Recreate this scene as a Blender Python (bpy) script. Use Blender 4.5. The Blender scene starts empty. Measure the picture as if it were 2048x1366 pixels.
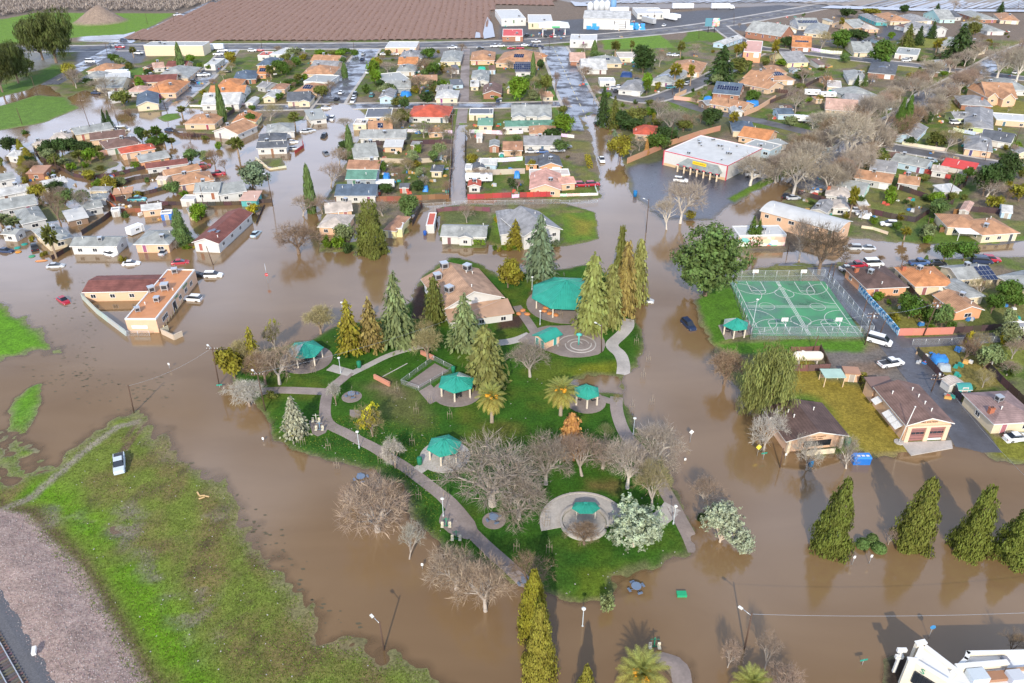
import bpy, math, random
import numpy as np
from mathutils import Vector, Matrix

# ---------------------------------------------------------------- camera, sky, sun, exposure
S = bpy.context.scene
COL = S.collection
CAM_H = 90.0
F = 1560.0                      # focal length in photo pixels (photo 2048 wide)
PITCH = math.atan(943 / F)      # below the horizon
cam_d = bpy.data.cameras.new('camera')
cam_d.sensor_width = 36.0
cam_d.lens = 36.0 * F / 2048
cam_d.clip_start = 1.0
cam_d.clip_end = 12000.0
cam = bpy.data.objects.new('camera', cam_d)
COL.objects.link(cam)
cam.location = (0, 0, CAM_H)
cam.rotation_euler = (math.pi / 2 - PITCH, 0, 0)
S.camera = cam

SUN_EL = math.radians(31.5)
SHADOW_AZ = math.radians(83)    # direction in which shadows fall, from +x
W = bpy.data.worlds.new('World')
S.world = W
W.use_nodes = True
wn = W.node_tree.nodes
wl = W.node_tree.links
sky_n = wn.new('ShaderNodeTexSky')
sky_n.sky_type = 'NISHITA'
sky_n.sun_disc = False
sky_n.sun_elevation = SUN_EL
# Nishita rotation runs clockwise from +y
sun_dir_az = SHADOW_AZ + math.pi
sky_n.sun_rotation = (math.pi / 2 - sun_dir_az) % (2 * math.pi)
sky_n.air_density = 1.0
sky_n.dust_density = 1.2
sky_n.ozone_density = 1.0
bg = wn['Background']
bg.inputs['Strength'].default_value = 0.15
# a layer of broken sunlit cloud over the blue, the same all round; seen edge-on it closes up towards the horizon
ctc = wn.new('ShaderNodeTexCoord'); csp = wn.new('ShaderNodeSeparateXYZ'); wl.new(ctc.outputs['Generated'], csp.inputs[0])
def wmath(op, a, b):
    n_ = wn.new('ShaderNodeMath'); n_.operation = op
    for i_, v_ in enumerate((a, b)):
        if isinstance(v_, float): n_.inputs[i_].default_value = v_
        else: wl.new(v_, n_.inputs[i_])
    return n_.outputs[0]
cz = wmath('MAXIMUM', csp.outputs[2], 0.0); cd = wmath('ADD', cz, .22)
ccb = wn.new('ShaderNodeCombineXYZ'); wl.new(wmath('DIVIDE', csp.outputs[0], cd), ccb.inputs[0]); wl.new(wmath('DIVIDE', csp.outputs[1], cd), ccb.inputs[1])
cno = wn.new('ShaderNodeTexNoise'); cno.inputs['Scale'].default_value = 1.5; cno.inputs['Detail'].default_value = 6; wl.new(ccb.outputs[0], cno.inputs['Vector'])
cfc = wmath('SUBTRACT', wmath('ADD', cno.outputs['Fac'], .29), wmath('MULTIPLY', cz, .46))
cmr = wn.new('ShaderNodeMapRange'); cmr.inputs[1].default_value = .44; cmr.inputs[2].default_value = .64; cmr.inputs[4].default_value = .92
wl.new(cfc, cmr.inputs[0])
cmx = wn.new('ShaderNodeMix'); cmx.data_type = 'RGBA'; cmx.inputs[7].default_value = (10.4, 12.3, 16.4, 1); wl.new(cmr.outputs[0], cmx.inputs[0])
wl.new(sky_n.outputs[0], cmx.inputs[6]); wl.new(cmx.outputs[2], bg.inputs['Color'])

sun_d = bpy.data.lights.new('sun', 'SUN')
sun_d.energy = 4.2
sun_d.angle = math.radians(0.5)
sun_d.color = (1.0, 0.90, 0.74)
sun = bpy.data.objects.new('sun', sun_d)
COL.objects.link(sun)
dv = Vector((math.cos(SHADOW_AZ) * math.cos(SUN_EL), math.sin(SHADOW_AZ) * math.cos(SUN_EL), -math.sin(SUN_EL)))
sun.rotation_euler = dv.to_track_quat('-Z', 'Y').to_euler()

S.view_settings.view_transform = 'Standard'
S.view_settings.look = 'None'
S.view_settings.gamma = 1.0
S.view_settings.use_curve_mapping = False
S.view_settings.exposure = 0.06
S.cycles.max_bounces = 5
S.cycles.transparent_max_bounces = 12

# ---------------------------------------------------------------- maths: photo pixel -> ground point
CP, SP = math.cos(PITCH), math.sin(PITCH)
def G(px, py, z=0.0):
    a = (px - 1024) / F
    b = (683 - py) / F
    t = (z - CAM_H) / (-SP + b * CP)
    return (a * t, (CP + b * SP) * t)
def height_at(bx, by, ty, z0=0.0):
    Y = G(bx, by, z0)[1]
    b = (683 - ty) / F
    return CAM_H + Y * (-SP + b * CP) / (CP + b * SP) - z0
def mpp(bx, by):                # metres per photo pixel across the view at a ground point
    Y = G(bx, by)[1]
    return (Y * CP + CAM_H * SP) / F
def GP(poly, z=0.0):
    return [G(x, y, z) for x, y in poly]
R = random.Random(7)

# ---------------------------------------------------------------- numpy noise and polygon distance
def _hash(ix, iy, s):
    h = (ix.astype(np.int64) * 374761393 + iy.astype(np.int64) * 668265263 + s * 974711) & 0x7fffffff
    h = ((h ^ (h >> 13)) * 1274126177) & 0x7fffffff
    h = h ^ (h >> 16)
    return (h & 0xffff) / 65535.0
def vnoise(x, y, s=0):
    ix = np.floor(x); iy = np.floor(y)
    fx = x - ix; fy = y - iy
    fx = fx * fx * (3 - 2 * fx); fy = fy * fy * (3 - 2 * fy)
    a = _hash(ix, iy, s); b = _hash(ix + 1, iy, s); c = _hash(ix, iy + 1, s); d = _hash(ix + 1, iy + 1, s)
    return (a * (1 - fx) + b * fx) * (1 - fy) + (c * (1 - fx) + d * fx) * fy
def fbm(x, y, sc, s=0, o=4):
    r = 0; a = 0.5; n = 0
    for i in range(o):
        r = r + a * vnoise(x / sc, y / sc, s + i * 17); n += a; a *= 0.5; sc *= 0.5
    return r / n
def sdist(X, Y, poly):
    """signed distance to a polygon, positive inside"""
    P = np.array(poly)
    d2 = np.full(X.shape, 1e18); ins = np.zeros(X.shape, bool)
    n = len(P)
    for i in range(n):
        ax, ay = P[i]; bx, by = P[(i + 1) % n]
        ex, ey = bx - ax, by - ay
        L = ex * ex + ey * ey + 1e-12
        t = np.clip(((X - ax) * ex + (Y - ay) * ey) / L, 0, 1)
        dx = X - ax - t * ex; dy = Y - ay - t * ey
        d2 = np.minimum(d2, dx * dx + dy * dy)
        c = (ay > Y) != (by > Y)
        if ey != 0:
            ins ^= c & (X < ex * (Y - ay) / ey + ax)
    d = np.sqrt(d2)
    return np.where(ins, d, -d)
def sstep(a, b, x):
    t = np.clip((x - a) / (b - a), 0, 1)
    return t * t * (3 - 2 * t)

# ---------------------------------------------------------------- mesh and object helpers
class MB:
    def __init__(s):
        s.v = []; s.f = []; s.m = []; s.lv = []; s.sm = []
    def face(s, idx, mi=0, lv=0.5, sm=False):
        s.f.append(tuple(idx)); s.m.append(mi); s.lv.append(lv); s.sm.append(sm)
    def poly(s, pts, mi=0, lv=0.5):
        n = len(s.v); s.v += [tuple(p) for p in pts]; s.face(range(n, n + len(pts)), mi, lv)
    def box(s, c, d, mi=0, rz=0.0, top=(1, 1)):
        n = len(s.v); cs, sn = math.cos(rz), math.sin(rz)
        for z, k in ((-.5, (1, 1)), (.5, top)):
            for x, y in ((-.5, -.5), (.5, -.5), (.5, .5), (-.5, .5)):
                X = x * d[0] * k[0]; Y = y * d[1] * k[1]
                s.v.append((c[0] + X * cs - Y * sn, c[1] + X * sn + Y * cs, c[2] + z * d[2]))
        for f in ((3, 2, 1, 0), (4, 5, 6, 7), (0, 1, 5, 4), (1, 2, 6, 5), (2, 3, 7, 6), (3, 0, 4, 7)):
            s.face([n + i for i in f], mi)
    def prism(s, poly, z0, z1, mi=0, mt=None):
        """closed prism over a counter-clockwise xy polygon"""
        n = len(s.v); k = len(poly)
        s.v += [(p[0], p[1], z0) for p in poly] + [(p[0], p[1], z1) for p in poly]
        s.face([n + i for i in reversed(range(k))], mi)
        s.face([n + k + i for i in range(k)], mi if mt is None else mt)
        for i in range(k):
            j = (i + 1) % k
            s.face((n + i, n + j, n + k + j, n + k + i), mi)
    def tube(s, p0, p1, r0, r1=None, n=6, mi=0, caps=True, sm=True):
        r1 = r0 if r1 is None else r1
        p0 = Vector(p0); p1 = Vector(p1); d = p1 - p0
        if d.length < 1e-6: return
        d.normalize()
        a = d.orthogonal().normalized(); b = d.cross(a)
        i0 = len(s.v)
        for p, r in ((p0, r0), (p1, r1)):
            for k in range(n):
                t = 2 * math.pi * k / n
                s.v.append(tuple(p + a * (math.cos(t) * r) + b * (math.sin(t) * r)))
        for k in range(n):
            j = (k + 1) % n
            s.face((i0 + k, i0 + j, i0 + n + j, i0 + n + k), mi, 0.5, sm)
        if caps:
            s.face([i0 + k for k in reversed(range(n))], mi); s.face([i0 + n + k for k in range(n)], mi)
    def lathe(s, prof, n=12, c=(0, 0), mi=0, sm=True):
        """revolve (r, z) profile"""
        i0 = len(s.v)
        for r, z in prof:
            for k in range(n):
                t = 2 * math.pi * k / n
                s.v.append((c[0] + r * math.cos(t), c[1] + r * math.sin(t), z))
        for i in range(len(prof) - 1):
            for k in range(n):
                j = (k + 1) % n
                s.face((i0 + i * n + k, i0 + i * n + j, i0 + (i + 1) * n + j, i0 + (i + 1) * n + k), mi, 0.5, sm)
        s.face([i0 + k for k in reversed(range(n))], mi)
        s.face([i0 + (len(prof) - 1) * n + k for k in range(n)], mi)
    def mesh(s, name, mats):
        me = bpy.data.meshes.new(name)
        me.from_pydata(s.v, [], s.f)
        for m in mats: me.materials.append(m)
        if s.f:
            me.polygons.foreach_set('material_index', s.m)
            me.polygons.foreach_set('use_smooth', s.sm)
            if len(set(s.lv)) > 1:
                at = me.attributes.new('lv', 'FLOAT', 'FACE')
                at.data.foreach_set('value', s.lv)
        me.update()
        return me
    def obj(s, name, mats, parent=None, loc=None, rz=0.0, color=None):
        return mk(name, s.mesh(name, mats if isinstance(mats, (list, tuple)) else [mats]), parent, loc, rz, color)
def mk(name, me, parent=None, loc=None, rz=0.0, color=None):
    o = bpy.data.objects.new(name, me)
    COL.objects.link(o)
    if parent: o.parent = parent
    if loc is not None: o.location = loc
    if rz: o.rotation_euler = (0, 0, rz)
    if color is not None: o.color = (*color, 1)
    return o
def empty(name, loc, rz=0.0):
    o = bpy.data.objects.new(name, None)
    COL.objects.link(o)
    o.location = loc; o.rotation_euler = (0, 0, rz)
    o.empty_display_size = 0.5
    return o
THINGS = []     # (object, description, fixed label or None, x, y)
LANDMARKS = []  # (short name, x, y)
def tag(o, label=None, cat='thing', group=None, desc=None, lm=None):
    o['category'] = cat
    if group: o['group'] = group
    THINGS.append((o, desc, label))
    if label: o['label'] = label
    if lm: LANDMARKS.append((lm, o.location.x, o.location.y, o))
    return o
def struct(o):
    o['kind'] = 'structure'; return o
def stuff(o):
    o['kind'] = 'stuff'; return o
def copy_tree(o, parent=None):
    c = o.copy(); COL.objects.link(c)
    if parent: c.parent = parent
    for ch in o.children: copy_tree(ch, c)
    return c

# ---------------------------------------------------------------- materials
def nmat(name):
    m = bpy.data.materials.new(name); m.use_nodes = True
    nt = m.node_tree
    return m, nt, nt.nodes, nt.links, nt.nodes['Principled BSDF']
def solid(name, col, rough=0.7, metal=0.0, var=0.12, scale=3.0, bump=0.0, objcol=False, spec=0.4):
    """plain surface with procedural mottling; objcol takes the colour from the object"""
    m, nt, n, l, p = nmat(name)
    tc = n.new('ShaderNodeTexCoord')
    no = n.new('ShaderNodeTexNoise'); no.inputs['Scale'].default_value = scale; no.inputs['Detail'].default_value = 5
    l.new(tc.outputs['Object'], no.inputs['Vector'])
    mr = n.new('ShaderNodeMapRange'); mr.inputs[3].default_value = 1 - var; mr.inputs[4].default_value = 1 + var
    l.new(no.outputs['Fac'], mr.inputs[0])
    mx = n.new('ShaderNodeVectorMath'); mx.operation = 'SCALE'
    if objcol:
        oi = n.new('ShaderNodeObjectInfo'); l.new(oi.outputs['Color'], mx.inputs[0])
    else:
        mx.inputs[0].default_value = col
    l.new(mr.outputs[0], mx.inputs['Scale'])
    l.new(mx.outputs[0], p.inputs['Base Color'])
    p.inputs['Roughness'].default_value = rough; p.inputs['Metallic'].default_value = metal
    p.inputs['Specular IOR Level'].default_value = spec
    if bump:
        b = n.new('ShaderNodeBump'); b.inputs['Strength'].default_value = bump; b.inputs['Distance'].default_value = 0.05
        l.new(no.outputs['Fac'], b.inputs['Height']); l.new(b.outputs[0], p.inputs['Normal'])
    return m
def roof_mat():
    m, nt, n, l, p = nmat('roof_shingle')
    tc = n.new('ShaderNodeTexCoord'); oi = n.new('ShaderNodeObjectInfo')
    a = n.new('ShaderNodeTexNoise'); a.inputs['Scale'].default_value = 0.35; a.inputs['Detail'].default_value = 6; a.inputs['Roughness'].default_value = .65
    b = n.new('ShaderNodeTexNoise'); b.inputs['Scale'].default_value = 3.5; b.inputs['Detail'].default_value = 3
    mp = n.new('ShaderNodeMapping'); mp.inputs['Scale'].default_value = (0.6, 1.0, 6.0)
    va = n.new('ShaderNodeVectorMath'); va.operation = 'ADD'
    l.new(tc.outputs['Object'], va.inputs[0]); l.new(oi.outputs['Random'], va.inputs[1])
    l.new(va.outputs[0], a.inputs['Vector']); l.new(va.outputs[0], mp.inputs[0]); l.new(mp.outputs[0], b.inputs['Vector'])
    w = n.new('ShaderNodeTexWave'); w.wave_type = 'BANDS'; w.bands_direction = 'Z'; w.inputs['Scale'].default_value = 2.2; w.inputs['Distortion'].default_value = 1.5
    l.new(va.outputs[0], w.inputs['Vector'])
    r1 = n.new('ShaderNodeMapRange'); r1.inputs[1].default_value = .3; r1.inputs[2].default_value = .7; r1.inputs[3].default_value = .58; r1.inputs[4].default_value = 1.28
    r2 = n.new('ShaderNodeMapRange'); r2.inputs[3].default_value = .8; r2.inputs[4].default_value = 1.2
    r3 = n.new('ShaderNodeMapRange'); r3.inputs[3].default_value = .86; r3.inputs[4].default_value = 1.06
    l.new(a.outputs['Fac'], r1.inputs[0]); l.new(b.outputs['Fac'], r2.inputs[0]); l.new(w.outputs['Fac'], r3.inputs[0])
    m1 = n.new('ShaderNodeMath'); m1.operation = 'MULTIPLY'; m2 = n.new('ShaderNodeMath'); m2.operation = 'MULTIPLY'
    l.new(r1.outputs[0], m1.inputs[0]); l.new(r2.outputs[0], m1.inputs[1]); l.new(m1.outputs[0], m2.inputs[0]); l.new(r3.outputs[0], m2.inputs[1])
    sc = n.new('ShaderNodeVectorMath'); sc.operation = 'SCALE'
    l.new(oi.outputs['Color'], sc.inputs[0]); l.new(m2.outputs[0], sc.inputs['Scale']); l.new(sc.outputs[0], p.inputs['Base Color'])
    p.inputs['Roughness'].default_value = .8; p.inputs['Specular IOR Level'].default_value = .25
    return m
def leaf_mat(name='foliage', trans=0.25):
    m, nt, n, l, p = nmat(name)
    oi = n.new('ShaderNodeObjectInfo'); at = n.new('ShaderNodeAttribute'); at.attribute_name = 'lv'
    mr = n.new('ShaderNodeMapRange'); mr.inputs[3].default_value = .45; mr.inputs[4].default_value = 1.55
    l.new(at.outputs['Fac'], mr.inputs[0])
    hs = n.new('ShaderNodeHueSaturation')
    h = n.new('ShaderNodeMapRange'); h.inputs[3].default_value = .485; h.inputs[4].default_value = .52
    l.new(at.outputs['Fac'], h.inputs[0]); l.new(h.outputs[0], hs.inputs['Hue'])
    l.new(oi.outputs['Color'], hs.inputs['Color']); l.new(mr.outputs[0], hs.inputs['Value'])
    l.new(hs.outputs[0], p.inputs['Base Color'])
    p.inputs['Roughness'].default_value = .65; p.inputs['Specular IOR Level'].default_value = .2
    if trans:
        t = n.new('ShaderNodeBsdfTranslucent'); l.new(hs.outputs[0], t.inputs['Color'])
        mx = n.new('ShaderNodeMixShader'); mx.inputs[0].default_value = trans
        l.new(p.outputs[0], mx.inputs[1]); l.new(t.outputs[0], mx.inputs[2])
        l.new(mx.outputs[0], n['Material Output'].inputs['Surface'])
    return m
def mesh_mat():
    """chain-link: mostly see-through wire net"""
    m, nt, n, l, p = nmat('chain_link')
    p.inputs['Base Color'].default_value = (.42, .44, .45, 1); p.inputs['Roughness'].default_value = .5; p.inputs['Metallic'].default_value = .3
    t = n.new('ShaderNodeBsdfTransparent'); mx = n.new('ShaderNodeMixShader')
    tc = n.new('ShaderNodeTexCoord'); no = n.new('ShaderNodeTexNoise'); no.inputs['Scale'].default_value = 1.5
    mr = n.new('ShaderNodeMapRange'); mr.inputs[3].default_value = .16; mr.inputs[4].default_value = .34
    l.new(tc.outputs['Object'], no.inputs['Vector']); l.new(no.outputs['Fac'], mr.inputs[0]); l.new(mr.outputs[0], mx.inputs[0])
    l.new(t.outputs[0], mx.inputs[1]); l.new(p.outputs[0], mx.inputs[2]); l.new(mx.outputs[0], n['Material Output'].inputs['Surface'])
    return m
M = {}
M['roof'] = roof_mat()
M['wall'] = solid('painted_wall', None, .75, 0, .1, 1.2, .05, objcol=True)
M['paint'] = solid('paint', None, .55, 0, .06, 4, objcol=True)
M['carpaint'] = solid('car_paint', None, .25, 0.0, .03, 2, objcol=True, spec=.6)
M['flatroof'] = solid('flat_roof', None, .6, 0, .22, .5, objcol=True)
M['trim'] = solid('white_trim', (.72, .71, .68), .5, 0, .05)
M['glass'] = solid('window_glass', (.02, .025, .035), .06, 0, .2, spec=.8)
M['rubber'] = solid('rubber', (.02, .02, .022), .7)
M['dark'] = solid('dark_metal', (.04, .04, .045), .5)
M['metal'] = solid('galvanised_metal', (.5, .52, .54), .35, .5, .12)
M['chrome'] = solid('wheel_rim', (.45, .45, .46), .35, .6)
M['lampglass'] = solid('lamp_glass', (.75, .75, .7), .15)
M['redglass'] = solid('red_lens', (.35, .015, .015), .2)
M['wood'] = solid('weathered_wood', None, .8, 0, .25, 6, .1, objcol=True)
M['pole'] = solid('brown_pole_wood', (.10, .06, .042), .85, 0, .3, 5)
M['bark'] = solid('bark', None, .85, 0, .25, 4, .2, objcol=True)
M['leaf'] = leaf_mat()
M['twig'] = leaf_mat('twigs', 0.0)
M['chain'] = mesh_mat()
M['concrete'] = solid('concrete', (.42, .39, .36), .75, 0, .28, .6, .1)
M['solar'] = solid('solar_cells', (.012, .022, .07), .12, 0, .2, spec=.8)
M['red'] = solid('red_paint', (.5, .03, .04), .5)
M['green_metal'] = solid('green_roof_metal', None, .42, 0.1, .3, .7, objcol=True)
M['tarp'] = solid('tarpaulin', None, .45, 0, .15, 3, .3, objcol=True)
# ---------------------------------------------------------------- terrain grid
def lines(a, b, f):
    out = [a]
    while out[-1] < b: out.append(out[-1] + f(out[-1]))
    return out
xs_p = lines(0, 3600, lambda x: 0.75 if x < 112 else (0.75 + (x - 112) * 0.008 if x < 440 else 30 + (x - 440) * .2))
XL = np.array([-x for x in reversed(xs_p[1:])] + xs_p)
YL = np.array([-600, -300, -150, -60, -10, 20, 35, 45] + lines(50, 7500, lambda y: max(0.6, 0.0046 * y) if y < 730 else 10 + (y - 730) * .2))
GX, GY = np.meshgrid(XL, YL)
NX, NY = len(XL), len(YL)
# wobble so that painted borders are ragged
wobx = (fbm(GX, GY, 9, 1) - .5) * 5 + (fbm(GX, GY, 2.2, 2, 2) - .5) * 1.6
woby = (fbm(GX, GY, 9, 3) - .5) * 5 + (fbm(GX, GY, 2.2, 4, 2) - .5) * 1.6
def region(poly_px, wob=1.0, grow=12.0):
    P = GP(poly_px)
    px = [p[0] for p in P]; py = [p[1] for p in P]
    i0, i1 = np.searchsorted(XL, [min(px) - grow, max(px) + grow]); j0, j1 = np.searchsorted(YL, [min(py) - grow, max(py) + grow])
    sl = (slice(max(j0 - 1, 0), j1 + 1), slice(max(i0 - 1, 0), i1 + 1))
    return sl, sdist(GX[sl] + wob * wobx[sl], GY[sl] + wob * woby[sl], P)

FLOOD = [(-900,205),(-300,200),(0,190),(55,160),(100,172),(130,195),(170,180),(200,188),(235,215),(265,228),(330,222),(345,205),(365,197),(385,203),(372,216),(400,217),(480,216),(520,226),(525,245),(545,262),(620,235),(650,205),(690,205),(712,215),(735,235),(728,262),(712,290),(690,330),(660,380),(655,400),(750,402),(890,405),(905,330),(912,250),(935,250),(930,330),(935,395),(1000,400),(1150,402),(1200,395),(1195,330),(1180,270),(1165,235),(1200,225),(1225,260),(1245,320),(1258,360),(1275,400),(1325,438),(1420,440),(1470,402),(1520,377),(1560,352),(1590,370),(1570,400),(1520,420),(1500,450),(1475,460),(1480,500),(1590,500),(1650,485),(1690,472),(1770,482),(1850,486),(1920,492),(2060,480),(2400,470),(2400,520),(2060,514),(1960,513),(1860,522),(1760,538),(1690,530),(1640,535),(1590,528),(1490,540),(1440,570),(1392,600),(1410,650),(1432,690),(1445,720),(1470,770),(1520,830),(1555,885),(1600,905),(1640,915),(1720,905),(1800,912),(1880,890),(1925,893),(1990,918),(2060,925),(2400,945),(2600,2400),(-1200,2400),(-1200,205)]
PARK = [(505,705),(560,697),(620,682),(655,660),(690,645),(770,632),(830,600),(836,558),(900,515),(960,530),(1005,556),(1020,542),(1050,545),(1180,530),(1240,560),(1262,600),(1275,650),(1283,690),(1272,735),(1248,755),(1240,780),(1245,810),(1270,850),(1310,880),(1345,950),(1372,1010),(1395,1065),(1388,1100),(1340,1130),(1290,1145),(1255,1178),(1215,1195),(1160,1205),(1090,1180),(1010,1155),(940,1118),(880,1095),(848,1060),(832,1010),(805,962),(760,945),(690,930),(600,905),(550,875),(525,820),(480,780),(455,750),(470,720)]
FIELD = [(-700,860),(-100,880),(0,965),(60,940),(120,925),(165,880),(205,850),(240,826),(280,840),(330,880),(400,932),(470,1000),(505,1080),(565,1135),(650,1240),(715,1290),(800,1330),(865,1366),(960,1480),(1100,1800),(-900,1800)]
GRAVEL = [(-700,940),(-80,985),(0,1018),(60,1030),(100,1075),(150,1120),(200,1195),(240,1265),(275,1330),(330,1420),(480,1800),(-900,1800)]

Z = np.full(GX.shape, 0.15)
sl, fl = region(FLOOD, 0.7)
Z[sl] = np.clip(-fl * 0.12 + .03, -0.55, 0.15)
def island(poly, top=0.35, slope=0.1, wob=0.8):
    sl, d = region(poly, wob)
    Z[sl] = np.maximum(Z[sl], np.clip(d * slope, -0.55, top))
    return sl, d
def hollow(poly, depth=0.15, slope=0.1, wob=1.0):
    sl, d = region(poly, wob)
    Z[sl] = np.where(d > -6, np.minimum(Z[sl], np.clip(-d * slope, -depth, 0.6)), Z[sl])
island(PARK, .4, .16)
fs, fd = island(FIELD, .3, .06, 1.3)
# other islets
island([(12,830),(20,800),(50,782),(86,767),(82,800),(72,835),(60,872),(20,868)], .3, .2, .6)
island([(20,880),(60,872),(75,900),(120,925),(60,960),(0,960),(-40,900)], .12, .06, 2)
island([(-400,560),(-100,590),(0,612),(50,635),(75,670),(112,705),(60,705),(20,722),(-100,740),(-400,760)], .3, .09, 1.4)
island([(0,212),(75,190),(130,194),(160,216),(90,246),(0,262),(-150,250)], .35, .1, .6)
island([(-200,255),(0,170),(60,158),(105,128),(125,140),(110,155),(55,180),(0,195),(-200,215)], .4, .1, .6)
island([(312,236),(330,228),(362,226),(362,236),(330,245)], .3, .2, .4)
island([(878,415),(930,408),(985,410),(1000,400),(1130,406),(1186,424),(1200,478),(1140,492),(1020,500),(985,492),(975,488),(885,490),(876,470)], .22, .3, .4)
island([(640,410),(740,405),(860,408),(850,425),(820,432),(812,465),(770,470),(700,462),(640,460)], .05, .1, 1)
island([(740,330),(900,320),(900,345),(830,345),(760,350)], .02, .1, 1.5)
island([(640,488),(740,480),(740,503),(640,505)], .3, .3, .3)
island([(885,487),(975,487),(975,497),(890,497)], .18, .2, .6)
island([(480,383),(528,383),(528,402),(480,402)], .1, .2, .6)
island([(505,318),(560,315),(575,330),(560,338),(520,330)], .2, .2, .5)
island([(345,250),(440,250),(440,222),(520,225),(520,262),(420,270),(350,262)], .12, .1, .8)
island([(1475,490),(1590,490),(1590,505),(1480,505)], .2, .3, .4)
island([(1460,395),(1520,362),(1580,336),(1582,345),(1530,372),(1470,402)], .25, .3, .4)
island([(1860,520),(1950,515),(1955,528),(1860,530)], .3, .3, .4)
island([(140,300),(215,300),(240,330),(180,352),(120,330)], .05, .1, 1.2)
island([(60,415),(130,400),(150,430),(90,445)], .05, .1, 1)
island([(1300,1322),(1325,1306),(1352,1304),(1372,1328),(1378,1420),(1338,1440),(1345,1352),(1325,1330)], .14, .12, .5)
island([(1762,1345),(1772,1318),(1800,1303),(1830,1318),(1812,1362),(1810,1440),(1770,1440)], .2, .25, .4)
# shallow places inside the park and field
hollow([(1130,766),(1180,752),(1240,757),(1238,790),(1200,790),(1160,776)], .12, .1, .8)
hollow([(1215,1145),(1290,1135),(1300,1190),(1230,1195)], .25, .1, .8)
PUDDLES = ([(195,1060),(220,1030),(262,1038),(275,1070),(230,1110),(205,1090)], [(85,1022),(112,1020),(112,1050),(90,1065),(78,1045)], [(330,1200),(380,1190),(440,1180),(440,1220),(400,1250),(345,1225)], [(380,1290),(440,1270),(460,1265),(400,1310)],
          [(145,1040),(180,1055),(215,1075),(190,1085),(150,1060)], [(270,1100),(310,1120),(330,1165),(300,1170),(280,1140)], [(50,905),(85,900),(90,930),(55,935)], [(5,900),(30,885),(40,930),(5,930)], [(400,1030),(430,1020),(450,1045),(420,1060)])
for p in PUDDLES:
    sl, d = region(p, 2.0)
    Z[sl] -= sstep(-2.5, 2.5, d) * (.16 + (fbm(GX[sl], GY[sl], 2.2, 77, 3) - .5) * .55)
# natural roughness
Z += np.where(Z > 0.02, (fbm(GX, GY, 5, 11) - .5) * .05, 0)
near = sstep(-2, 4, sdist(GX, GY, GP(FIELD)))
Z += near * ((fbm(GX, GY, 7, 21) - .5) * .10 + (fbm(GX, GY, 1.5, 25, 2) - .5) * .05)
nearw = (GY < 260) & (np.abs(GX) < 130)
Z += np.where(nearw, (fbm(GX, GY, 1.9, 71, 2) - .5) * .30 * np.exp(-((Z + .06) / .10) ** 2), 0)
gs, gd = region(GRAVEL, .35)
Z[gs] += np.where(gd > 0, sstep(0, 7, gd) * 1.0 + sstep(0, .8, gd) * .1 + (fbm(GX[gs], GY[gs], 1.2, 31) - .5) * .16 * sstep(0, 1, gd), 0)
# spoil mound in the far green field
mx_, my_ = G(201, 44)
md = np.hypot(GX - mx_, GY - my_)
Z += np.clip(12 * (1 - md / 17), 0, 12) * (.85 + .3 * fbm(GX, GY, 6, 41))
# keep roads and building plots flat
def tz(x, y):
    i = min(max(int(np.searchsorted(XL, x)) - 1, 0), NX - 2); j = min(max(int(np.searchsorted(YL, y)) - 1, 0), NY - 2)
    u = (x - XL[i]) / (XL[i + 1] - XL[i]); v = (y - YL[j]) / (YL[j + 1] - YL[j])
    return float((Z[j, i] * (1 - u) + Z[j, i + 1] * u) * (1 - v) + (Z[j + 1, i] * (1 - u) + Z[j + 1, i + 1] * u) * v)
def zb(x, y, lo=-0.35):
    return max(tz(x, y), lo)

# ---------------------------------------------------------------- ground colours (what the ground is made of)
C = np.zeros(GX.shape + (4,))
n1 = fbm(GX, GY, 26, 51); n2 = fbm(GX, GY, 8, 52); n3 = fbm(GX, GY, 2.5, 53, 3)
def mixc(a, b, t): return a + (np.array(b) - a) * t[..., None]
C[..., :] = (.19, .15, .105, .1)
C = mixc(C, (.095, .14, .03, 0), sstep(.38, .54, .5 * n1 + .5 * n2))
C = mixc(C, (.19, .165, .065, 0), sstep(.55, .7, n2) * .7)
C = mixc(C, (.085, .065, .05, .35), sstep(.55, .72, n3) * .6)
def paint(poly, col, wet=0.0, feather=1.0, wob=0.6, amt=1.0):
    sl, d = region(poly, wob)
    C[sl] = mixc(C[sl], (*col, wet), sstep(-feather, feather, d) * amt)
GRASS = (.038, .10, .012); LAWN = (.10, .17, .025); DRY = (.235, .185, .035); MUD = (.12, .075, .05); ASPH = (.075, .075, .085); BRIGHT = (.125, .22, .035); DIRT = (.19, .135, .10)
far = [(-4000,-150),(3000,-150),(3000,82),(1200,80),(-4000,90)]
paint(far, (.17, .13, .10), .1, 4)
paint([(-2500,-200),(460,-200),(440,8),(350,25),(78,24),(0,36),(-2500,60)], (.15, .125, .105), 0, 2)
paint([(-900,60),(0,40),(75,26),(350,27),(300,55),(265,69),(165,74),(60,84),(-200,100)], BRIGHT, 0, 1.5, .8)
paint([(160,74),(265,68),(275,75),(235,85),(160,82)], (.35,.36,.38), .8, 1, .5)
paint([(160,92),(290,85),(300,100),(285,126),(200,130),(150,130)], ASPH, .5, 1, .3)
paint([(-100,100),(0,95),(110,108),(120,130),(60,145),(0,150)], (.13,.125,.10), .5, 2)
paint([(1010,-30),(1180,-6),(2300,-30),(2300,22),(1900,22),(1700,20),(1600,12),(1300,18),(1190,14),(1140,6)], (.20,.17,.15), .5, 2, .5)
paint([(1000,50),(1560,10),(1640,18),(1480,50),(1340,66),(1150,80),(1000,86)], ASPH, .35, 2, .4)
paint([(1205,78),(1320,70),(1350,96),(1280,98),(1210,100)], BRIGHT, 0, 1)
paint([(1380,60),(1440,66),(1450,80),(1360,85)], LAWN, 0, 1)
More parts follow.
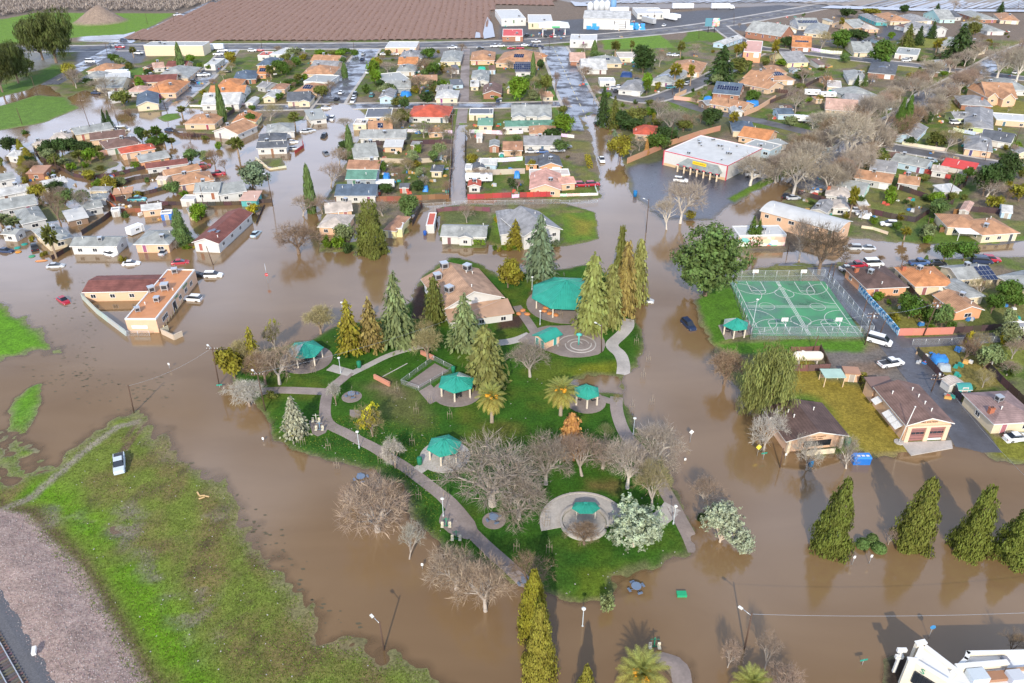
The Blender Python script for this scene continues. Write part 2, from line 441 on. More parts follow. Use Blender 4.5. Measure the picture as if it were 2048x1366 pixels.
paint([(1400,45),(1480,38),(1500,60),(1560,66),(1620,70),(1620,75),(1480,62)], ASPH, .4, 1, .3)
paint([(1535,70),(1600,62),(1625,72),(1600,80),(1535,78)], ASPH, .4, 1, .3)
paint([(1765,52),(1800,48),(1815,60),(1800,80),(1720,90),(1640,84),(1640,78),(1720,80),(1765,66)], ASPH, .3, .8, .2)
paint([(750,118),(830,112),(830,90),(1000,90),(1000,100),(1090,98),(1090,92),(1150,92),(1150,110),(1100,104),(760,120)], (.15,.14,.13), .3, 2, .6)
# shop car park, wet
paint([(1250,338),(1330,312),(1455,358),(1540,322),(1575,345),(1490,395),(1430,440),(1325,442),(1278,405)], (.07,.07,.085), .75, 1.5, .8)
paint([(1540,455),(1690,470),(1760,485),(1640,490),(1600,470)], (.17,.15,.13), .4, 1.5, .8)
# lawns
for p in ([(1122,428),(1184,425),(1200,477),(1131,485)], [(985,430),(1000,430),(1000,470),(988,470)], [(1455,398),(1520,362),(1580,334),(1584,346),(1520,378),(1465,405)]): paint(p, LAWN, 0, .5, .3)
paint([(1135,430),(1190,450),(1185,470),(1150,465)], DRY, 0, 3, 1, .7)
paint([(885,412),(975,415),(980,445),(885,450)], (.11,.13,.05), 0, 1, .5)
for p in ([(912,215),(928,215),(925,262),(908,262)], [(1100,180),(1135,178),(1140,205),(1060,206)], [(1105,215),(1140,212),(1148,245),(1105,240)], [(0,212),(75,190),(130,194),(160,216),(90,246),(0,262),(-150,250)],
          [(312,236),(330,228),(362,226),(362,236),(330,245)], [(235,140),(300,135),(290,150),(240,155)], [(265,210),(340,195),(340,215),(290,225)]): paint(p, (.11,.19,.04), 0, 1, .6)
paint([(-200,255),(0,170),(60,158),(105,128),(125,140),(110,155),(55,180),(0,195),(-200,215)], (.085,.15,.035), 0, 1.5)
paint([(1390,590),(1460,572),(1500,655),(1440,690),(1425,680)], (.075,.17,.02), 0, 1, .5)
paint([(1440,690),(1600,682),(1620,683),(1730,680),(1728,705),(1600,706),(1450,712)], (.08,.18,.02), 0, .8, .4)
paint([(1540,720),(1600,700),(1640,760),(1735,775),(1765,800),(1820,890),(1815,918),(1700,912),(1690,870),(1600,795),(1540,795)], DRY, 0, 1.5, .8)
paint([(1560,785),(1640,800),(1680,850),(1715,905),(1690,905),(1640,830),(1570,800)], LAWN, 0, 2, .8)
paint([(1640,700),(1735,703),(1790,690),(1870,780),(1930,870),(1960,900),(1900,905),(1830,790),(1740,770),(1650,740)], (.14,.12,.105), .4, 1.2, .6)
paint([(1690,720),(1760,722),(1770,750),(1730,752)], DIRT, .1, 2, 1)
paint([(1925,830),(1985,860),(1985,915),(2060,925),(2060,890),(1990,872)], (.17,.17,.03), 0, .8, .4)
paint([(1770,625),(1850,620),(1850,662),(1800,662)], (.18,.17,.045), 0, .8, .4)
paint([(1835,695),(1985,690),(2000,770),(1940,790),(1900,770)], (.20,.165,.05), 0, 1, .5)
paint([(1930,620),(1990,615),(1995,660),(1935,662)], (.10,.12,.035), 0, .8, .4)
paint([(1975,690),(2060,690),(2060,735),(2000,730)], (.16,.18,.04), 0, .8, .4)
paint([(1690,400),(1770,415),(1830,430),(1780,440),(1700,425)], (.15,.17,.05), 0, .8, .5)
paint([(1790,380),(1870,400),(1860,420),(1790,405)], (.16,.16,.05), 0, .8, .5)
paint([(1800,482),(1840,440),(1900,390),(1960,350),(1985,355),(1930,400),(1860,455),(1830,485)], (.09,.14,.035), 0, 1, .6)
paint([(1840,488),(1900,455),(1950,480),(2060,472),(2060,485),(1920,492)], (.10,.16,.03), 0, .8, .4)
paint([(1580,345),(1650,300),(1700,270),(1730,275),(1640,340),(1590,375)], (.10,.12,.04), 0, 1.5)
paint([(1400,190),(1420,180),(1430,190),(1380,210),(1345,210),(1350,195)], LAWN, 0, 1)
paint([(1350,225),(1450,225),(1480,240),(1400,300),(1300,330),(1250,325),(1240,260),(1290,215)], (.10,.105,.05), .1, 2)
paint([(1900,180),(1960,190),(2060,205),(2060,235),(1980,232),(1900,225),(1840,240),(1845,222)], (.19,.18,.05), 0, 1.5, 1)
paint([(1870,170),(1910,160),(1970,175),(1930,190)], (.1,.16,.035), 0, 1, 1)
paint([(1760,125),(1850,130),(1840,145),(1770,140)], (.2,.19,.06), 0, 1, .6)
paint([(1830,75),(1900,78),(1890,98),(1835,95)], (.19,.2,.05), 0, 1, .6)
paint([(1655,115),(1720,125),(1710,135),(1650,140)], (.18,.18,.06), 0, 1, .6)
# park
paint(PARK, GRASS, 0, 2.5, .6)
ps, pd = region(PARK, 0)
inp = sstep(-3, 0, pd)
C[ps] = mixc(C[ps], (.095, .12, .018, 0), sstep(.5, .68, n2[ps] * .6 + n1[ps] * .4) * .75 * inp)
C[ps] = mixc(C[ps], (.022, .075, .012, 0), sstep(.55, .38, n1[ps] * .6 + n3[ps] * .4) * .6 * inp)
paint([(720,770),(770,745),(830,790),(860,850),(800,860),(740,830)], (.11, .11, .04), 0, 3, 1.6, .8)
paint([(735,770),(765,755),(790,790),(770,810)], DIRT, 0, 2, 1.5, .6)
paint([(960,850),(1040,860),(1050,890),(930,900)], (.14, .125, .03), 0, 3, 2, .7)
paint([(1150,735),(1235,730),(1230,756),(1160,752)], (.145, .15, .015), 0, 2, 1.2, .8)
paint([(1110,1120),(1180,1110),(1190,1180),(1120,1185)], (.10, .135, .015), 0, 3, 2, .8)
paint([(1190,965),(1245,965),(1240,990),(1190,985)], (.16, .10, .045), 0, 1.5, 1.2, .7)
paint([(826,575),(850,570),(856,640),(825,640)], (.055, .028, .02), .2, .5, .3)
paint([(1060,590),(1085,560),(1165,600),(1160,625),(1080,628)], (.13, .065, .04), .2, 1, .5)
paint([(1000,640),(1045,635),(1045,660),(1000,665)], (.06, .035, .025), .2, .8, .5)
paint([(1035,1115),(1110,1090),(1120,1190),(1050,1175)], (.035, .08, .014), 0, 3, 1, .6)
# field
fsl, fdd = region(FIELD, 1)
wf = sstep(-8, 4, fdd)
C[fsl] = mixc(C[fsl], (.135, .172, .034, 0), wf)
for poly in ([(12,830),(20,800),(50,782),(86,767),(82,800),(72,835),(60,872),(20,868)], [(-400,560),(-100,590),(0,612),(50,635),(75,670),(112,705),(60,705),(20,722),(-100,740),(-400,760)]):
    paint(poly, (.10, .23, .02), 0, 3, 1)
paint([(20,880),(60,872),(75,900),(120,925),(60,960),(0,960),(-40,900)], (.11, .18, .025), 0, 3, 1)
fnz = fbm(GX, GY, 12, 61); rowx = fbm(GX * .55 + GY * .35, GY * .25 - GX * .35, 3, 62)
C[fsl] = mixc(C[fsl], (.15, .115, .045, .2), wf * sstep(.44, .62, .55 * fnz[fsl] + .45 * rowx[fsl]) * .9)
C[fsl] = mixc(C[fsl], (.075, .055, .025, .3), wf * sstep(.56, .72, .4 * fnz[fsl] + .6 * n3[fsl]) * .7)
sgr, dgr = region(GRAVEL, 0)
C[sgr] = mixc(C[sgr], (.10, .22, .01, 0), np.exp(-((dgr + 4.5) / 3.5) ** 2) * sstep(.35, .6, n2[sgr]) * .9)
C[sgr] = mixc(C[sgr], (.10, .07, .04, .1), np.exp(-((dgr + .6) / 1.2) ** 2) * .9)
for p in PUDDLES:
    sl, d = region(p, 2.2)
    C[sl] = mixc(C[sl], (.165, .135, .10, .6), sstep(-2.5, 2, d) * sstep(.35, .6, n3[sl]) * .8)
# tyre tracks and footpath through the field
for tr, w, c in ([(243,905),(262,865),(283,840)], .28, MUD), ([(254,903),(276,868),(298,842)], .28, MUD), ([(10,1020),(60,1000),(140,930),(185,890),(235,856),(275,845)], .55, (.24,.21,.16)):
    P = GP(tr)
    for i in range(len(P) - 1):
        (ax, ay), (bx, by) = P[i], P[i + 1]
        L = (bx - ax) ** 2 + (by - ay) ** 2
        t = np.clip(((GX - ax) * (bx - ax) + (GY - ay) * (by - ay)) / L, 0, 1)
        d = np.hypot(GX + .15 * wobx - ax - t * (bx - ax), GY + .15 * woby - ay - t * (by - ay))
        C = mixc(C, (*c, .2), sstep(w * 2, w * .8, d) * .9)
C[sgr] = mixc(C[sgr], (.31, .235, .205, 0), sstep(-.4, .8, dgr + wobx[sgr] * .25))
mound = sstep(19, 15, md)
C = mixc(C, (.25, .19, .15, 0), mound)
paint([(1762,1345),(1772,1318),(1800,1303),(1830,1318),(1812,1362),(1810,1440),(1770,1440)], (.035, .025, .02), .1, .6, .4)
paint([(1300,1322),(1325,1306),(1352,1304),(1372,1328),(1378,1420),(1338,1440),(1345,1352),(1325,1330)], (.10, .085, .05), .3, 1, .4)
# wet margins
sh = sstep(.16, .02, Z)
C = mixc(C, (.20, .155, .10, .5), sh * .45)

def grid_mesh(name, Zg, keep=None):
    idx = np.arange(NX * NY).reshape(NY, NX)
    q = np.stack([idx[:-1, :-1], idx[:-1, 1:], idx[1:, 1:], idx[1:, :-1]], -1).reshape(-1, 4)
    V = np.stack([GX, GY, Zg], -1).reshape(-1, 3)
    used = None
    if keep is not None:
        k = keep.reshape(-1)
        q = q[k[q].any(1)]
        used = np.unique(q)
        remap = np.zeros(len(V), np.int64); remap[used] = np.arange(len(used))
        q = remap[q]; V = V[used]
    me = bpy.data.meshes.new(name)
    me.vertices.add(len(V)); me.vertices.foreach_set('co', V.astype(np.float32).ravel())
    me.loops.add(len(q) * 4); me.loops.foreach_set('vertex_index', q.astype(np.int32).ravel())
    me.polygons.add(len(q)); me.polygons.foreach_set('loop_start', np.arange(0, len(q) * 4, 4, dtype=np.int32))
    me.polygons.foreach_set('use_smooth', np.ones(len(q), bool))
    me.update(calc_edges=True)
    return me, used
gm, _ = grid_mesh('ground', Z)
ca = gm.attributes.new('Col', 'FLOAT_COLOR', 'POINT')
ca.data.foreach_set('color', C.astype(np.float32).reshape(-1))
def ground_mat():
    m, nt, n, l, p = nmat('ground_soil_and_grass')
    at = n.new('ShaderNodeAttribute'); at.attribute_name = 'Col'
    tc = n.new('ShaderNodeTexCoord')
    facs = []
    for s, d, lo, hi in ((.35, 6, .72, 1.3), (2.2, 5, .55, 1.5), (7.0, 3, .6, 1.45)):
        no = n.new('ShaderNodeTexNoise'); no.inputs['Scale'].default_value = s; no.inputs['Detail'].default_value = d; no.inputs['Roughness'].default_value = .65
        l.new(tc.outputs['Object'], no.inputs['Vector'])
        mr = n.new('ShaderNodeMapRange'); mr.inputs[1].default_value = .25; mr.inputs[2].default_value = .75; mr.inputs[3].default_value = lo; mr.inputs[4].default_value = hi
        l.new(no.outputs['Fac'], mr.inputs[0]); facs.append((no, mr))
    a = n.new('ShaderNodeMath'); a.operation = 'MULTIPLY'; b = n.new('ShaderNodeMath'); b.operation = 'MULTIPLY'
    l.new(facs[0][1].outputs[0], a.inputs[0]); l.new(facs[1][1].outputs[0], a.inputs[1]); l.new(a.outputs[0], b.inputs[0]); l.new(facs[2][1].outputs[0], b.inputs[1])
    sc = n.new('ShaderNodeVectorMath'); sc.operation = 'SCALE'
    l.new(at.outputs['Color'], sc.inputs[0]); l.new(b.outputs[0], sc.inputs['Scale']); l.new(sc.outputs[0], p.inputs['Base Color'])
    wt = n.new('ShaderNodeMath'); wt.operation = 'MULTIPLY_ADD'
    l.new(at.outputs['Alpha'], wt.inputs[0]); wt.inputs[1].default_value = -.8; wt.inputs[2].default_value = .92
    w2 = n.new('ShaderNodeMath'); w2.operation = 'MULTIPLY'; w2.use_clamp = True
    l.new(wt.outputs[0], w2.inputs[0]); l.new(facs[0][1].outputs[0], w2.inputs[1]); l.new(w2.outputs[0], p.inputs['Roughness'])
    sp = n.new('ShaderNodeMath'); sp.operation = 'MULTIPLY_ADD'; sp.inputs[1].default_value = .6; sp.inputs[2].default_value = .08
    l.new(at.outputs['Alpha'], sp.inputs[0]); l.new(sp.outputs[0], p.inputs['Specular IOR Level'])
    bp = n.new('ShaderNodeBump'); bp.inputs['Strength'].default_value = .5; bp.inputs['Distance'].default_value = .12
    l.new(facs[1][0].outputs['Fac'], bp.inputs['Height']); l.new(bp.outputs[0], p.inputs['Normal'])
    return m
gm.materials.append(ground_mat())
struct(mk('ground', gm))

# ---------------------------------------------------------------- flood water
wet_here = Z < 0.05
wm, used = grid_mesh('flood_water', np.zeros_like(Z), wet_here)
depth = np.clip(-Z, 0, 1).reshape(-1)[used]
da = wm.attributes.new('depth', 'FLOAT', 'POINT'); da.data.foreach_set('value', depth.astype(np.float32))
def water_mat():
    m, nt, n, l, p = nmat('muddy_water')
    tc = n.new('ShaderNodeTexCoord')
    no = n.new('ShaderNodeTexNoise'); no.inputs['Scale'].default_value = .03; no.inputs['Detail'].default_value = 4
    no.inputs['Distortion'].default_value = 1.0
    cmp_ = n.new('ShaderNodeMapping'); cmp_.inputs['Scale'].default_value = (1, 2.2, 1); cmp_.inputs['Rotation'].default_value = (0, 0, -.6); l.new(tc.outputs['Object'], cmp_.inputs[0]); l.new(cmp_.outputs[0], no.inputs['Vector'])
    cr = n.new('ShaderNodeMix'); cr.data_type = 'RGBA'
    cr.inputs[6].default_value = (.16, .095, .042, 1); cr.inputs[7].default_value = (.255, .165, .085, 1)
    l.new(no.outputs['Fac'], cr.inputs[0]); l.new(cr.outputs[2], p.inputs['Base Color'])
    rn = n.new('ShaderNodeTexNoise'); rn.inputs['Scale'].default_value = .018; rn.inputs['Detail'].default_value = 5; rn.inputs['Distortion'].default_value = .8
    rp = n.new('ShaderNodeMapping'); rp.inputs['Scale'].default_value = (1, 2.4, 1); rp.inputs['Rotation'].default_value = (0, 0, .5)
    l.new(tc.outputs['Object'], rp.inputs[0]); l.new(rp.outputs[0], rn.inputs['Vector'])
    rr_ = n.new('ShaderNodeMapRange'); rr_.inputs[1].default_value = .35; rr_.inputs[2].default_value = .65; rr_.inputs[3].default_value = .04; rr_.inputs[4].default_value = .17
    l.new(rn.outputs['Fac'], rr_.inputs[0]); l.new(rr_.outputs[0], p.inputs['Roughness'])
    p.inputs['IOR'].default_value = 1.75; p.inputs['Specular IOR Level'].default_value = .5
    wv = n.new('ShaderNodeTexNoise'); wv.inputs['Scale'].default_value = 1.1; wv.inputs['Detail'].default_value = 4; wv.inputs['Roughness'].default_value = .6
    mp = n.new('ShaderNodeMapping'); mp.inputs['Scale'].default_value = (1, 1.8, 1); mp.inputs['Rotation'].default_value = (0, 0, .35)
    l.new(tc.outputs['Object'], mp.inputs[0]); l.new(mp.outputs[0], wv.inputs['Vector'])
    bp = n.new('ShaderNodeBump'); bp.inputs['Strength'].default_value = .1; bp.inputs['Distance'].default_value = .05
    l.new(wv.outputs['Fac'], bp.inputs['Height']); l.new(bp.outputs[0], p.inputs['Normal'])
    # clear at the very edge, opaque with depth
    at = n.new('ShaderNodeAttribute'); at.attribute_name = 'depth'
    mr = n.new('ShaderNodeMapRange'); mr.inputs[1].default_value = 0.0; mr.inputs[2].default_value = .15; mr.inputs[3].default_value = .62; mr.inputs[4].default_value = 1
    l.new(at.outputs['Fac'], mr.inputs[0])
    t = n.new('ShaderNodeBsdfTransparent'); t.inputs['Color'].default_value = (.88, .82, .68, 1)
    gl = n.new('ShaderNodeBsdfGlossy'); gl.inputs['Roughness'].default_value = .09
    fr = n.new('ShaderNodeFresnel'); fr.inputs['IOR'].default_value = 1.5
    l.new(bp.outputs[0], gl.inputs['Normal'])
    m1 = n.new('ShaderNodeMixShader'); l.new(fr.outputs[0], m1.inputs[0]); l.new(t.outputs[0], m1.inputs[1]); l.new(gl.outputs[0], m1.inputs[2])
    m2 = n.new('ShaderNodeMixShader'); l.new(mr.outputs[0], m2.inputs[0]); l.new(m1.outputs[0], m2.inputs[1]); l.new(p.outputs[0], m2.inputs[2])
    l.new(m2.outputs[0], n['Material Output'].inputs['Surface'])
    return m
wm.materials.append(water_mat())
struct(mk('flood_water', wm))

# ---------------------------------------------------------------- roads and paths, draped on the ground
def asphalt(name, col, wet=.4, crack=.3):
    m, nt, n, l, p = nmat(name)
    tc = n.new('ShaderNodeTexCoord')
    a = n.new('ShaderNodeTexNoise'); a.inputs['Scale'].default_value = .12; a.inputs['Detail'].default_value = 7; a.inputs['Roughness'].default_value = .62
    b = n.new('ShaderNodeTexNoise'); b.inputs['Scale'].default_value = 3; b.inputs['Detail'].default_value = 4
    for x in (a, b): l.new(tc.outputs['Object'], x.inputs['Vector'])
    r = n.new('ShaderNodeMapRange'); r.inputs[1].default_value = .3; r.inputs[2].default_value = .7; r.inputs[3].default_value = 1 - crack; r.inputs[4].default_value = 1 + crack
    l.new(a.outputs['Fac'], r.inputs[0])
    r2 = n.new('ShaderNodeMapRange'); r2.inputs[3].default_value = .75; r2.inputs[4].default_value = 1.25
    l.new(b.outputs['Fac'], r2.inputs[0])
    mm = n.new('ShaderNodeMath'); mm.operation = 'MULTIPLY'; l.new(r.outputs[0], mm.inputs[0]); l.new(r2.outputs[0], mm.inputs[1])
    sc = n.new('ShaderNodeVectorMath'); sc.operation = 'SCALE'; sc.inputs[0].default_value = col
    l.new(mm.outputs[0], sc.inputs['Scale']); l.new(sc.outputs[0], p.inputs['Base Color'])
    rr = n.new('ShaderNodeMapRange'); rr.inputs[1].default_value = .36; rr.inputs[2].default_value = .54; rr.inputs[3].default_value = .85; rr.inputs[4].default_value = .85 - .75 * wet
    l.new(a.outputs['Fac'], rr.inputs[0]); l.new(rr.outputs[0], p.inputs['Roughness'])
    return m
M['asph'] = asphalt('wet_asphalt', (.095, .095, .11), .88)
M['asph2'] = asphalt('dry_asphalt', (.11, .105, .11), .35)
M['path'] = asphalt('park_path_concrete', (.25, .205, .185), .3, .35)
M['pave'] = asphalt('pale_concrete', (.42, .39, .36), .2, .3)
M['linepaint'] = solid('road_line_paint', (.55, .48, .28), .6, 0, .2)
M['linewhite'] = solid('white_line_paint', (.7, .7, .68), .6, 0, .15)
def resample(P, step):
    out = [P[0]]
    for a, b in zip(P, P[1:]):
        L = math.dist(a, b); k = max(1, int(L / step))
        out += [(a[0] + (b[0] - a[0]) * i / k, a[1] + (b[1] - a[1]) * i / k) for i in range(1, k + 1)]
    return out
def smooth_line(P, it=2):
    for _ in range(it):
        Q = [P[0]]
        for a, b in zip(P, P[1:]):
            Q += [(a[0] * .75 + b[0] * .25, a[1] * .75 + b[1] * .25), (a[0] * .25 + b[0] * .75, a[1] * .25 + b[1] * .75)]
        P = Q + [P[-1]]
    return P
def offset_line(P, o):
    out = []
    for i, p in enumerate(P):
        a = P[max(i - 1, 0)]; b = P[min(i + 1, len(P) - 1)]
        d = (b[0] - a[0], b[1] - a[1]); L = math.hypot(*d) or 1
        out.append((p[0] - d[1] / L * o, p[1] + d[0] / L * o))
    return out
ROADS = []
def strip_mb(P, w, dz, cross=4, mi=0, mb=None, step=3.0, lo=-9):
    """sheet with a down-turned edge, following the ground"""
    mb = mb or MB()
    P = resample(P, step)
    i0 = len(mb.v); k = cross + 1
    offs = [offset_line(P, -w / 2 + w * j / cross) for j in range(k)]
    for i in range(len(P)):
        zs = [max(tz(*offs[j][i]), lo) for j in range(k)]
        for j in range(k):
            mb.v.append((*offs[j][i], zs[j] + dz))
        mb.v.append((*offs[0][i], zs[0] - .25)); mb.v.append((*offs[-1][i], zs[-1] - .25))
    n = k + 2
    for i in range(len(P) - 1):
        a, b = i0 + i * n, i0 + (i + 1) * n
        for j in range(cross): mb.face((a + j + 1, a + j, b + j, b + j + 1)[::-1], mi)
        mb.face((a + k, a, b, b + k), mi); mb.face((a + cross, a + k + 1, b + k + 1, b + cross), mi)
    return mb
def road(name, px, w, mat='asph', dz=.03, kerb=False, line=None, walk=0):
    P = smooth_line(GP(px))
    ROADS.extend((p, w / 2) for p in resample(P, 4))
    o = struct(strip_mb(P, w, dz).obj(name, M[mat]))
    if kerb:
        mb = MB()
        for s in (-1, 1): strip_mb(offset_line(P, s * (w / 2 + .75)), 1.4, dz + .11, 1, 0, mb)
        struct(mb.obj('pavement', M['pave']))
    if line:
        mb = MB(); Q = resample(P, 4.0)
        for i in range(0, len(Q) - 1, line): strip_mb([Q[i], Q[i + 1]], .35, dz + .008, 1, 0, mb, 4)
        struct(mb.obj('road_marking', M['linepaint']))
    return o
HIGHWAY = [(-400,108),(0,99),(200,97),(420,94),(760,92),(1000,88),(1150,78),(1300,66),(1420,52),(1530,33),(1640,14),(1720,0),(1850,-22)]
road('highway', HIGHWAY, 15, 'asph2', .035, False, 2)
mb = MB()
for s in (-1, 1): strip_mb(offset_line(smooth_line(GP(HIGHWAY)), s * 9.2), 2.6, .03, 1, 0, mb)
struct(mb.obj('highway_shoulder', M['pave']))
road('road', [(470,-20),(435,0),(350,40),(270,75),(215,105),(170,130),(100,170)], 9, 'asph', .045, False, 3)
road('road', [(460,100),(435,130),(400,165),(355,200),(335,221)], 9, 'asph', .05, True)
road('road', [(738,99),(717,130),(692,165),(665,200),(648,228),(632,256)], 12, 'asph', .05, True)
road('road', [(1106,94),(1128,140),(1150,190),(1175,240),(1184,262)], 15, 'asph', .05, True, 2)
road('road', [(505,217),(650,214),(760,212),(900,212),(1000,212),(1140,208)], 8, 'asph', .06, True)
road('alley', [(932,98),(930,150),(928,200),(921,260),(914,330),(908,398)], 4.5, 'path', .045)
road('road', [(1208,178),(1216,183),(1240,194),(1275,201),(1305,201),(1340,190),(1374,176),(1411,160),(1450,141),(1486,120),(1512,106)], 9, 'asph2', .05, True)
road('road', [(1438,52),(1460,70),(1490,88),(1520,98),(1560,101),(1611,106),(1686,116),(1748,123),(1811,129),(1886,138),(1961,148),(2150,170)], 9, 'asph2', .06, True)
road('avenue', [(2080,85),(2010,112),(1961,140),(1905,170),(1861,192),(1830,220),(1800,242),(1740,275),(1690,310),(1640,350),(1600,378)], 11, 'asph', .07, True)
road('road', [(1730,285),(1761,292),(1861,309),(1961,326),(2048,338),(2200,360)], 8.5, 'asph2', .06, True)
road('road', [(1345,200),(1400,220),(1450,230),(1511,241),(1580,257),(1640,272),(1700,292)], 7, 'asph2', .055)
road('road', [(1480,515),(1600,517),(1750,512),(1900,502),(2200,492)], 10, 'asph', .03)
road('lane', [(1640,535),(1668,560),(1700,600),(1742,642),(1790,690),(1832,740),(1872,790),(1922,850),(1960,905)], 7.5, 'asph', .04, False)
road('alley', [(1795,688),(1900,683),(2100,668)], 4, 'asph2', .05)
# park paths
def path(px, w, name='park_path', mat='path', dz=.05):
    return road(name, px, w, mat, dz)
def pad(px, name='paved_pad', mat='path', dz=.06, sm=1):
    P = GP(px)
    Q = P + [P[0]]
    if sm: Q = smooth_line(Q, 1)
    Q = Q[:-1]
    zt = max(tz(*p) for p in Q) + dz
    mb = MB()
    A = sum(Q[i][0] * Q[(i + 1) % len(Q)][1] - Q[(i + 1) % len(Q)][0] * Q[i][1] for i in range(len(Q)))
    if A < 0: Q = Q[::-1]
    mb.prism(Q, zt - .5, zt)
    o = struct(mb.obj(name, M[mat])); return zt
def disc(px, py, r, name, mat='path', dz=.07, n=28, h=.5):
    x, y = G(px, py)
    zt = tz(x, y) + dz
    mb = MB(); mb.prism([(x + r * math.cos(2 * math.pi * i / n), y + r * math.sin(2 * math.pi * i / n)) for i in range(n)], zt - h, zt)
    struct(mb.obj(name, M[mat])); return x, y, zt
path([(523,786),(560,783),(610,785),(655,787)], 2.3)
path([(700,748),(684,762),(668,775),(655,790),(651,812),(650,840),(662,856),(690,868),(720,885),(748,898),(775,916),(815,940),(850,968),(872,985),(890,1000),(905,1020),(935,1060),(970,1095),(1010,1130),(1045,1160),(1062,1180)], 2.2, dz=.055)
path([(660,738),(685,745),(702,750)], 2.4, mat='pave', dz=.06)
path([(1256,640),(1257,655),(1244,672),(1222,690),(1226,700),(1240,710),(1248,730),(1246,750)], 2.8, mat='pave', dz=.055)
path([(1033,615),(1048,635),(1062,655),(1070,668)], 2.2, dz=.055)
path([(990,690),(1030,685),(1060,672)], 2.4, mat='pave', dz=.06)
path([(1233,795),(1232,820),(1240,850),(1252,875),(1275,900),(1300,930),(1318,960),(1330,985),(1345,1010),(1362,1045),(1382,1080),(1392,1105)], 2.5, dz=.06)
path([(1200,797),(1218,805),(1232,806)], 2.0, dz=.065)
path([(700,752),(735,735),(780,712),(830,698),(860,695)], 1.6, 'brick_path', 'pave', .05)
path([(1300,1052),(1330,1035),(1345,1015)], 3.0, mat='pave', dz=.065)
path([(835,945),(855,932),(862,930)], 2.2, mat='pave', dz=.065)
path([(1363,1440),(1366,1390),(1362,1340),(1350,1318),(1325,1312),(1310,1325)], 2.6, dz=.04)
pad([(870,990),(892,985),(920,1010),(960,1060),(945,1085),(905,1075),(878,1052),(880,1035),(895,1020)], 'exercise_pad')
pad([(618,845),(650,842),(660,865),(628,880)], 'exercise_pad')
pad([(1436,652),(1500,640),(1512,668),(1450,681)], 'paved_pad', sm=0)
pad([(1800,886),(1902,882),(1905,897),(1822,912)], 'driveway', 'pave', .02, 0)
pad([(700,823),(722,824),(722,838),(700,838)], 'table_pad')
# ---------------------------------------------------------------- buildings
ROOF = dict(hal=(.45,.285,.19), tan=(.47,.26,.15), org=(.55,.24,.105), red=(.52,.11,.065), brn=(.20,.125,.105), mar=(.22,.085,.07), dbr=(.13,.085,.075), gry=(.30,.30,.31), dgy=(.125,.135,.155), blu=(.11,.15,.205),
            wht=(.54,.54,.53), ltg=(.335,.35,.34), grn=(.13,.27,.21), pnk=(.55,.36,.29), sal=(.62,.34,.27), bei=(.56,.49,.43), mau=(.30,.21,.20), sol=(.10,.11,.15), tea=(.05,.28,.26), brt=(.62,.06,.05), gr2=(.36,.37,.36), cop=(.40,.22,.14))
WALL = dict(W=(.57,.56,.53), C=(.64,.54,.38), T=(.62,.45,.30), P=(.66,.43,.28), G=(.45,.45,.44), B=(.42,.55,.65), Y=(.74,.66,.35), K=(.34,.16,.10), M=(.45,.66,.60), D=(.24,.16,.11), R=(.45,.09,.06), A=(.10,.38,.38), L=(.55,.62,.30), S=(.30,.34,.37), U=(.05,.18,.55), O=(.66,.33,.18))
ROOFW = dict(hal='tan', tan='tan', org='orange', red='red-tiled', brn='brown', mar='maroon', dbr='dark brown', gry='grey', dgy='charcoal', blu='slate-blue', wht='white', ltg='pale grey', grn='green', pnk='dusty pink', sal='salmon', bei='beige', mau='mauve-brown', sol='solar-covered', tea='teal', brt='bright red', gr2='mid grey', cop='copper-brown')
WALLW = dict(W='white', C='cream', T='tan', P='peach', G='grey', B='pale blue', Y='yellow', K='brick', M='mint', D='dark brown', R='red', A='turquoise', L='lime', S='slate', U='blue', O='orange')
TYPW = dict(g='gabled', G='gable-fronted', h='hipped', f='flat-roofed', s='lean-to', v='vaulted')
CACHE = {}
def window_mesh(w, h):
    k = ('win', round(w, 1), round(h, 1))
    if k not in CACHE:
        mb = MB(); w, h = k[1], k[2]; t = .09
        mb.box((0, -.02, 0), (w - 2 * t, .06, h - 2 * t), 1)
        mb.box((0, -.035, h / 2 - t / 2), (w, .11, t), 0); mb.box((0, -.035, -h / 2 + t / 2), (w, .11, t), 0)
        for s in (-1, 1): mb.box((s * (w / 2 - t / 2), -.03, 0), (t, .10, h - 2 * t), 0)
        mb.box((0, -.04, 0), (.06, .08, h - 2 * t), 0)
        CACHE[k] = mb.mesh('window', [M['trim'], M['glass']])
    return CACHE[k]
def door_mesh(w, h):
    k = ('door', w, h)
    if k not in CACHE:
        mb = MB(); mb.box((0, -.02, h / 2), (w, .08, h), 0); mb.box((0, -.05, h + .05), (w + .2, .12, .1), 1)
        for s in (-1, 1): mb.box((s * (w / 2 + .05), -.05, h / 2), (.1, .12, h), 1)
        if w > 2:
            for i in range(4): mb.box((0, -.07, h * (.14 + .24 * i)), (w - .3, .04, h * .18), 1)
        CACHE[k] = mb.mesh('door', [M['paint'], M['trim']])
    return CACHE[k]
def cooler_mesh():
    if 'cool' not in CACHE:
        mb = MB(); mb.box((0, 0, .75), (1.1, 1.1, .9), 0); mb.box((0, 0, 1.23), (1.2, 1.2, .08), 0)
        for x in (-.45, .45):
            for y in (-.45, .45): mb.box((x, y, .1), (.08, .08, .9), 0)
        for s in (-1, 1): mb.box((s * .56, 0, .75), (.03, .8, .6), 1); mb.box((0, s * .56, .75), (.8, .03, .6), 1)
        CACHE['cool'] = mb.mesh('roof_cooler', [M['metal'], M['dark']])
    return CACHE['cool']
def vent_mesh():
    if 'vent' not in CACHE:
        mb = MB(); mb.tube((0, 0, -.4), (0, 0, .6), .09, n=6); mb.tube((0, 0, .6), (0, 0, .75), .2, .05, 6)
        CACHE['vent'] = mb.mesh('roof_vent', [M['trim']])
    return CACHE['vent']
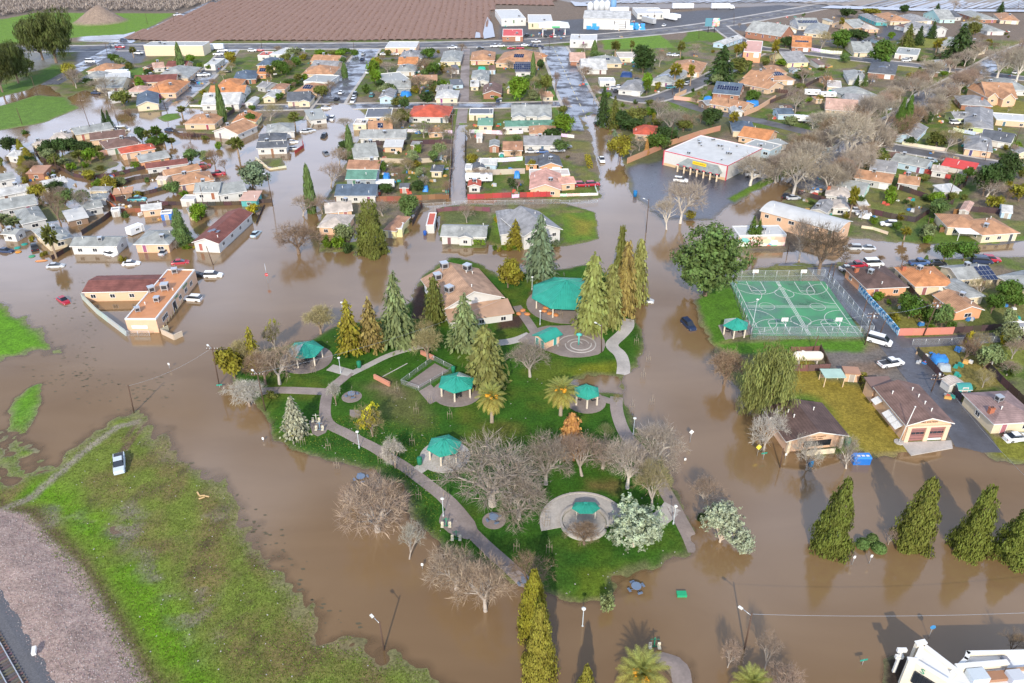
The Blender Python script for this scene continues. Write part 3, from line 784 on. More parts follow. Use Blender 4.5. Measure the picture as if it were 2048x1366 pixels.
def panel_mesh():
    if 'panel' not in CACHE:
        mb = MB(); mb.box((0, 0, .05), (1.02, 1.62, .04), 1); mb.box((0, 0, .06), (.94, 1.54, .045), 0)
        CACHE['panel'] = mb.mesh('solar_panel', [M['solar'], M['metal']])
    return CACHE['panel']
def chimney_mesh(hh):
    k = ('chim', hh)
    if k not in CACHE:
        mb = MB(); mb.box((0, 0, hh / 2), (.9, .7, hh), 0); mb.box((0, 0, hh + .06), (1.05, .85, .12), 0)
        for s in (-.2, .2): mb.tube((s, 0, hh + .1), (s, 0, hh + .35), .12, n=6, mi=1)
        CACHE[k] = mb.mesh('chimney', [solid('chimney_brick', (.38, .13, .07), .8, 0, .3, 6), M['dark']])
    return CACHE[k]
def roof_block(W_, D_, typ, h, pitch, wallc, roofc, root, ov=.45, names=('wall', 'roof'), z0=-.6, off=(0, 0), th=.16):
    """walls and roof of one block, centred at off in root's frame; returns roof height function z(x,y)"""
    ox, oy = off
    w, d = W_ / 2, D_ / 2
    wi, di = max(w - ov, .3), max(d - ov, .3)
    wb, rb = MB(), MB()
    if typ in ('g', 'G'):
        sw = typ == 'G'
        hw, hd = (w, d) if not sw else (d, w)          # ridge runs along local X
        iw, idp = (wi, di) if not sw else (di, wi)
        Rz = pitch * hd
        T = (lambda x, y, z: (x + ox, y + oy, z)) if not sw else (lambda x, y, z: (-y + ox, x + oy, z))
        pr = [(-hd, h - th), (-hd, h + .04), (0, h + Rz), (hd, h + .04), (hd, h - th), (0, h + Rz - th - .06)]
        n = len(rb.v)
        for x in (-hw, hw):
            for y, z in pr: rb.v.append(T(x, y, z))
        for i in range(6):
            j = (i + 1) % 6
            rb.face((n + i, n + 6 + i, n + 6 + j, n + j) if not sw else (n + i, n + 6 + i, n + 6 + j, n + j), 1 if i in (0, 3) else 0)
        for a in (n, n + 6): rb.face((a, a + 1, a + 2, a + 5), 1); rb.face((a + 5, a + 2, a + 3, a + 4), 1)
        zt = h - th + (Rz - .06) * (hd - idp) / hd - .015
        za = h + Rz - th - .08
        pr = [(-idp, z0), (-idp, zt), (0, za), (idp, zt), (idp, z0)]
        n = len(wb.v)
        for x in (-iw, iw):
            for y, z in pr: wb.v.append(T(x, y, z))
        for i in range(5):
            j = (i + 1) % 5
            wb.face((n + i, n + 5 + i, n + 5 + j, n + j))
        wb.face([n + i for i in range(5)]); wb.face([n + 5 + i for i in reversed(range(5))])
        zf = (lambda x, y: h + .04 + (Rz - .04) * (1 - abs(y) / hd)) if not sw else (lambda x, y: h + .04 + (Rz - .04) * (1 - abs(x) / hd))
    elif typ == 'h':
        m = min(w, d); Rz = pitch * m
        if w >= d: r0, r1 = (-(w - d), 0), (w - d, 0)
        else: r0, r1 = (0, -(d - w)), (0, d - w)
        c = [(-w, -d), (w, -d), (w, d), (-w, d)]
        rb.v += [(x + ox, y + oy, h - th) for x, y in c] + [(x + ox, y + oy, h + .04) for x, y in c] + [(*[r0[0] + ox, r0[1] + oy], h + Rz), (r1[0] + ox, r1[1] + oy, h + Rz)]
        rb.face((3, 2, 1, 0), 1)
        for i in range(4): rb.face((i, (i + 1) % 4, 4 + (i + 1) % 4, 4 + i), 1)
        if w >= d:
            rb.face((4, 5, 9, 8)); rb.face((5, 6, 9)); rb.face((6, 7, 8, 9)); rb.face((7, 4, 8))
        else:
            rb.face((4, 5, 8)); rb.face((5, 6, 9, 8)); rb.face((6, 7, 9)); rb.face((7, 4, 8, 9))
        wb.box((ox, oy, (z0 + h - th - .01) / 2), (2 * wi, 2 * di, h - th - .01 - z0))
        zf = lambda x, y: h + .04 + (Rz - .04) * min(1, min(w - abs(x), d - abs(y)) / m)
    elif typ == 's':
        Rz = pitch * 2 * d
        rb.v += [(x * w + ox, y * d + oy, h + (Rz if y > 0 else 0) + dz) for dz in (-th, .04) for x, y in ((-1, -1), (1, -1), (1, 1), (-1, 1))]
        for f in ((3, 2, 1, 0), (4, 5, 6, 7), (0, 1, 5, 4), (1, 2, 6, 5), (2, 3, 7, 6), (3, 0, 4, 7)): rb.face(f, 0)
        sl = Rz / (2 * d)
        za, zc = h - th - .02 + sl * (d - di), h - th - .02 + sl * (d + di)
        wb.v += [(x * wi + ox, y * di + oy, z) for x, y, z in ((-1, -1, z0), (1, -1, z0), (1, 1, z0), (-1, 1, z0), (-1, -1, za), (1, -1, za), (1, 1, zc), (-1, 1, zc))]
        for f in ((3, 2, 1, 0), (4, 5, 6, 7), (0, 1, 5, 4), (1, 2, 6, 5), (2, 3, 7, 6), (3, 0, 4, 7)): wb.face(f)
        zf = lambda x, y: h + .04 + sl * (y + d)
    elif typ == 'v':          # shallow vault, ridge along X
        Rz = pitch * d; k = 12
        pr = [(-d + 2 * d * i / k, h + Rz * (1 - (2 * i / k - 1) ** 2)) for i in range(k + 1)]
        for x in (-w, w): rb.v += [(x + ox, y + oy, z) for y, z in pr] + [(x + ox, y + oy, z - th) for y, z in pr]
        q = k + 1
        for i in range(k):
            rb.face((i, 2 * q + i, 2 * q + i + 1, i + 1)); rb.face((q + i, q + i + 1, 3 * q + i + 1, 3 * q + i), 1)
            for a in (0, 2 * q): rb.face((a + i, a + i + 1, a + q + i + 1, a + q + i), 1)
        rb.face((0, q, 3 * q, 2 * q), 1); rb.face((k, 2 * q + k, 3 * q + k, q + k), 1)
        pr2 = [(-di, z0)] + [(y * di / d, z - th - .03 - Rz * .05) for y, z in pr] + [(di, z0)]
        n = len(wb.v); kk = len(pr2)
        for x in (-wi, wi): wb.v += [(x + ox, y + oy, z) for y, z in pr2]
        for i in range(kk): j = (i + 1) % kk; wb.face((n + i, n + kk + i, n + kk + j, n + j))
        wb.face(range(n, n + kk)); wb.face(range(n + kk, n + 2 * kk))
        zf = lambda x, y: h + Rz * (1 - (y / d) ** 2)
    else:                      # flat with a low parapet
        Rz = 0
        wb.box((ox, oy, (z0 + h) / 2), (2 * w - .02, 2 * d - .02, h - z0))
        rb.box((ox, oy, h + .08), (2 * w - .5, 2 * d - .5, .14))
        pb = .35
        for s in (-1, 1):
            rb.box((ox, oy + s * (d - .12), h + pb / 2 + .003), (2 * w + .06, .3, pb), 1)
            rb.box((ox + s * (w - .12), oy, h + pb / 2 + .003), (.3, 2 * d - .56, pb), 1)
        zf = lambda x, y: h + .15
    wallo = wb.obj(names[0], M['wall'], root, color=wallc)
    mats = [M['flatroof'] if typ in 'fsv' else M['roof'], M['trim'] if typ not in 'f' else M['trim']]
    ro = rb.obj(names[1], mats, root, color=roofc)
    return (lambda x, y: zf(x - ox, y - oy)), ro, wallo
def rect_from(A, B, Cc, h):
    a = Vector(G(*A, h)); b = Vector(G(*B, h)); c = Vector(G(*Cc, h))
    u = (b - a); Wd = u.length; u.normalize(); v = Vector((-u.y, u.x))
    Dd = max((c - b).dot(v), 2.0)
    cen = (a + b) / 2 + v * (Dd / 2)
    return cen, Wd, Dd, math.atan2(u.y, u.x)
def add_openings(root, Wd, Dd, h, typ, ov, far, rr, garage=False, doorc=(.3, .2, .15), sides=(1, 1), front=True):
    wi, di = (Wd / 2 - ov, Dd / 2 - ov) if typ != 'f' else (Wd / 2 - .01, Dd / 2 - .01)
    ww, wh = (1.3, 1.1)
    zc = h - 1.25
    if front:
        n = max(1, int(2 * wi / (4.2 if far else 3.4)))
        slots = [-wi + 2 * wi * (i + .5) / n for i in range(n)]
        di_ = -di
        dslot = rr.randrange(n) if n > 1 else -1
        for i, x in enumerate(slots):
            if garage and i == n - 1 and n > 1:
                mk('garage_door', door_mesh(2.6, 2.2), root, (x, di_, h - 2.55), 0, (.75, .74, .72))
            elif i == dslot:
                mk('door', door_mesh(.95, 2.05), root, (x, di_, h - 2.45), 0, doorc)
            else:
                mk('window', window_mesh(ww + (.5 if rr.random() < .3 else 0), wh), root, (x, di_, zc))
    for s in sides if isinstance(sides, tuple) else (): pass
    n = max(1, int(2 * di / 5))
    for s, on in zip((-1, 1), sides):
        if not on: continue
        for i in range(n):
            y = -di + 2 * di * (i + .5) / n
            mk('window', window_mesh(ww, wh), root, (s * wi, y, zc), s * math.pi / 2)
def house(A, B, Cc, typ, h, rc, wc, **k):
    rr = random.Random(int(A[0] * 31 + A[1] * 17))
    cen, Wd, Dd, rz = rect_from(A, B, Cc, h)
    g = zb(cen.x, cen.y, -.35)
    pitch = k.get('p', .36 if typ != 's' else .12)
    root = empty(k.get('name', 'house'), (cen.x, cen.y, 0), rz)
    ov = k.get('ov', .45 if min(Wd, Dd) > 4 else .2)
    z, ro, wo = roof_block(Wd, Dd, typ, h, pitch, WALL[wc], ROOF[rc], root, ov, z0=g - .5)
    dist = cen.length
    small = min(Wd, Dd) < 4.2
    if k.get('open', 1) and not small:
        # only the walls that face this side of the town get openings
        local = Matrix.Rotation(-rz, 2) @ Vector((-cen.x, -cen.y))
        add_openings(root, Wd, Dd, h, typ, ov, dist > 320, rr, k.get('garage', rr.random() < .3), (rr.uniform(.05, .4), rr.uniform(.05, .2), rr.uniform(.05, .2)), (local.x < -Wd / 2, local.x > Wd / 2))
    elif small and k.get('open', 1):
        mk('door', door_mesh(.95, 2.05), root, (0, -(Dd / 2 - ov) if typ != 'f' else -Dd / 2, max(g - .05, h - 2.4)), 0, (.4, .36, .32))
    if k.get('cool', 1 if (rr.random() < .45 and not small) else 0):
        for _ in range(k.get('cool', 1)):
            x, y = rr.uniform(-.3, .3) * Wd, rr.uniform(-.3, .15) * Dd
            mk('roof_cooler', cooler_mesh(), root, (x, y, z(x, y) - .12), rr.random())
    if not small:
        for _ in range(rr.randint(1, 3)):
            x, y = rr.uniform(-.4, .4) * Wd, rr.uniform(-.4, .3) * Dd
            mk('roof_vent', vent_mesh(), root, (x, y, z(x, y)))
    if k.get('sol'):
        nx, ny = k['sol']; x0, y0 = k.get('solat', (0, -Dd * .25))
        sl = math.atan((z(x0, y0 + .5) - z(x0, y0 - .5)))
        for i in range(nx):
            for j in range(ny):
                x = x0 + (i - (nx - 1) / 2) * 1.06; y = y0 + (j - (ny - 1) / 2) * 1.68 * math.cos(sl)
                o = mk('solar_panel', panel_mesh(), root, (x, y, z(x, y) + .07)); o.rotation_euler = (sl, 0, 0)
    if k.get('chim'):
        x, y = k['chim'][0] * Wd, k['chim'][1] * Dd
        zt = z(x, y); mk('chimney', chimney_mesh(2.2), root, (x, y, zt - 1.2))
    if k.get('wing'):
        for (wA, wB, wC, wt, wh, *rest) in k['wing']:
            c2, w2, d2, r2 = rect_from(wA, wB, wC, wh)
            lo = Matrix.Rotation(-rz, 2) @ (c2 - cen)
            sub = r2 - rz
            wb_root = root
            wmb = MB()
            z2, ro2, wo2 = roof_block(w2, d2, wt, wh, rest[1] if len(rest) > 1 else pitch, WALL[wc], ROOF[rest[0] if rest else rc], root, min(ov, .4), z0=g - .5)
            for o in (ro2, wo2): o.location = (lo.x, lo.y, 0); o.rotation_euler = (0, 0, sub)
            if d2 > 2.5 and w2 > 3:
                n = max(1, int(w2 / 4))
                for i in range(n):
                    q = Matrix.Rotation(sub, 2) @ Vector((-w2 / 2 + w2 * (i + .5) / n, -(d2 / 2 - (min(ov, .4) if wt != 'f' else .01))))
                    mk('window', window_mesh(1.3, 1.1), root, (lo.x + q.x, lo.y + q.y, wh - 1.25), sub)
    if k.get('carport'):
        cA, cB, cC = k['carport']
        c2, w2, d2, r2 = rect_from(cA, cB, cC, 2.4)
        lo = Matrix.Rotation(-rz, 2) @ (c2 - cen)
        mb = MB(); mb.box((0, 0, 2.45), (w2, d2, .12), 0)
        for sx in (-1, 1):
            for sy in (-1, 1): mb.box((sx * (w2 / 2 - .2), sy * (d2 / 2 - .2), 1.2), (.12, .12, 2.38), 0)
        mb.obj('carport', M['paint'], root, (lo.x, lo.y, g * 0), r2 - rz, (.78, .78, .77))
    big = 'shed' if small else k.get('cat', 'house')
    if small and 'name' not in k: root.name = 'shed'
    desc = k.get('desc') or f"{ROOFW[rc]}-roofed {TYPW[typ]} {WALLW[wc]}-walled {big}"
    if typ == 'f' and not k.get('desc'): desc = f"{WALLW[wc]}-walled {big} with a flat {ROOFW[rc]} roof"
    tag(root, k.get('label'), big if not k.get('cat') else k['cat'], k.get('group', 'houses of the flooded town' if not small else 'sheds and outbuildings'), desc, k.get('lm'))
    root['dims'] = (Wd, Dd, h)
    return root, cen, Wd, Dd, rz, z

HOUSES = """
12 312 40 316 40 300 g 2.6 wht W
60 290 92 290 94 279 h 2.6 bei C
96 279 138 277 132 265 h 2.6 bei C
150 270 228 257 220 246 g 2.8 ltg C
180 281 252 273 246 261 g 2.8 brn T
212 299 284 287 272 272 h 2.8 brn W cool=1
242 308 312 297 300 287 h 2.8 red P lm=red-roofed_peach_house_in_the_left_floodwater
280 325 341 314 330 302 g 2.6 gr2 O
292 338 377 327 372 317 g 2.8 mar W
352 372 430 360 420 341 h 2.9 tan P cool=1 wing=332,352,403,338,398,327,g,2.8 lm=big_tan-roofed_flooded_house
386 386 438 384 436 364 g 4.8 ltg W lm=white_two-storey_flooded_house wing=437,391,494,382,470,364,g,3.6
361 401 388 401 386 391 f 2.3 wht W
311 359 332 360 333 352 g 2.2 bei C
378 426 400 422 404 411 G 2.8 gry C
383 485 438 488 474 424 G 3.3 mar W sol=3,1 lm=maroon-roofed_white_flooded_hall
321 429 343 427 342 421 f 2.2 gry U lm=blue_shed_in_the_flooded_yard
222 423 239 421 239 415 f 2.2 ltg G
266 489 338 489 345 460 h 3.0 ltg P cool=1 lm=square_pale-roofed_flooded_house
138 493 234 493 250 472 g 2.9 ltg W cool=1 garage=1 lm=long_white_flooded_house
94 487 146 473 112 447 h 3.0 ltg C lm=cream_flooded_house_with_a_tall_palm
42 449 94 438 64 414 h 2.8 ltg G
0 421 75 408 55 391 g 2.8 ltg G
-8 394 62 381 55 368 g 2.8 wht W
-20 366 32 356 28 344 g 2.8 ltg W
90 373 136 363 128 353 g 2.6 wht W
135 443 178 434 162 420 s 2.3 wht D
165 421 207 413 192 400 g 2.6 ltg G
366 248 430 248 437 229 h 2.8 tan T cool=1 lm=tan_house_on_the_flooded_corner
424 263 476 269 480 247 G 2.8 tan W
462 246 512 245 515 228 G 2.8 org Y
512 297 574 295 572 283 g 2.8 dgy W
515 283 572 280 566 266 h 2.8 dgy W
532 267 590 263 582 246 h 2.8 gr2 W
478 401 514 401 512 386 s 2.4 pnk A
512 131 553 131 550 117 h 2.8 blu C
515 112 538 112 537 104 f 3 red W
540 109 580 111 583 97 f 3.4 wht W
620 122 676 124 676 114 g 2.8 tan C
620 134 672 136 670 125 g 2.8 gry T
602 149 668 149 672 134 h 2.8 tan C cool=1
607 164 657 166 655 151 f 2.8 ltg W
585 184 634 186 632 168 h 2.8 tan T sol=4,2
524 196 550 196 554 182 G 2.8 wht C
573 203 622 201 620 186 g 2.8 dgy C wing=595,204,620,204,618,192,G,2.8
542 179 570 179 570 168 h 2.6 cop T
512 149 532 149 532 136 g 2.6 org O sol=3,2
512 173 530 176 528 163 g 2.6 gry G
770 96 832 96 832 84 f 3.8 wht P name=shop cat=shop lm=cream_shop_on_the_highway_edge
797 117 843 117 846 103 h 2.8 gry C
795 129 835 129 835 118 g 2.8 org P
880 123 922 123 921 103 h 2.8 ltg C
792 143 830 143 830 130 h 2.8 ltg W
770 166 822 161 820 143 f 2.8 gr2 G
772 178 822 177 822 164 g 2.6 ltg S
757 196 786 196 788 180 G 3.2 gry B lm=pale_blue_gabled_house
825 161 875 160 875 153 s 2.5 tan T
880 179 905 179 905 171 g 2.6 gry W
870 196 916 196 916 181 h 2.8 wht C
730 236 782 235 781 217 f 3 dgy T
815 234 898 235 895 213 h 2.9 red W lm=red-tiled_white_bungalow
736 263 786 261 782 243 g 2.8 tan W sol=2,2
706 249 732 249 732 239 f 2.6 bei C
718 277 812 276 810 260 g 2.8 gr2 W
707 317 758 313 760 286 g 2.8 ltg W
766 294 805 294 803 283 s 2.6 wht T
692 338 758 339 759 321 g 2.8 cop W cool=1
690 359 752 359 753 340 g 4.6 grn S lm=green-roofed_slate_house
668 392 752 392 748 368 g 2.8 blu W cool=1 lm=blue-roofed_house_by_the_brown_fence
798 376 818 376 818 366 g 2.3 dgy R
650 426 706 421 704 401 g 2.8 bei P
634 454 692 456 698 429 h 2.9 bei P lm=beige-roofed_peach_house_in_the_flood wing=664,458,694,458,694,444,G,2.8
765 460 792 463 791 430 h 2.8 cop Y wing=785,459,804,459,803,447,f,2.7,bei
852 452 868 452 868 427 f 2.6 red W open=0 desc=white_shipping_container_with_rusty_red_roof cat=container name=shipping_container
880 473 973 475 972 450 g 2.9 gr2 W lm=white_house_with_a_green_hedge wing=915,476,945,477,944,462,G,2.9
940 121 990 121 986 104 h 2.8 tan P
990 126 1078 129 1076 107 h 2.8 tan T sol=5,2
942 156 978 156 978 141 h 2.8 ltg W
952 164 978 164 978 152 G 2.6 ltg W
940 173 958 173 957 163 g 2.4 wht C
965 188 1004 188 1004 170 G 2.9 brn K
938 229 986 229 985 218 f 3 dgy C
955 251 986 251 986 239 v 2.6 grn C p=.4
1022 233 1104 233 1101 213 g 2.8 ltg W wing=1024,236,1052,236,1050,214,G,2.8;1074,236,1104,236,1102,214,G,2.8
1010 254 1109 252 1108 241 g 2.8 grn W lm=long_green-roofed_house
1058 268 1114 268 1110 252 h 2.8 tan W
1047 291 1123 291 1119 273 g 2.9 gry W cool=1 lm=grey_house_with_a_long_white_porch
1005 301 1046 301 1045 284 g 2.8 cop P
1078 334 1126 333 1120 312 G 2.8 dgy O cool=1 wing=1050,329,1076,329,1074,313,g,2.6
1058 379 1123 380 1121 347 G 3.0 sal P cool=1 lm=salmon-roofed_peach_house wing=1121,369,1153,366,1149,352,g,2.8
1060 352 1140 351 1141 339 f 2.7 bei P
935 373 962 373 962 361 G 2.6 red W lm=white_shed_with_a_red_roof
948 339 973 337 971 326 G 2.6 dgy W
930 339 944 339 944 329 f 2.4 wht W
978 293 999 293 999 281 G 2.8 ltg K garage=1
952 276 965 276 965 266 g 2.4 wht W
1030 144 1062 144 1060 129 g 2.8 sol W sol=9,3
1163 139 1215 139 1213 123 g 2.9 wht W
1180 127 1245 127 1241 115 h 2.8 ltg C sol=4,1
1140 123 1172 123 1168 110 g 2.6 pnk K
1238 116 1276 116 1276 105 f 2.8 bei C
1200 164 1231 164 1231 156 f 2.6 wht W
1235 179 1282 183 1276 162 h 2.8 gry W lm=grey_corner_house_by_the_bright_green_tree
1300 161 1344 166 1338 138 h 2.8 ltg W sol=6,2
1335 141 1400 146 1386 124 h 2.9 tan P
1424 186 1479 191 1471 171 g 2.9 blu K sol=9,2 lm=brick_house_with_a_solar_roof
1416 207 1486 220 1498 207 g 2.8 tan T lm=long_tan_house_by_the_brick_wall
1464 224 1488 224 1486 212 G 2.6 wht W
1476 166 1537 179 1546 165 g 2.8 tan T
1485 155 1531 163 1536 149 g 2.8 tan C
1266 269 1317 271 1316 252 h 3.0 red P lm=red-tiled_house_among_the_trees
1487 104 1522 106 1522 83 f 6.0 sal O cat=building name=building lm=orange_two-storey_block
1425 86 1449 89 1442 70 G 2.8 wht B
1003 39 1052 38 1053 19 f 5.0 wht W cat=building name=warehouse
1057 46 1106 46 1106 30 f 4.5 wht C cat=building name=warehouse
1005 73 1046 73 1046 59 f 3.5 brt K cat=shop name=shop lm=red_shop_beside_the_petrol_station
1275 28 1330 28 1330 16 f 4 wht W cat=building name=warehouse
1563 63 1596 59 1590 45 G 2.8 gr2 C
1597 52 1641 52 1641 42 g 3 ltg W sol=12,2
1607 66 1653 69 1646 50 h 2.8 gr2 C
1708 56 1739 53 1734 40 g 2.8 ltg T
1730 58 1759 58 1756 47 h 2.8 bei P
1752 44 1778 44 1776 29 h 2.9 gry A lm=turquoise_house
1780 43 1824 43 1821 29 h 2.9 tan C
1828 43 1867 41 1863 29 h 2.8 gry C
1880 39 1912 39 1909 27 g 2.8 gr2 M
1895 36 1925 34 1922 24 g 2.8 dgy W
1960 39 1996 39 1986 24 h 2.8 ltg K
2000 40 2040 42 2040 30 h 2.8 tan C
1833 61 1863 59 1859 46 h 2.8 brn W
1868 62 1896 59 1893 42 G 5.0 gry W lm=tall_white_gabled_house
1583 94 1623 96 1626 81 g 2.8 org K sol=7,1
1708 105 1749 106 1746 91 g 2.8 ltg C
1790 108 1835 112 1832 98 f 2.8 ltg W
1940 100 1976 92 1962 72 G 5.0 ltg C
1975 63 2011 63 2006 45 h 2.8 ltg W
1575 126 1619 124 1606 107 g 2.9 gry Y
1735 145 1791 150 1768 127 h 2.9 dgy K sol=4,1 lm=charcoal-roofed_house_with_white_arches
1697 160 1737 162 1732 143 h 2.9 gr2 W
1536 162 1592 160 1574 140 h 2.9 tan T sol=5,2
1543 146 1576 146 1571 132 h 2.8 tan P
1655 174 1683 176 1681 163 f 2.7 bei T
1705 197 1765 194 1775 172 h 2.9 ltg W
1690 207 1740 210 1748 194 g 2.9 gry W
1650 219 1716 224 1716 205 g 2.8 pnk T
1556 229 1589 229 1589 218 g 2.7 blu B lm=small_pale_blue_cottage
1972 194 2036 197 2031 174 g 4.0 tan P lm=peach_house_with_steep_twin_gables wing=1976,196,1998,196,1996,176,G,4.0,tan,.9;2006,199,2032,199,2030,178,G,4.0,tan,.9
1922 209 1986 213 1986 196 h 2.8 gry K chim=.2,-.2
2000 180 2065 182 2052 161 h 2.9 ltg W
1927 252 1987 259 1992 220 h 2.9 gry L lm=lime_house_with_a_grey_roof
1910 237 1946 237 1946 225 g 2.7 gry L
1993 240 2062 245 2052 231 f 2.6 wht T
1791 271 1833 278 1851 254 G 2.9 gry B lm=pale_blue_house_on_the_avenue_corner
1928 297 1986 304 2001 279 h 3.0 gry P cool=1
1960 277 2022 287 2017 269 g 2.8 dgy W
1780 321 1851 336 1861 321 g 2.8 ltg B
1738 340 1792 347 1806 327 g 2.8 gry W
1707 356 1783 368 1794 351 g 2.8 tan G lm=long_tan-roofed_grey_house
1795 366 1839 372 1854 357 g 2.8 tan G
1668 380 1727 391 1742 368 g 2.8 ltg M lm=mint_house
1650 390 1706 397 1716 378 h 2.8 bei W chim=-.4,0
1620 420 1654 427 1667 405 G 2.8 gry W
1665 416 1701 418 1702 400 h 2.7 bei W
1882 330 1949 342 1956 331 s 2.5 brt W open=0
1862 341 1896 346 1901 335 g 2.6 bei W
1965 471 2041 466 2022 433 h 3.0 tan C cool=1 wing=1895,455,1968,458,1955,430,h,2.9,tan lm=long_tan-roofed_cream_house carport=1918,467,1972,470,1955,449
1918 420 1938 424 1940 404 G 2.4 pnk W
2003 424 2026 427 2029 412 g 2.3 wht B
1553 292 1577 287 1598 271 s 2.8 ltg W
1488 290 1541 302 1537 285 f 3.6 ltg B
1475 272 1537 282 1538 262 g 2.7 org P
1465 262 1512 264 1511 244 h 2.8 blu C
1733 578 1819 574 1775 532 h 3.0 dbr O cool=1 chim=-.38,.2 lm=dark_brown-roofed_house_by_the_lane
1830 574 1915 572 1876 532 h 3.0 org C cool=1 chim=-.4,.25 lm=orange-roofed_cream_house
1918 560 1994 554 1974 525 g 2.9 gr2 C cool=1 sol=4,3 solat=3,-2.6 wing=1925,598,1972,592,1946,552,h,2.8,gr2,.25 lm=grey_house_with_solar_panels
1992 552 2060 585 2090 548 h 2.9 ltg C chim=-.1,.1 lm=pale_grey_house_at_the_right_edge
1912 625 1970 620 1920 585 G 2.9 tan O cool=1 lm=small_orange_cottage
1818 613 1840 618 1843 601 v 2.0 bei W p=.5
1988 849 2085 843 2018 781 h 3.0 mau C chim=-.38,-.2 lm=mauve-roofed_house_at_the_right_edge
1690 747 1723 749 1725 735 s 2.5 cop P p=.02
1900 772 1931 767 1926 750 G 2.2 bei W
1917 780 1946 780 1941 766 v 2.0 tea A p=.6 desc=teal_domed_plastic_garden_shed
1970 719 1991 722 1989 710 g 2.0 red W
2025 657 2065 657 2062 645 f 2.5 gry C
172 143 228 143 226 130 h 2.7 tan W
160 157 200 157 198 144 h 2.7 gr2 W
190 176 245 175 240 159 g 2.8 ltg C
210 160 260 156 258 144 f 2.7 wht W
265 166 352 163 345 152 g 2.8 mar T
284 187 352 186 345 163 h 2.9 org P cool=1 wing=330,173,356,171,352,162,h,2.8,org lm=orange-roofed_house_by_the_diagonal_street
272 212 318 208 314 186 G 3.0 blu C lm=slate-blue_gabled_house_by_the_flood
250 184 290 184 285 173 h 2.7 pnk W
308 157 376 156 370 135 h 2.7 gr2 T
330 134 372 134 370 125 g 2.7 mar P
306 137 330 135 328 127 g 2.6 pnk W
408 131 430 131 430 118 f 3 wht W
465 160 512 158 512 142 h 2.8 blu K
432 174 480 173 474 159 h 2.8 org T
415 190 488 189 486 174 g 2.8 org W
401 210 478 208 472 189 g 2.8 wht W lm=long_white-roofed_house_behind_a_low_wall
489 207 506 207 507 195 G 2.4 wht W
0 468 30 470 24 455 g 2.6 ltg W
620 240 655 236 650 222 s 2.5 ltg W
"""
WORDS = lambda s: s.replace('_', ' ')
def parse_house(line):
    t = line.split()
    v = [float(x) for x in t[:6]]
    typ, h, rc, wc = t[6], float(t[7]) * .88, t[8], t[9]
    k = {}
    for x in t[10:]:
        a, b = x.split('=', 1)
        if a in ('lm', 'desc'): k[a] = WORDS(b)
        elif a in ('name', 'cat'): k[a] = b
        elif a == 'wing':
            k['wing'] = []
            for w in b.split(';'):
                q = w.split(','); n = [float(z) for z in q[:6]]
                k['wing'].append(((n[0], n[1]), (n[2], n[3]), (n[4], n[5]), q[6], float(q[7]) * .88, *([q[8]] if len(q) > 8 else []), *([float(q[9])] if len(q) > 9 else [])))
        elif a == 'carport':
            n = [float(z) for z in b.split(',')]; k[a] = ((n[0], n[1]), (n[2], n[3]), (n[4], n[5]))
        elif ',' in b: k[a] = tuple(float(z) if '.' in z or '-' in z else int(z) for z in b.split(','))
        else: k[a] = float(b) if '.' in b else int(b)
    return house((v[0], v[1]), (v[2], v[3]), (v[4], v[5]), typ, h, rc, wc, **k)
for ln in HOUSES.strip().splitlines():
    if ln.strip(): parse_house(ln)
# ---------------------------------------------------------------- landmark buildings
def text(body, size, parent, loc, rot, mat, name='lettering', ext=.02):
    cu = bpy.data.curves.new(name, 'FONT'); cu.body = body; cu.size = size; cu.extrude = ext
    cu.align_x = 'CENTER'; cu.align_y = 'CENTER'; cu.resolution_u = 2
    cu.materials.append(mat)
    tmp = bpy.data.objects.new(name + '_source', cu); me = bpy.data.meshes.new_from_object(tmp); bpy.data.objects.remove(tmp); me.name = name
    o = bpy.data.objects.new(name, me); COL.objects.link(o); o.parent = parent; o.location = loc; o.rotation_euler = rot
    return o
HP = math.pi / 2
def piece(name, parent, c, d, mat='paint', col=None, rz=0.0, loc=None):
    mb = MB(); mb.box(c, d, 0, rz)
    return mb.obj(name, M[mat], parent, loc, color=col)
def cooler(root, x, y, z, s=1.0):
    o = mk('roof_cooler', cooler_mesh(), root, (x, y, z), R.random()); o.scale = (s, s, s); return o

# L-shaped school building standing in the flood
root, cen, Wd, Dd, rz, z = house((250, 640), (312, 640), (384, 541), 'f', 3.3, 'org', 'P', name='school_building', cat='building', group=None, cool=0, open=0,
      label='long L-shaped flooded building with flat orange roof and maroon-roofed wing', lm='L-shaped flooded building', wing=[((163, 585), (318, 582), (332, 549), 'g', 2.7, 'mar', .22)])
for x, y, s in ((-.8, Dd * .42, 1.2), (.3, Dd * .06, 1.5), (-2.6, Dd * .02, 1.3), (.6, -Dd * .17, 1.1), (-2, -Dd * .36, 1)): cooler(root, x, y, 3.45, s)
for i, y in enumerate((-.36, -.3, .05, .2, .34)): mk('window', window_mesh(1.6, 1.2), root, (Wd / 2, y * Dd, 1.7), HP)
mk('door', door_mesh(1.8, 2.4), root, (Wd / 2, -.1 * Dd, .2), HP, (.02, .02, .025))
piece('sign_band', root, (-.6, 0, 1.5), (3.6, .08, .8), 'trim', None, 0, (0, -Dd / 2 - .05, 0))
M['signgreen'] = solid('green_letters', (.03, .28, .16), .5)
M['signdark'] = solid('dark_letters', (.10, .05, .03), .6)
text('CHILD', .8, root, (Wd / 2 + .05, -.02 * Dd, 2.85), (HP, 0, HP), M['signgreen'])
text('CENTER', .8, root, (Wd / 2 + .05, .2 * Dd, 2.85), (HP, 0, HP), M['signgreen'])
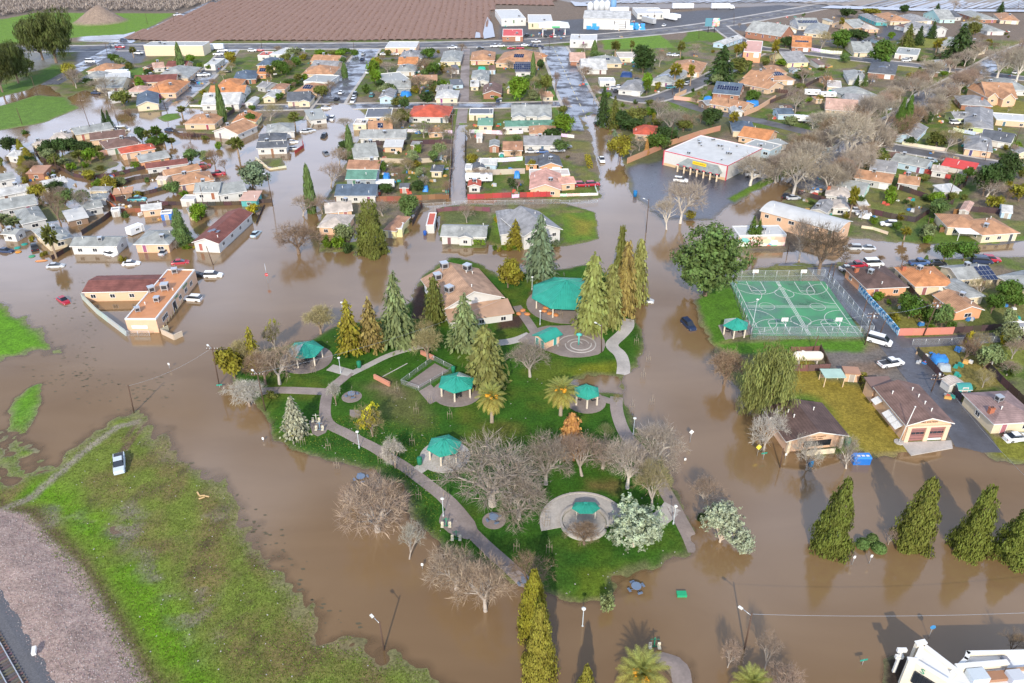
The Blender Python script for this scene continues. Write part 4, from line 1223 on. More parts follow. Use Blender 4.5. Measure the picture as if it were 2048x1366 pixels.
# community hall in the park
root, cen, Wd, Dd, rz, z = house((886, 620), (1010, 595), (958, 537), 'G', 3.6, 'hal', 'W', name='community_hall', cat='hall', group=None, cool=0, p=.42, ov=.7,
      label='large tan-roofed white community hall at the top of the park', lm='tan-roofed community hall', wing=[((898, 644), (1029, 626), (1014, 603), 's', 2.5, 'hal', .14)])
for x, y in ((-Wd * .28, -Dd * .2), (-Wd * .3, Dd * .25), (Wd * .22, Dd * .3), (-Wd * .12, Dd * .42)): cooler(root, x, y, z(x, y) - .2, 1.5)
# church with a broad grey roof
root, cen, Wd, Dd, rz, z = house((1046, 474), (1126, 459), (1116, 416), 'G', 4.2, 'gry', 'W', name='church', cat='church', group=None, cool=0, p=.46, ov=.6,
      label='white church with a broad grey gabled roof beside a square lawn', lm='white church', wing=[((1000, 470), (1056, 468), (1052, 420), 'G', 3.4, 'gry', .14), ((1050, 480), (1106, 472), (1102, 462), 'g', 2.8, 'gry', .4)])
mb = MB(); mb.box((0, 0, .8), (.35, .25, 1.6), 0); mb.box((0, 0, 1.1), (.9, .25, .25), 0)
mb.obj('cross', M['trim'], root, (.5, -Dd / 2 + .6, z(.5, 0) - .1))
# supermarket with red trim
root, cen, Wd, Dd, rz, z = house((1329, 303), (1455, 333), (1530, 300), 'f', 5.0, 'wht', 'W', name='supermarket', cat='shop', group=None, cool=0, open=0,
      label='large white supermarket with red trim and a grey awning over its entrance', lm='white supermarket with red trim')
red = (.55, .05, .09)
for s in (-1, 1):
    piece('red_trim', root, (0, s * (Dd / 2 + .08), 5.25), (Wd + .3, .08, .28), 'paint', red); piece('red_trim', root, (s * (Wd / 2 + .08), 0, 5.25), (.08, Dd + .1, .28), 'paint', red)
    piece('corner_trim', root, (s * (Wd / 2 + .06), -Dd / 2 - .06, 2.5), (.3, .3, 5.2), 'paint', red)
piece('dado_band', root, (0, -Dd / 2 - .03, .6), (Wd - .5, .08, .9), 'paint', (.60, .42, .24))
mb = MB(); aw = Wd * .32
mb.v += [(-aw, -Dd / 2 - 3.2, 2.9), (aw, -Dd / 2 - 3.2, 2.9), (aw - 2, -Dd / 2 - .05, 4.6), (-aw + 2, -Dd / 2 - .05, 4.6), (-aw, -Dd / 2 - 3.2, 2.6), (aw, -Dd / 2 - 3.2, 2.6), (aw, -Dd / 2 - .05, 2.6), (-aw, -Dd / 2 - .05, 2.6)]
for f in ((0, 1, 2, 3), (4, 5, 1, 0), (5, 6, 2, 1), (7, 4, 0, 3), (7, 6, 5, 4)): mb.face(f)
mb.obj('awning', M['roof'], root, color=(.27, .30, .29), loc=(Wd * .12, 0, 0))
for i in range(7):
    x = Wd * .12 - aw + .3 + i * (2 * aw - .6) / 6
    piece('awning_post', root, (x, -Dd / 2 - 3.0, 1.2), (.42, .42, 2.75), 'paint', (.75, .60, .42)); piece('post_cap', root, (x, -Dd / 2 - 3.25, 2.72), (1.0, .12, .3), 'paint', red)
    if i < 6: mk('window', window_mesh(2.0, 1.6), root, (x + 1.2, -Dd / 2 - .1, 1.5))
sg = piece('sign_board', root, (Wd * .12, -Dd / 2 - 2.1, 4.35), (5.2, .15, 1.1), 'paint', (.80, .55, .02))
text('DOLLAR GENERAL', .55, root, (Wd * .12, -Dd / 2 - 2.2, 4.35), (HP, 0, 0), M['signdark'])
rr = random.Random(3)
for i in range(14): cooler(root, rr.uniform(-.42, .42) * Wd, rr.uniform(-.42, .42) * Dd, 5.1, rr.uniform(.4, .9))
# vault-roofed warehouse
house((1519, 421), (1677, 464), (1707, 443), 'v', 4.4, 'wht', 'P', name='warehouse', cat='warehouse', group=None, cool=0, p=.22,
      label='long pale warehouse with a low curved white roof', lm='curved-roof warehouse')
# painted mural building
root, cen, Wd, Dd, rz, z = house((1478, 473), (1573, 471), (1560, 452), 'f', 3.2, 'wht', 'W', name='mural_building', cat='building', group=None, cool=2, open=0,
      label='small white flat-roofed building with a colourful painted mural wall', lm='mural building')
def mural_mat():
    m, nt, n, l, p = nmat('mural_paint')
    tc = n.new('ShaderNodeTexCoord'); mp = n.new('ShaderNodeMapping'); mp.inputs['Scale'].default_value = (.6, .6, .9)
    v = n.new('ShaderNodeTexVoronoi'); v.inputs['Scale'].default_value = .9; v.inputs['Randomness'].default_value = 1
    l.new(tc.outputs['Object'], mp.inputs[0]); l.new(mp.outputs[0], v.inputs['Vector'])
    sp = n.new('ShaderNodeSeparateColor'); l.new(v.outputs['Color'], sp.inputs[0])
    cr = n.new('ShaderNodeValToRGB'); cr.color_ramp.interpolation = 'CONSTANT'
    cols = [(.75, .68, .58), (.75, .45, .33), (.70, .16, .10), (.78, .72, .62), (.20, .50, .48), (.72, .38, .48), (.12, .38, .62), (.75, .58, .40), (.25, .58, .35), (.78, .74, .68)]
    e = cr.color_ramp.elements
    e[0].color = (*cols[0], 1); e[1].position = .1; e[1].color = (*cols[1], 1)
    for i in range(2, 10): x = e.new(i / 10); x.color = (*cols[i], 1)
    l.new(sp.outputs[0], cr.inputs[0]); l.new(cr.outputs[0], p.inputs['Base Color']); p.inputs['Roughness'].default_value = .7
    return m
M['mural'] = mural_mat()
mb = MB(); mb.box((0, -Dd / 2 - .03, 1.35), (Wd - .1, .06, 2.9)); mb.obj('mural', M['mural'], root)
# fire station
root, cen, Wd, Dd, rz, z = house((1812, 852), (1910, 847), (1849, 769), 'G', 4.0, 'brn', 'P', name='fire_station', cat='fire station', group=None, cool=0, p=.32, ov=.5, open=0,
      label='peach fire station with a brown gabled roof and two vehicle doors', lm='fire station', wing=[((1746, 780), (1796, 778), (1800, 754), 's', 3.4, 'brn', .08)])
for s in (-1, 1):
    x = s * Wd * .22; yf = -(Dd / 2 - .5)
    g = piece('vehicle_door', root, (0, 0, 1.6), (3.6, .12, 3.1), 'paint', (.30, .14, .13), 0, (x, yf - .05, -.05))
    for i in range(4): mb = MB(); mb.box((-1.2 + .8 * i, -.09, 1.95), (.7, .05, .5)); mb.obj('pane', M['glass'], g)
    for zz in (.75, 1.4, 2.5): mb = MB(); mb.box((0, -.085, zz), (3.5, .03, .05)); mb.obj('panel_joint', M['dark'], g)
    if s > 0: mb = MB(); mb.box((0, -.09, .35), (3.5, .04, .6)); mb.obj('white_stripe', M['trim'], g)
for x in (-.46, 0, .46): piece('pilaster', root, (x * (Wd - 1.4), -(Dd / 2 - .5) - .2, 1.7), (.8, .45, 3.6), 'paint', (.74, .52, .36))
piece('lintel', root, (0, -(Dd / 2 - .5) - .22, 3.5), (Wd - 1.1, .5, .35), 'paint', (.76, .56, .40))
text('FIRE STATION', .5, root, (0, -(Dd / 2 - .5) - .06, 4.25), (HP, 0, 0), M['signdark'])
for i in range(4):
    mb = MB(); mb.v += [(0, -.9, 2.9), (0, .9, 2.9), (-1.3, .9, 2.1), (-1.3, -.9, 2.1), (0, -.9, 2.8), (0, .9, 2.8), (-1.3, .9, 2.0), (-1.3, -.9, 2.0)]
    for f in ((0, 1, 2, 3), (7, 6, 5, 4), (3, 2, 6, 7), (0, 3, 7, 4), (1, 5, 6, 2), (0, 4, 5, 1)): mb.face(f)
    mb.obj('window_awning', M['trim'], root, (-(Wd / 2 - .5) - .02, Dd * (.3 if i == 3 else -.05 - .13 * i), .1))
for i in range(4):
    y = Dd * (-.3 + .18 * i); mk('roof_vent', vent_mesh(), root, (1.2, y, z(1.2, y)))
# office with the dark brown roof
root, cen, Wd, Dd, rz, z = house((1572, 884), (1699, 872), (1662, 804), 'G', 3.0, 'dbr', 'P', name='office_building', cat='office', group=None, cool=0, p=.26, ov=.8,
      label='low peach office with a dark brown shingle roof beside the yellow lawn', lm='dark brown-roofed office', open=0)
for s in (-2.5, 2.5): mk('roof_vent', vent_mesh(), root, (s, 2, z(s, 2)))
yf = -(Dd / 2 - .8)
piece('porch_wall', root, (.6, yf - 1.5, .3), (5.6, .2, 1.5), 'paint', (.76, .66, .48)); piece('porch_shade_sheet', root, (.6, yf - .03, 1.4), (5.2, .08, 1.3), 'glass')  # solid dark sheet stands in for the shade above the porch wall
text('MERCED COUNTY', .42, root, (.2, yf - .06, 2.85), (HP, 0, 0), M['signdark'])
text('PLANADA OFFICE', .3, root, (.2, yf - .06, 2.4), (HP, 0, 0), M['signdark'])
for s in (-1, 1): piece('roof_post', root, (s * (Wd / 2 - 1.0), yf - .3, 1.4), (.5, .5, 2.6), 'paint', (.74, .62, .44))
# long cream warehouse at the far left of the highway
root, cen, Wd, Dd, rz, z = house((287, 92), (405, 92), (413, 84), 'f', 5.5, 'gr2', 'C', name='warehouse', cat='warehouse', group=None, cool=2, open=0,
      label='long cream warehouse with a grey roof on the far left of the highway', lm='long cream warehouse')
house((1140, 81), (1194, 82), (1193, 70), 'f', 4.2, 'wht', 'W', name='shop', cat='shop', group=None, label='white corner shop with a raised sign wall beside the highway', lm='white corner shop by the highway')
# big depot with blue and white pallets
root, cen, Wd, Dd, rz, z = house((1166, 36), (1262, 38), (1264, 22), 'g', 7.0, 'wht', 'W', name='depot', cat='depot', group=None, cool=0, p=.12, open=0,
      label='big white-roofed depot with blue and white stacks in its yard', lm='big white-roofed depot')
mk('garage_door', door_mesh(2.6, 2.2), root, (Wd * .28, -Dd / 2 + .4, 1.2), 0, (.03, .03, .05)).scale = (3, 1, 2)
house((1490, 62), (1562, 73), (1556, 62), 'g', 4.0, 'gr2', 'K', name='church', cat='church', group=None, cool=0, p=.7, label='brick church with a very steep pale grey roof near the top right', lm='steep-roofed brick church')
# petrol station canopy
cx, cy = G(1107, 71)
root = empty('petrol_station_canopy', (cx, cy, 0))
mb = MB(); mb.box((0, 0, 6.2), (19, 14, 1.2), 0); mb.v += [(-9.5, -7, 6.8), (9.5, -7, 6.8), (9.5, 7, 6.8), (-9.5, 7, 6.8), (-3.5, 0, 8.6), (3.5, 0, 8.6)]
n = 8
for f in ((0, 1, 5, 4), (1, 2, 5), (2, 3, 4, 5), (3, 0, 4)): mb.face([n + i for i in f], 0)
mb.obj('canopy_roof', M['trim'], root)
for x in (-7, 0, 7):
    for y in (-5, 5): piece('column', root, (x, y, 2.8), (.5, .5, 5.6), 'trim')
    piece('fuel_pump', root, (x, 0, .9), (1.0, .6, 1.8), 'paint', (.6, .1, .1))
piece('sign_panel', root, (1, -7.1, 6.2), (5, .12, .9), 'paint', (.05, .4, .15))
tag(root, 'white petrol station canopy with a small green sign beside the highway', 'canopy', lm='white petrol station canopy')

# stucco building at the bottom right corner, seen from above
P1 = G(1808, 1326, 4.6); P2 = G(1838, 1289, 5.2); P3 = G(1915, 1345, 5.2)
root = empty('mission_style_building', (*G(1880, 1380), 0))
ox, oy = root.location.x, root.location.y
def lo(px, py, z): a = G(px, py, z); return (a[0] - ox, a[1] - oy)
CREAM = (.70, .64, .52)
def wall_run(pts, z0, z1, t, name, mat='wall', col=(.70, .64, .52), caps=True):
    for a, b in zip(pts, pts[1:]):
        L = math.dist(a, b); an = math.atan2(b[1] - a[1], b[0] - a[0])
        mb = MB(); mb.box((0, 0, (z0 + z1) / 2), (L + t * .9, t, z1 - z0))
        o = mb.obj(name, M[mat], root, ((a[0] + b[0]) / 2, (a[1] + b[1]) / 2, 0), an, col)
        if caps:
            mb = MB(); mb.box((0, 0, z1 + .08), (L + t * 1.2, t + .18, .16)); mb.obj('coping', M['trim'], root, ((a[0] + b[0]) / 2, (a[1] + b[1]) / 2, 0), an)
h1 = 4.9
q = [lo(1831, 1322, h1), lo(1846, 1289, h1), lo(1916, 1343, h1), lo(1900, 1364, h1)]
mb = MB(); mb.prism(q[::-1] if sum(q[i][0] * q[(i + 1) % 4][1] - q[(i + 1) % 4][0] * q[i][1] for i in range(4)) < 0 else q, -.6, h1 - .7)
mb.obj('wall', M['wall'], root, color=CREAM)
mb = MB(); mb.prism([(x * .96 + sum(p[0] for p in q) / 4 * .04, y * .96 + sum(p[1] for p in q) / 4 * .04) for x, y in (q[::-1] if sum(q[i][0] * q[(i + 1) % 4][1] - q[(i + 1) % 4][0] * q[i][1] for i in range(4)) < 0 else q)], h1 - .68, h1 - .55)
mb.obj('roof', M['flatroof'], root, color=(.74, .75, .76))
wall_run([q[3], q[0], q[1], q[2]], h1 - 1.0, h1, .35, 'parapet')
e1 = (q[0][0] - .7, q[0][1] + .1)
wall_run([e1, q[0]], -.5, h1 + .1, .45, 'buttress')
e2 = (q[1][0] - .9, q[1][1] - .2)
wall_run([q[1], e2], -.5, h1 + .5, .45, 'buttress')
h2 = 4.6
r = [lo(1905, 1345, h2), lo(1932, 1318, h2), lo(1936, 1306, h2), lo(2140, 1302, h2), lo(2160, 1500, h2), lo(1905, 1500, h2)]
mb = MB(); mb.prism(r[::-1] if sum(r[i][0] * r[(i + 1) % 6][1] - r[(i + 1) % 6][0] * r[i][1] for i in range(6)) < 0 else r, -.6, h2 - .6); mb.obj('wall', M['wall'], root, color=CREAM)
mb = MB(); mb.prism([(x * .985, y * .985) for x, y in (r[::-1] if sum(r[i][0] * r[(i + 1) % 6][1] - r[(i + 1) % 6][0] * r[i][1] for i in range(6)) < 0 else r)], h2 - .58, h2 - .5); mb.obj('roof', M['flatroof'], root, color=(.70, .71, .73))
wall_run(r[:4], h2 - .9, h2, .3, 'parapet')
wall_run([lo(1915, 1336, h2), lo(2010, 1328, h2)], h2 - .6, h2 + .3, .5, 'parapet')
ang = math.atan2(q[3][1] - q[0][1], q[3][0] - q[0][0])
for i in range(5):
    t = .16 + .12 * i
    x, y = q[0][0] + (q[3][0] - q[0][0]) * t, q[0][1] + (q[3][1] - q[0][1]) * t
    mb = MB(); mb.box((0, 0, 2.4), (.55, .5, 2.0)); mb.obj('window', M['glass'], root, (x, y, 0), ang)
tx, ty = q[0][0] + (q[3][0] - q[0][0]) * .3, q[0][1] + (q[3][1] - q[0][1]) * .3
text('S', 1.2, root, (tx - .25, ty - .18, 4.2), (HP, 0, ang), M['signgreen'])
for x, y, c, s in ((1955, 1352, (.5, .55, .58), (2.2, 1.6, 1.0)), (1995, 1350, (.35, .18, .10), (3, 1.2, .5)), (2030, 1355, (.5, .52, .55), (1.8, 1.5, 1.1)), (2012, 1316, (.25, .25, .28), (.8, .8, .4)), (1975, 1345, (.40, .22, .12), (2.5, .5, .4)), (2040, 1335, (.4, .25, .15), (3.5, .4, .3))):
    a = lo(x, y, h2); piece('roof_unit', root, (0, 0, h2 - .5 + s[2] / 2), s, 'paint', c, .1, (a[0], a[1], 0))
tag(root, 'cream stucco building with a white flat roof at the bottom right corner', 'building', lm='cream stucco corner building')
# its roadside sign
x, y = G(1786, 1345)
root = empty('pylon_sign', (x, y, 0))
mb = MB(); mb.box((0, 0, 2.3), (.35, .3, 5.0), 0); mb.obj('post', M['trim'], root)
for zz, w in ((3.2, 1.0), (4.5, 1.2)):
    s = piece('sign_panel', root, (0, 0, zz), (w, .4, .55), 'trim'); mb = MB(); mb.box((0, -.27, zz), (w * .7, .04, .35)); mb.obj('sign_face', M['lampglass'], s)
tag(root, 'white two-panel pylon sign in the dark bed beside the stucco building', 'sign')

# ---------------------------------------------------------------- park pavilions
TEAL = (.035, .33, .25)
def pavilion(px, py, rad, n, rot, lab, eh=2.4, rh=1.5, cat='pavilion', padr=None, pale=(), posts=True, off=(0, 0), lm=None, pm='path'):
    x, y = G(px, py)
    if padr: x, y, g = disc(px, py, padr, 'pavilion_floor', pm)
    else: g = tz(x, y) + .05
    root = empty(cat, (x, y, g), rot)
    for i in range(n):
        a, b = 2 * math.pi * i / n, 2 * math.pi * (i + 1) / n
        p0 = (rad * math.cos(a), rad * math.sin(a)); p1 = (rad * math.cos(b), rad * math.sin(b))
        mb = MB()
        mb.v += [(*p0, eh), (*p1, eh), (0, 0, eh + rh), (*p0, eh - .14), (*p1, eh - .14), (0, 0, eh + rh - .2)]
        for f in ((0, 1, 2), (5, 4, 3), (0, 3, 4, 1), (1, 4, 5, 2), (2, 5, 3, 0)): mb.face(f)
        k = max(3, int(math.dist(p0, p1) / .5))
        for j in range(1, k):            # standing seams
            u = j / k; t = 1 - abs(2 * u - 1)
            e = Vector((p0[0] + (p1[0] - p0[0]) * u, p0[1] + (p1[1] - p0[1]) * u, eh + .02)); mid = Vector(((p0[0] + p1[0]) / 2, (p0[1] + p1[1]) / 2, eh + .02)); top = Vector((0, 0, eh + rh + .02))
            q = e + (top - mid) * t
            mb.tube(e, q, .035, n=3)
        mb.tube((*p0, eh + .02), (0, 0, eh + rh + .03), .06, n=4)
        o = mb.obj('roof_panel', M['green_metal'], root, color=(.42, .5, .48) if i in pale else TEAL)
        if i in pale: o['label'] = 'pale weathered roof panel'
        if posts:
            mb = MB(); r2 = .86
            mb.box((p0[0] * r2, p0[1] * r2, (eh - .25) / 2), (.26, .26, eh - .25)); mb.obj('post', M['paint'], root, color=(.72, .64, .52))
        mb = MB(); mb.tube((p0[0] * .86, p0[1] * .86, eh - .3), (p1[0] * .86, p1[1] * .86, eh - .3), .1, n=4); mb.obj('beam', M['paint'], root, color=(.6, .52, .42))
    tag(root, lab, cat, 'green metal pavilions in the park', None, lm)
    return root, x, y, g
def picnic_table():
    if 'pt' not in CACHE:
        root = empty('picnic_table', (0, 0, 0))
        mb = MB(); mb.box((0, 0, .74), (1.8, .75, .06)); mb.obj('table_top', M['dark'], root)
        for s in (-1, 1): mb = MB(); mb.box((0, s * .68, .44), (1.8, .28, .05)); mb.obj('bench', M['dark'], root)
        for s in (-1, 1): mb = MB(); mb.box((s * .6, 0, .36), (.08, .2, .7)); mb.box((s * .6, 0, .4), (.07, 1.5, .06)); mb.obj('leg', M['dark'], root)
        CACHE['pt'] = root; return root
    return copy_tree(CACHE['pt'])
def place_pt(x, y, z, rz, lab, group='picnic tables under the pavilions'):
    t = picnic_table(); t.location = (x, y, z); t.rotation_euler = (0, 0, rz); tag(t, lab, 'picnic table', group)
for px, py, r_, n, rot, lab, padr, pale, lm, tables in (
        (613, 722, 4.0, 6, .25, 'green six-sided pavilion at the left end of the park', 5.6, (3,), 'leftmost green pavilion', 3),
        (914, 788, 3.8, 6, .45, 'green pavilion with one pale roof panel beside the bocce court', 5.0, (0,), 'green pavilion by the bocce court', 3),
        (1172, 807, 2.7, 6, .5, 'small green pavilion at the flooded right side of the park', 3.9, (), 'small green pavilion on the right', 2),
        (890, 916, 3.2, 6, .35, 'small green pavilion on a pale round pad in mid park', 4.5, (), 'green pavilion on the pale round pad', 2),
        (1468, 668, 3.0, 6, .2, 'small green pavilion outside the basketball court fence', None, (2,), 'green pavilion outside the court', 2)):
    root, x, y, g = pavilion(px, py, r_, n, rot, lab, padr=padr, pale=pale, lm=lm, pm='pave' if px == 890 else 'path')
    for i in range(tables):
        a = 2.2 * i + .4
        place_pt(x + 1.7 * math.cos(a) * (1 if tables > 1 else 0), y + 1.5 * math.sin(a), g + .02, a, f"dark picnic table {['at the left','on the right','at the back'][i]} under the {lm}")
pavilion(1132, 611, 8.8, 8, .3, 'big eight-sided green pavilion behind the splash pad', 3.0, 3.4, padr=9.6, lm='big eight-sided green pavilion', pm='path')
bx, by = G(1108, 616)
for i, (dx, dy) in enumerate(((-3.5, -2.5), (-2.2, -3.6), (-.8, -4.4), (-3, -1), (-8.5, -2.2), (-9.5, -3.8), (-7.5, -4))):
    mb = MB(); mb.lathe([(.2, .02), (.75, .1), (.8, .35), (.45, .55), (.1, .6)], 9)
    o = mb.obj('boulder', M['bark'], None, (bx + dx + 1, by + dy, tz(bx + dx, by + dy)), i, (.55, .22, .08)); o.scale = (1, .8, .8)
    tag(o, None, 'boulder', 'orange boulders by the big pavilion', 'orange garden boulder')
# restroom
root, cen, Wd, Dd, rz, z = house((1064, 670), (1090, 685), (1119, 665), 'G', 2.7, 'grn', 'P', name='restroom', cat='restroom', group=None, cool=0, p=.4, ov=.5, open=0,
      label='small restroom block with a teal metal roof beside the splash pad', lm='teal-roofed restroom')
for o in root.children:
    if o.name.startswith('roof'): o.color = (*TEAL, 1); o.data.materials[0] = M['green_metal']; o.data.materials[1] = M['green_metal']
for s in (-1, 1): mk('door', door_mesh(.95, 2.05), root, (s * Wd * .2, -(Dd / 2 - .5), .3), 0, (.05, .28, .25))
mk('door', door_mesh(.95, 2.05), root, (Wd / 2 - .5, Dd * .15, .3), HP, (.05, .28, .25))
# splash pad with spiral walls
zt = pad([(1035, 685), (1060, 668), (1085, 655), (1120, 655), (1165, 652), (1200, 668), (1212, 690), (1205, 710), (1170, 718), (1130, 718), (1095, 705), (1065, 695)], 'splash_pad_floor', 'path', .08)
x, y = G(1157, 693); R_ = 42 * mpp(1157, 693)
root = empty('splash_pad', (x, y, zt))
def arc_strip(mb, r0, r1, a0, a1, w, z0, z1, n=40):
    P = [((r0 + (r1 - r0) * i / n) * math.cos(a0 + (a1 - a0) * i / n) for _ in (0,)) for i in range(n + 1)]
    pts = []
    for i in range(n + 1):
        r = r0 + (r1 - r0) * i / n; a = a0 + (a1 - a0) * i / n
        pts.append((math.cos(a), math.sin(a), r))
    i0 = len(mb.v)
    for c, s, r in pts:
        for rr_, zz in ((r - w / 2, z0), (r + w / 2, z0), (r + w / 2, z1), (r - w / 2, z1)): mb.v.append((c * rr_, s * rr_, zz))
    for i in range(n):
        a, b = i0 + 4 * i, i0 + 4 * i + 4
        for j in range(4): k = (j + 1) % 4; mb.face((a + j, a + k, b + k, b + j))
    mb.face((i0, i0 + 3, i0 + 2, i0 + 1)); e = i0 + 4 * n; mb.face((e, e + 1, e + 2, e + 3))
mb = MB(); arc_strip(mb, R_ * .2, R_ * .62, .5, 6.5, .25, 0, .06, 60); mb.obj('spiral_kerb', M['pave'], root)
mb = MB(); arc_strip(mb, R_ * .62, R_ * 1.0, 3.0, 9.6, .25, 0, .06, 70); mb.obj('outer_kerb', M['pave'], root)
mb = MB(); arc_strip(mb, R_ * .5, R_ * .55, .2, 2.8, .2, 0, .05, 30); mb.obj('inner_kerb', M['pave'], root)
o = MB(); o.tube((0, 0, 0), (0, 0, 2.6), .16, n=8); o.tube((0, 0, 2.6), (0, 0, 2.9), .75, .2, 10); o.obj('spray_post', M['paint'], root, color=(.1, .5, .42))
tag(root, 'round splash pad with pale spiral kerbs and a teal spray post', 'splash pad', lm='round splash pad')
# amphitheatre
x, y = G(1168, 1050); g = tz(x, y) + .05
root = empty('amphitheatre', (x, y, g))
mp_ = mpp(1168, 1050)
mb = MB(); arc_strip(mb, 5.3, 5.3, -.1, math.pi + .25, 3.0, -.5, .08, 48); mb.obj('curved_terrace', M['pave'], root)
mb = MB(); arc_strip(mb, 6.95, 6.95, -.1, math.pi + .25, .35, -.5, .2, 48); mb.obj('terrace_kerb', M['pave'], root)
mb = MB(); mb.prism([(3.5 * math.cos(2 * math.pi * i / 36), 3.5 * math.sin(2 * math.pi * i / 36)) for i in range(36)], -.5, .04); mb.obj('stage_floor', M['pave'], root)
mb = MB(); arc_strip(mb, 3.75, 3.75, -.3, math.pi * 2 - .55, .35, -.4, .55, 60); mb.obj('ring_wall', M['pave'], root)
mb = MB(); arc_strip(mb, 3.2, 3.2, math.pi + .1, math.pi * 2 - .1, .3, -.4, .3, 40); mb.obj('bench_step', M['pave'], root)
tag(root, 'round concrete amphitheatre with a curved terrace in the lower park', 'amphitheatre', lm='round amphitheatre')
px_, py_ = x + .3, y + 1.6
root = empty('stage_canopy', (px_, py_, g), 0)
for i in range(5):
    a, b = math.pi * (i / 5) * 1.5 - math.pi * .25 + math.pi, math.pi * ((i + 1) / 5) * 1.5 - math.pi * .25 + math.pi
    p0, p1 = (2.3 * math.cos(a), 1.6 * math.sin(a)), (2.3 * math.cos(b), 1.6 * math.sin(b))
    mb = MB(); mb.v += [(*p0, 1.9), (*p1, 1.9), (0, .6, 2.5), (*p0, 1.8), (*p1, 1.8), (0, .6, 2.4)]
    for f in ((0, 1, 2), (5, 4, 3), (0, 3, 4, 1), (1, 4, 5, 2), (2, 5, 3, 0)): mb.face(f)
    for u in (.25, .5, .75):
        e = Vector((p0[0] + (p1[0] - p0[0]) * u, p0[1] + (p1[1] - p0[1]) * u, 1.92)); mb.tube(e, e + (Vector((0, .6, 2.52)) - e) * .8, .03, n=3)
    mb.obj('roof_panel', M['green_metal'], root, color=TEAL)
for s in (-1, 1):
    for t in (-.9, 1.2): mb = MB(); mb.box((s * 1.5, t * .8, .92), (.16, .16, 1.84)); mb.obj('post', M['paint'], root, color=(.5, .48, .42))
tag(root, 'teal metal stage canopy over the round amphitheatre', 'canopy')
# ---------------------------------------------------------------- basketball courts
ca_, cb_, cc_, cd_ = G(1507, 675), G(1735, 672), G(1640, 564), G(1463, 564)
cx, cy = (ca_[0] + cb_[0] + cc_[0] + cd_[0]) / 4, (ca_[1] + cb_[1] + cc_[1] + cd_[1]) / 4
CW = (math.dist(ca_, cb_) + math.dist(cc_, cd_)) / 2; CD = (math.dist(ca_, cd_) + math.dist(cb_, cc_)) / 2
def court_mat():
    m, nt, n, l, p = nmat('green_court_paint')
    tc = n.new('ShaderNodeTexCoord'); a = n.new('ShaderNodeTexNoise'); a.inputs['Scale'].default_value = .16; a.inputs['Detail'].default_value = 6
    l.new(tc.outputs['Object'], a.inputs['Vector'])
    cr = n.new('ShaderNodeValToRGB'); e = cr.color_ramp.elements
    e[0].position = .33; e[0].color = (.055, .13, .085, 1); e[1].position = .6; e[1].color = (.075, .30, .14, 1)
    l.new(a.outputs['Fac'], cr.inputs[0]); l.new(cr.outputs[0], p.inputs['Base Color'])
    rr_ = n.new('ShaderNodeMapRange'); rr_.inputs[1].default_value = .35; rr_.inputs[2].default_value = .6; rr_.inputs[3].default_value = .15; rr_.inputs[4].default_value = .7
    l.new(a.outputs['Fac'], rr_.inputs[0]); l.new(rr_.outputs[0], p.inputs['Roughness'])
    return m
root = empty('basketball_court', (cx, cy, .32), math.radians(-1))
mb = MB(); mb.box((0, 0, -.35), (CW, CD, .7)); struct(mb.obj('court_surface', court_mat(), root))
def line_mb():
    mb = MB()
    def ln(x0, y0, x1, y1, w=.13):
        a = math.atan2(y1 - y0, x1 - x0); mb.box(((x0 + x1) / 2, (y0 + y1) / 2, .006), (math.dist((x0, y0), (x1, y1)) + w, w, .006), 0, a)
    def arc(ox, oy, r, a0=0, a1=2 * math.pi, n=28, w=.13):
        for i in range(n):
            t0, t1 = a0 + (a1 - a0) * i / n, a0 + (a1 - a0) * (i + 1) / n
            ln(ox + r * math.cos(t0), oy + r * math.sin(t0), ox + r * math.cos(t1), oy + r * math.sin(t1), w)
    return mb, ln, arc
mb, ln, arc = line_mb()
hw, hd = CW / 2 - 1.2, CD / 2 - .5
for s in (-.35, 0, .35): ln(s, -CD / 2 + .3, s, CD / 2 - .3, .12)
for s in (-.5, 0, .5): ln(-CW / 2 + 1.5, s, CW / 2 - 1.5, s, .08)
for sx in (-1, 1):
    xc = sx * CW / 4
    ln(sx * hw, -hd, sx * hw, hd)
    arc(xc, 0, 1.8); arc(0, sx * CD / 4, 2.3)
    for sy in (-1, 1):
        ye = sy * hd
        for d in (-1.8, 1.8): ln(xc + d, ye, xc + d, ye - sy * 5.0)
        ln(xc - 1.8, ye - sy * 5, xc + 1.8, ye - sy * 5); arc(xc, ye - sy * 5, 1.8, 0, math.pi * -sy, 14)
        arc(xc, ye - sy * 1.0, 6.0, 0, math.pi * -sy, 26)
        arc(sx * hw, sy * CD / 4, 5.2, math.pi / 2 if sx > 0 else -math.pi / 2, math.pi * 1.5 if sx > 0 else math.pi / 2, 22)
mb.obj('court_lines', M['linewhite'], root)
tag(root, 'green basketball court with white markings inside a tall chain-link fence', 'basketball court', lm='green basketball court')
LANDMARKS[-1] = ('green basketball court', cx, cy, root)
def hoop():
    if 'hoop' in CACHE: return copy_tree(CACHE['hoop'])
    r = empty('basketball_hoop', (0, 0, 0))
    mb = MB(); mb.tube((0, 0, 0), (0, 0, 3.0), .09, n=8); mb.tube((0, 0, 3.0), (0, .9, 3.2), .07, n=6); mb.obj('pole', M['metal'], r)
    mb = MB(); mb.box((0, 1.0, 3.35), (1.5, .06, .95)); mb.obj('backboard', M['trim'], r)
    mb = MB(); arc_strip(mb, .23, .23, 0, 2 * math.pi, .03, 0, .03, 14); mb.obj('rim', M['red'], r, (0, 1.3, 3.05))
    CACHE['hoop'] = r; return r
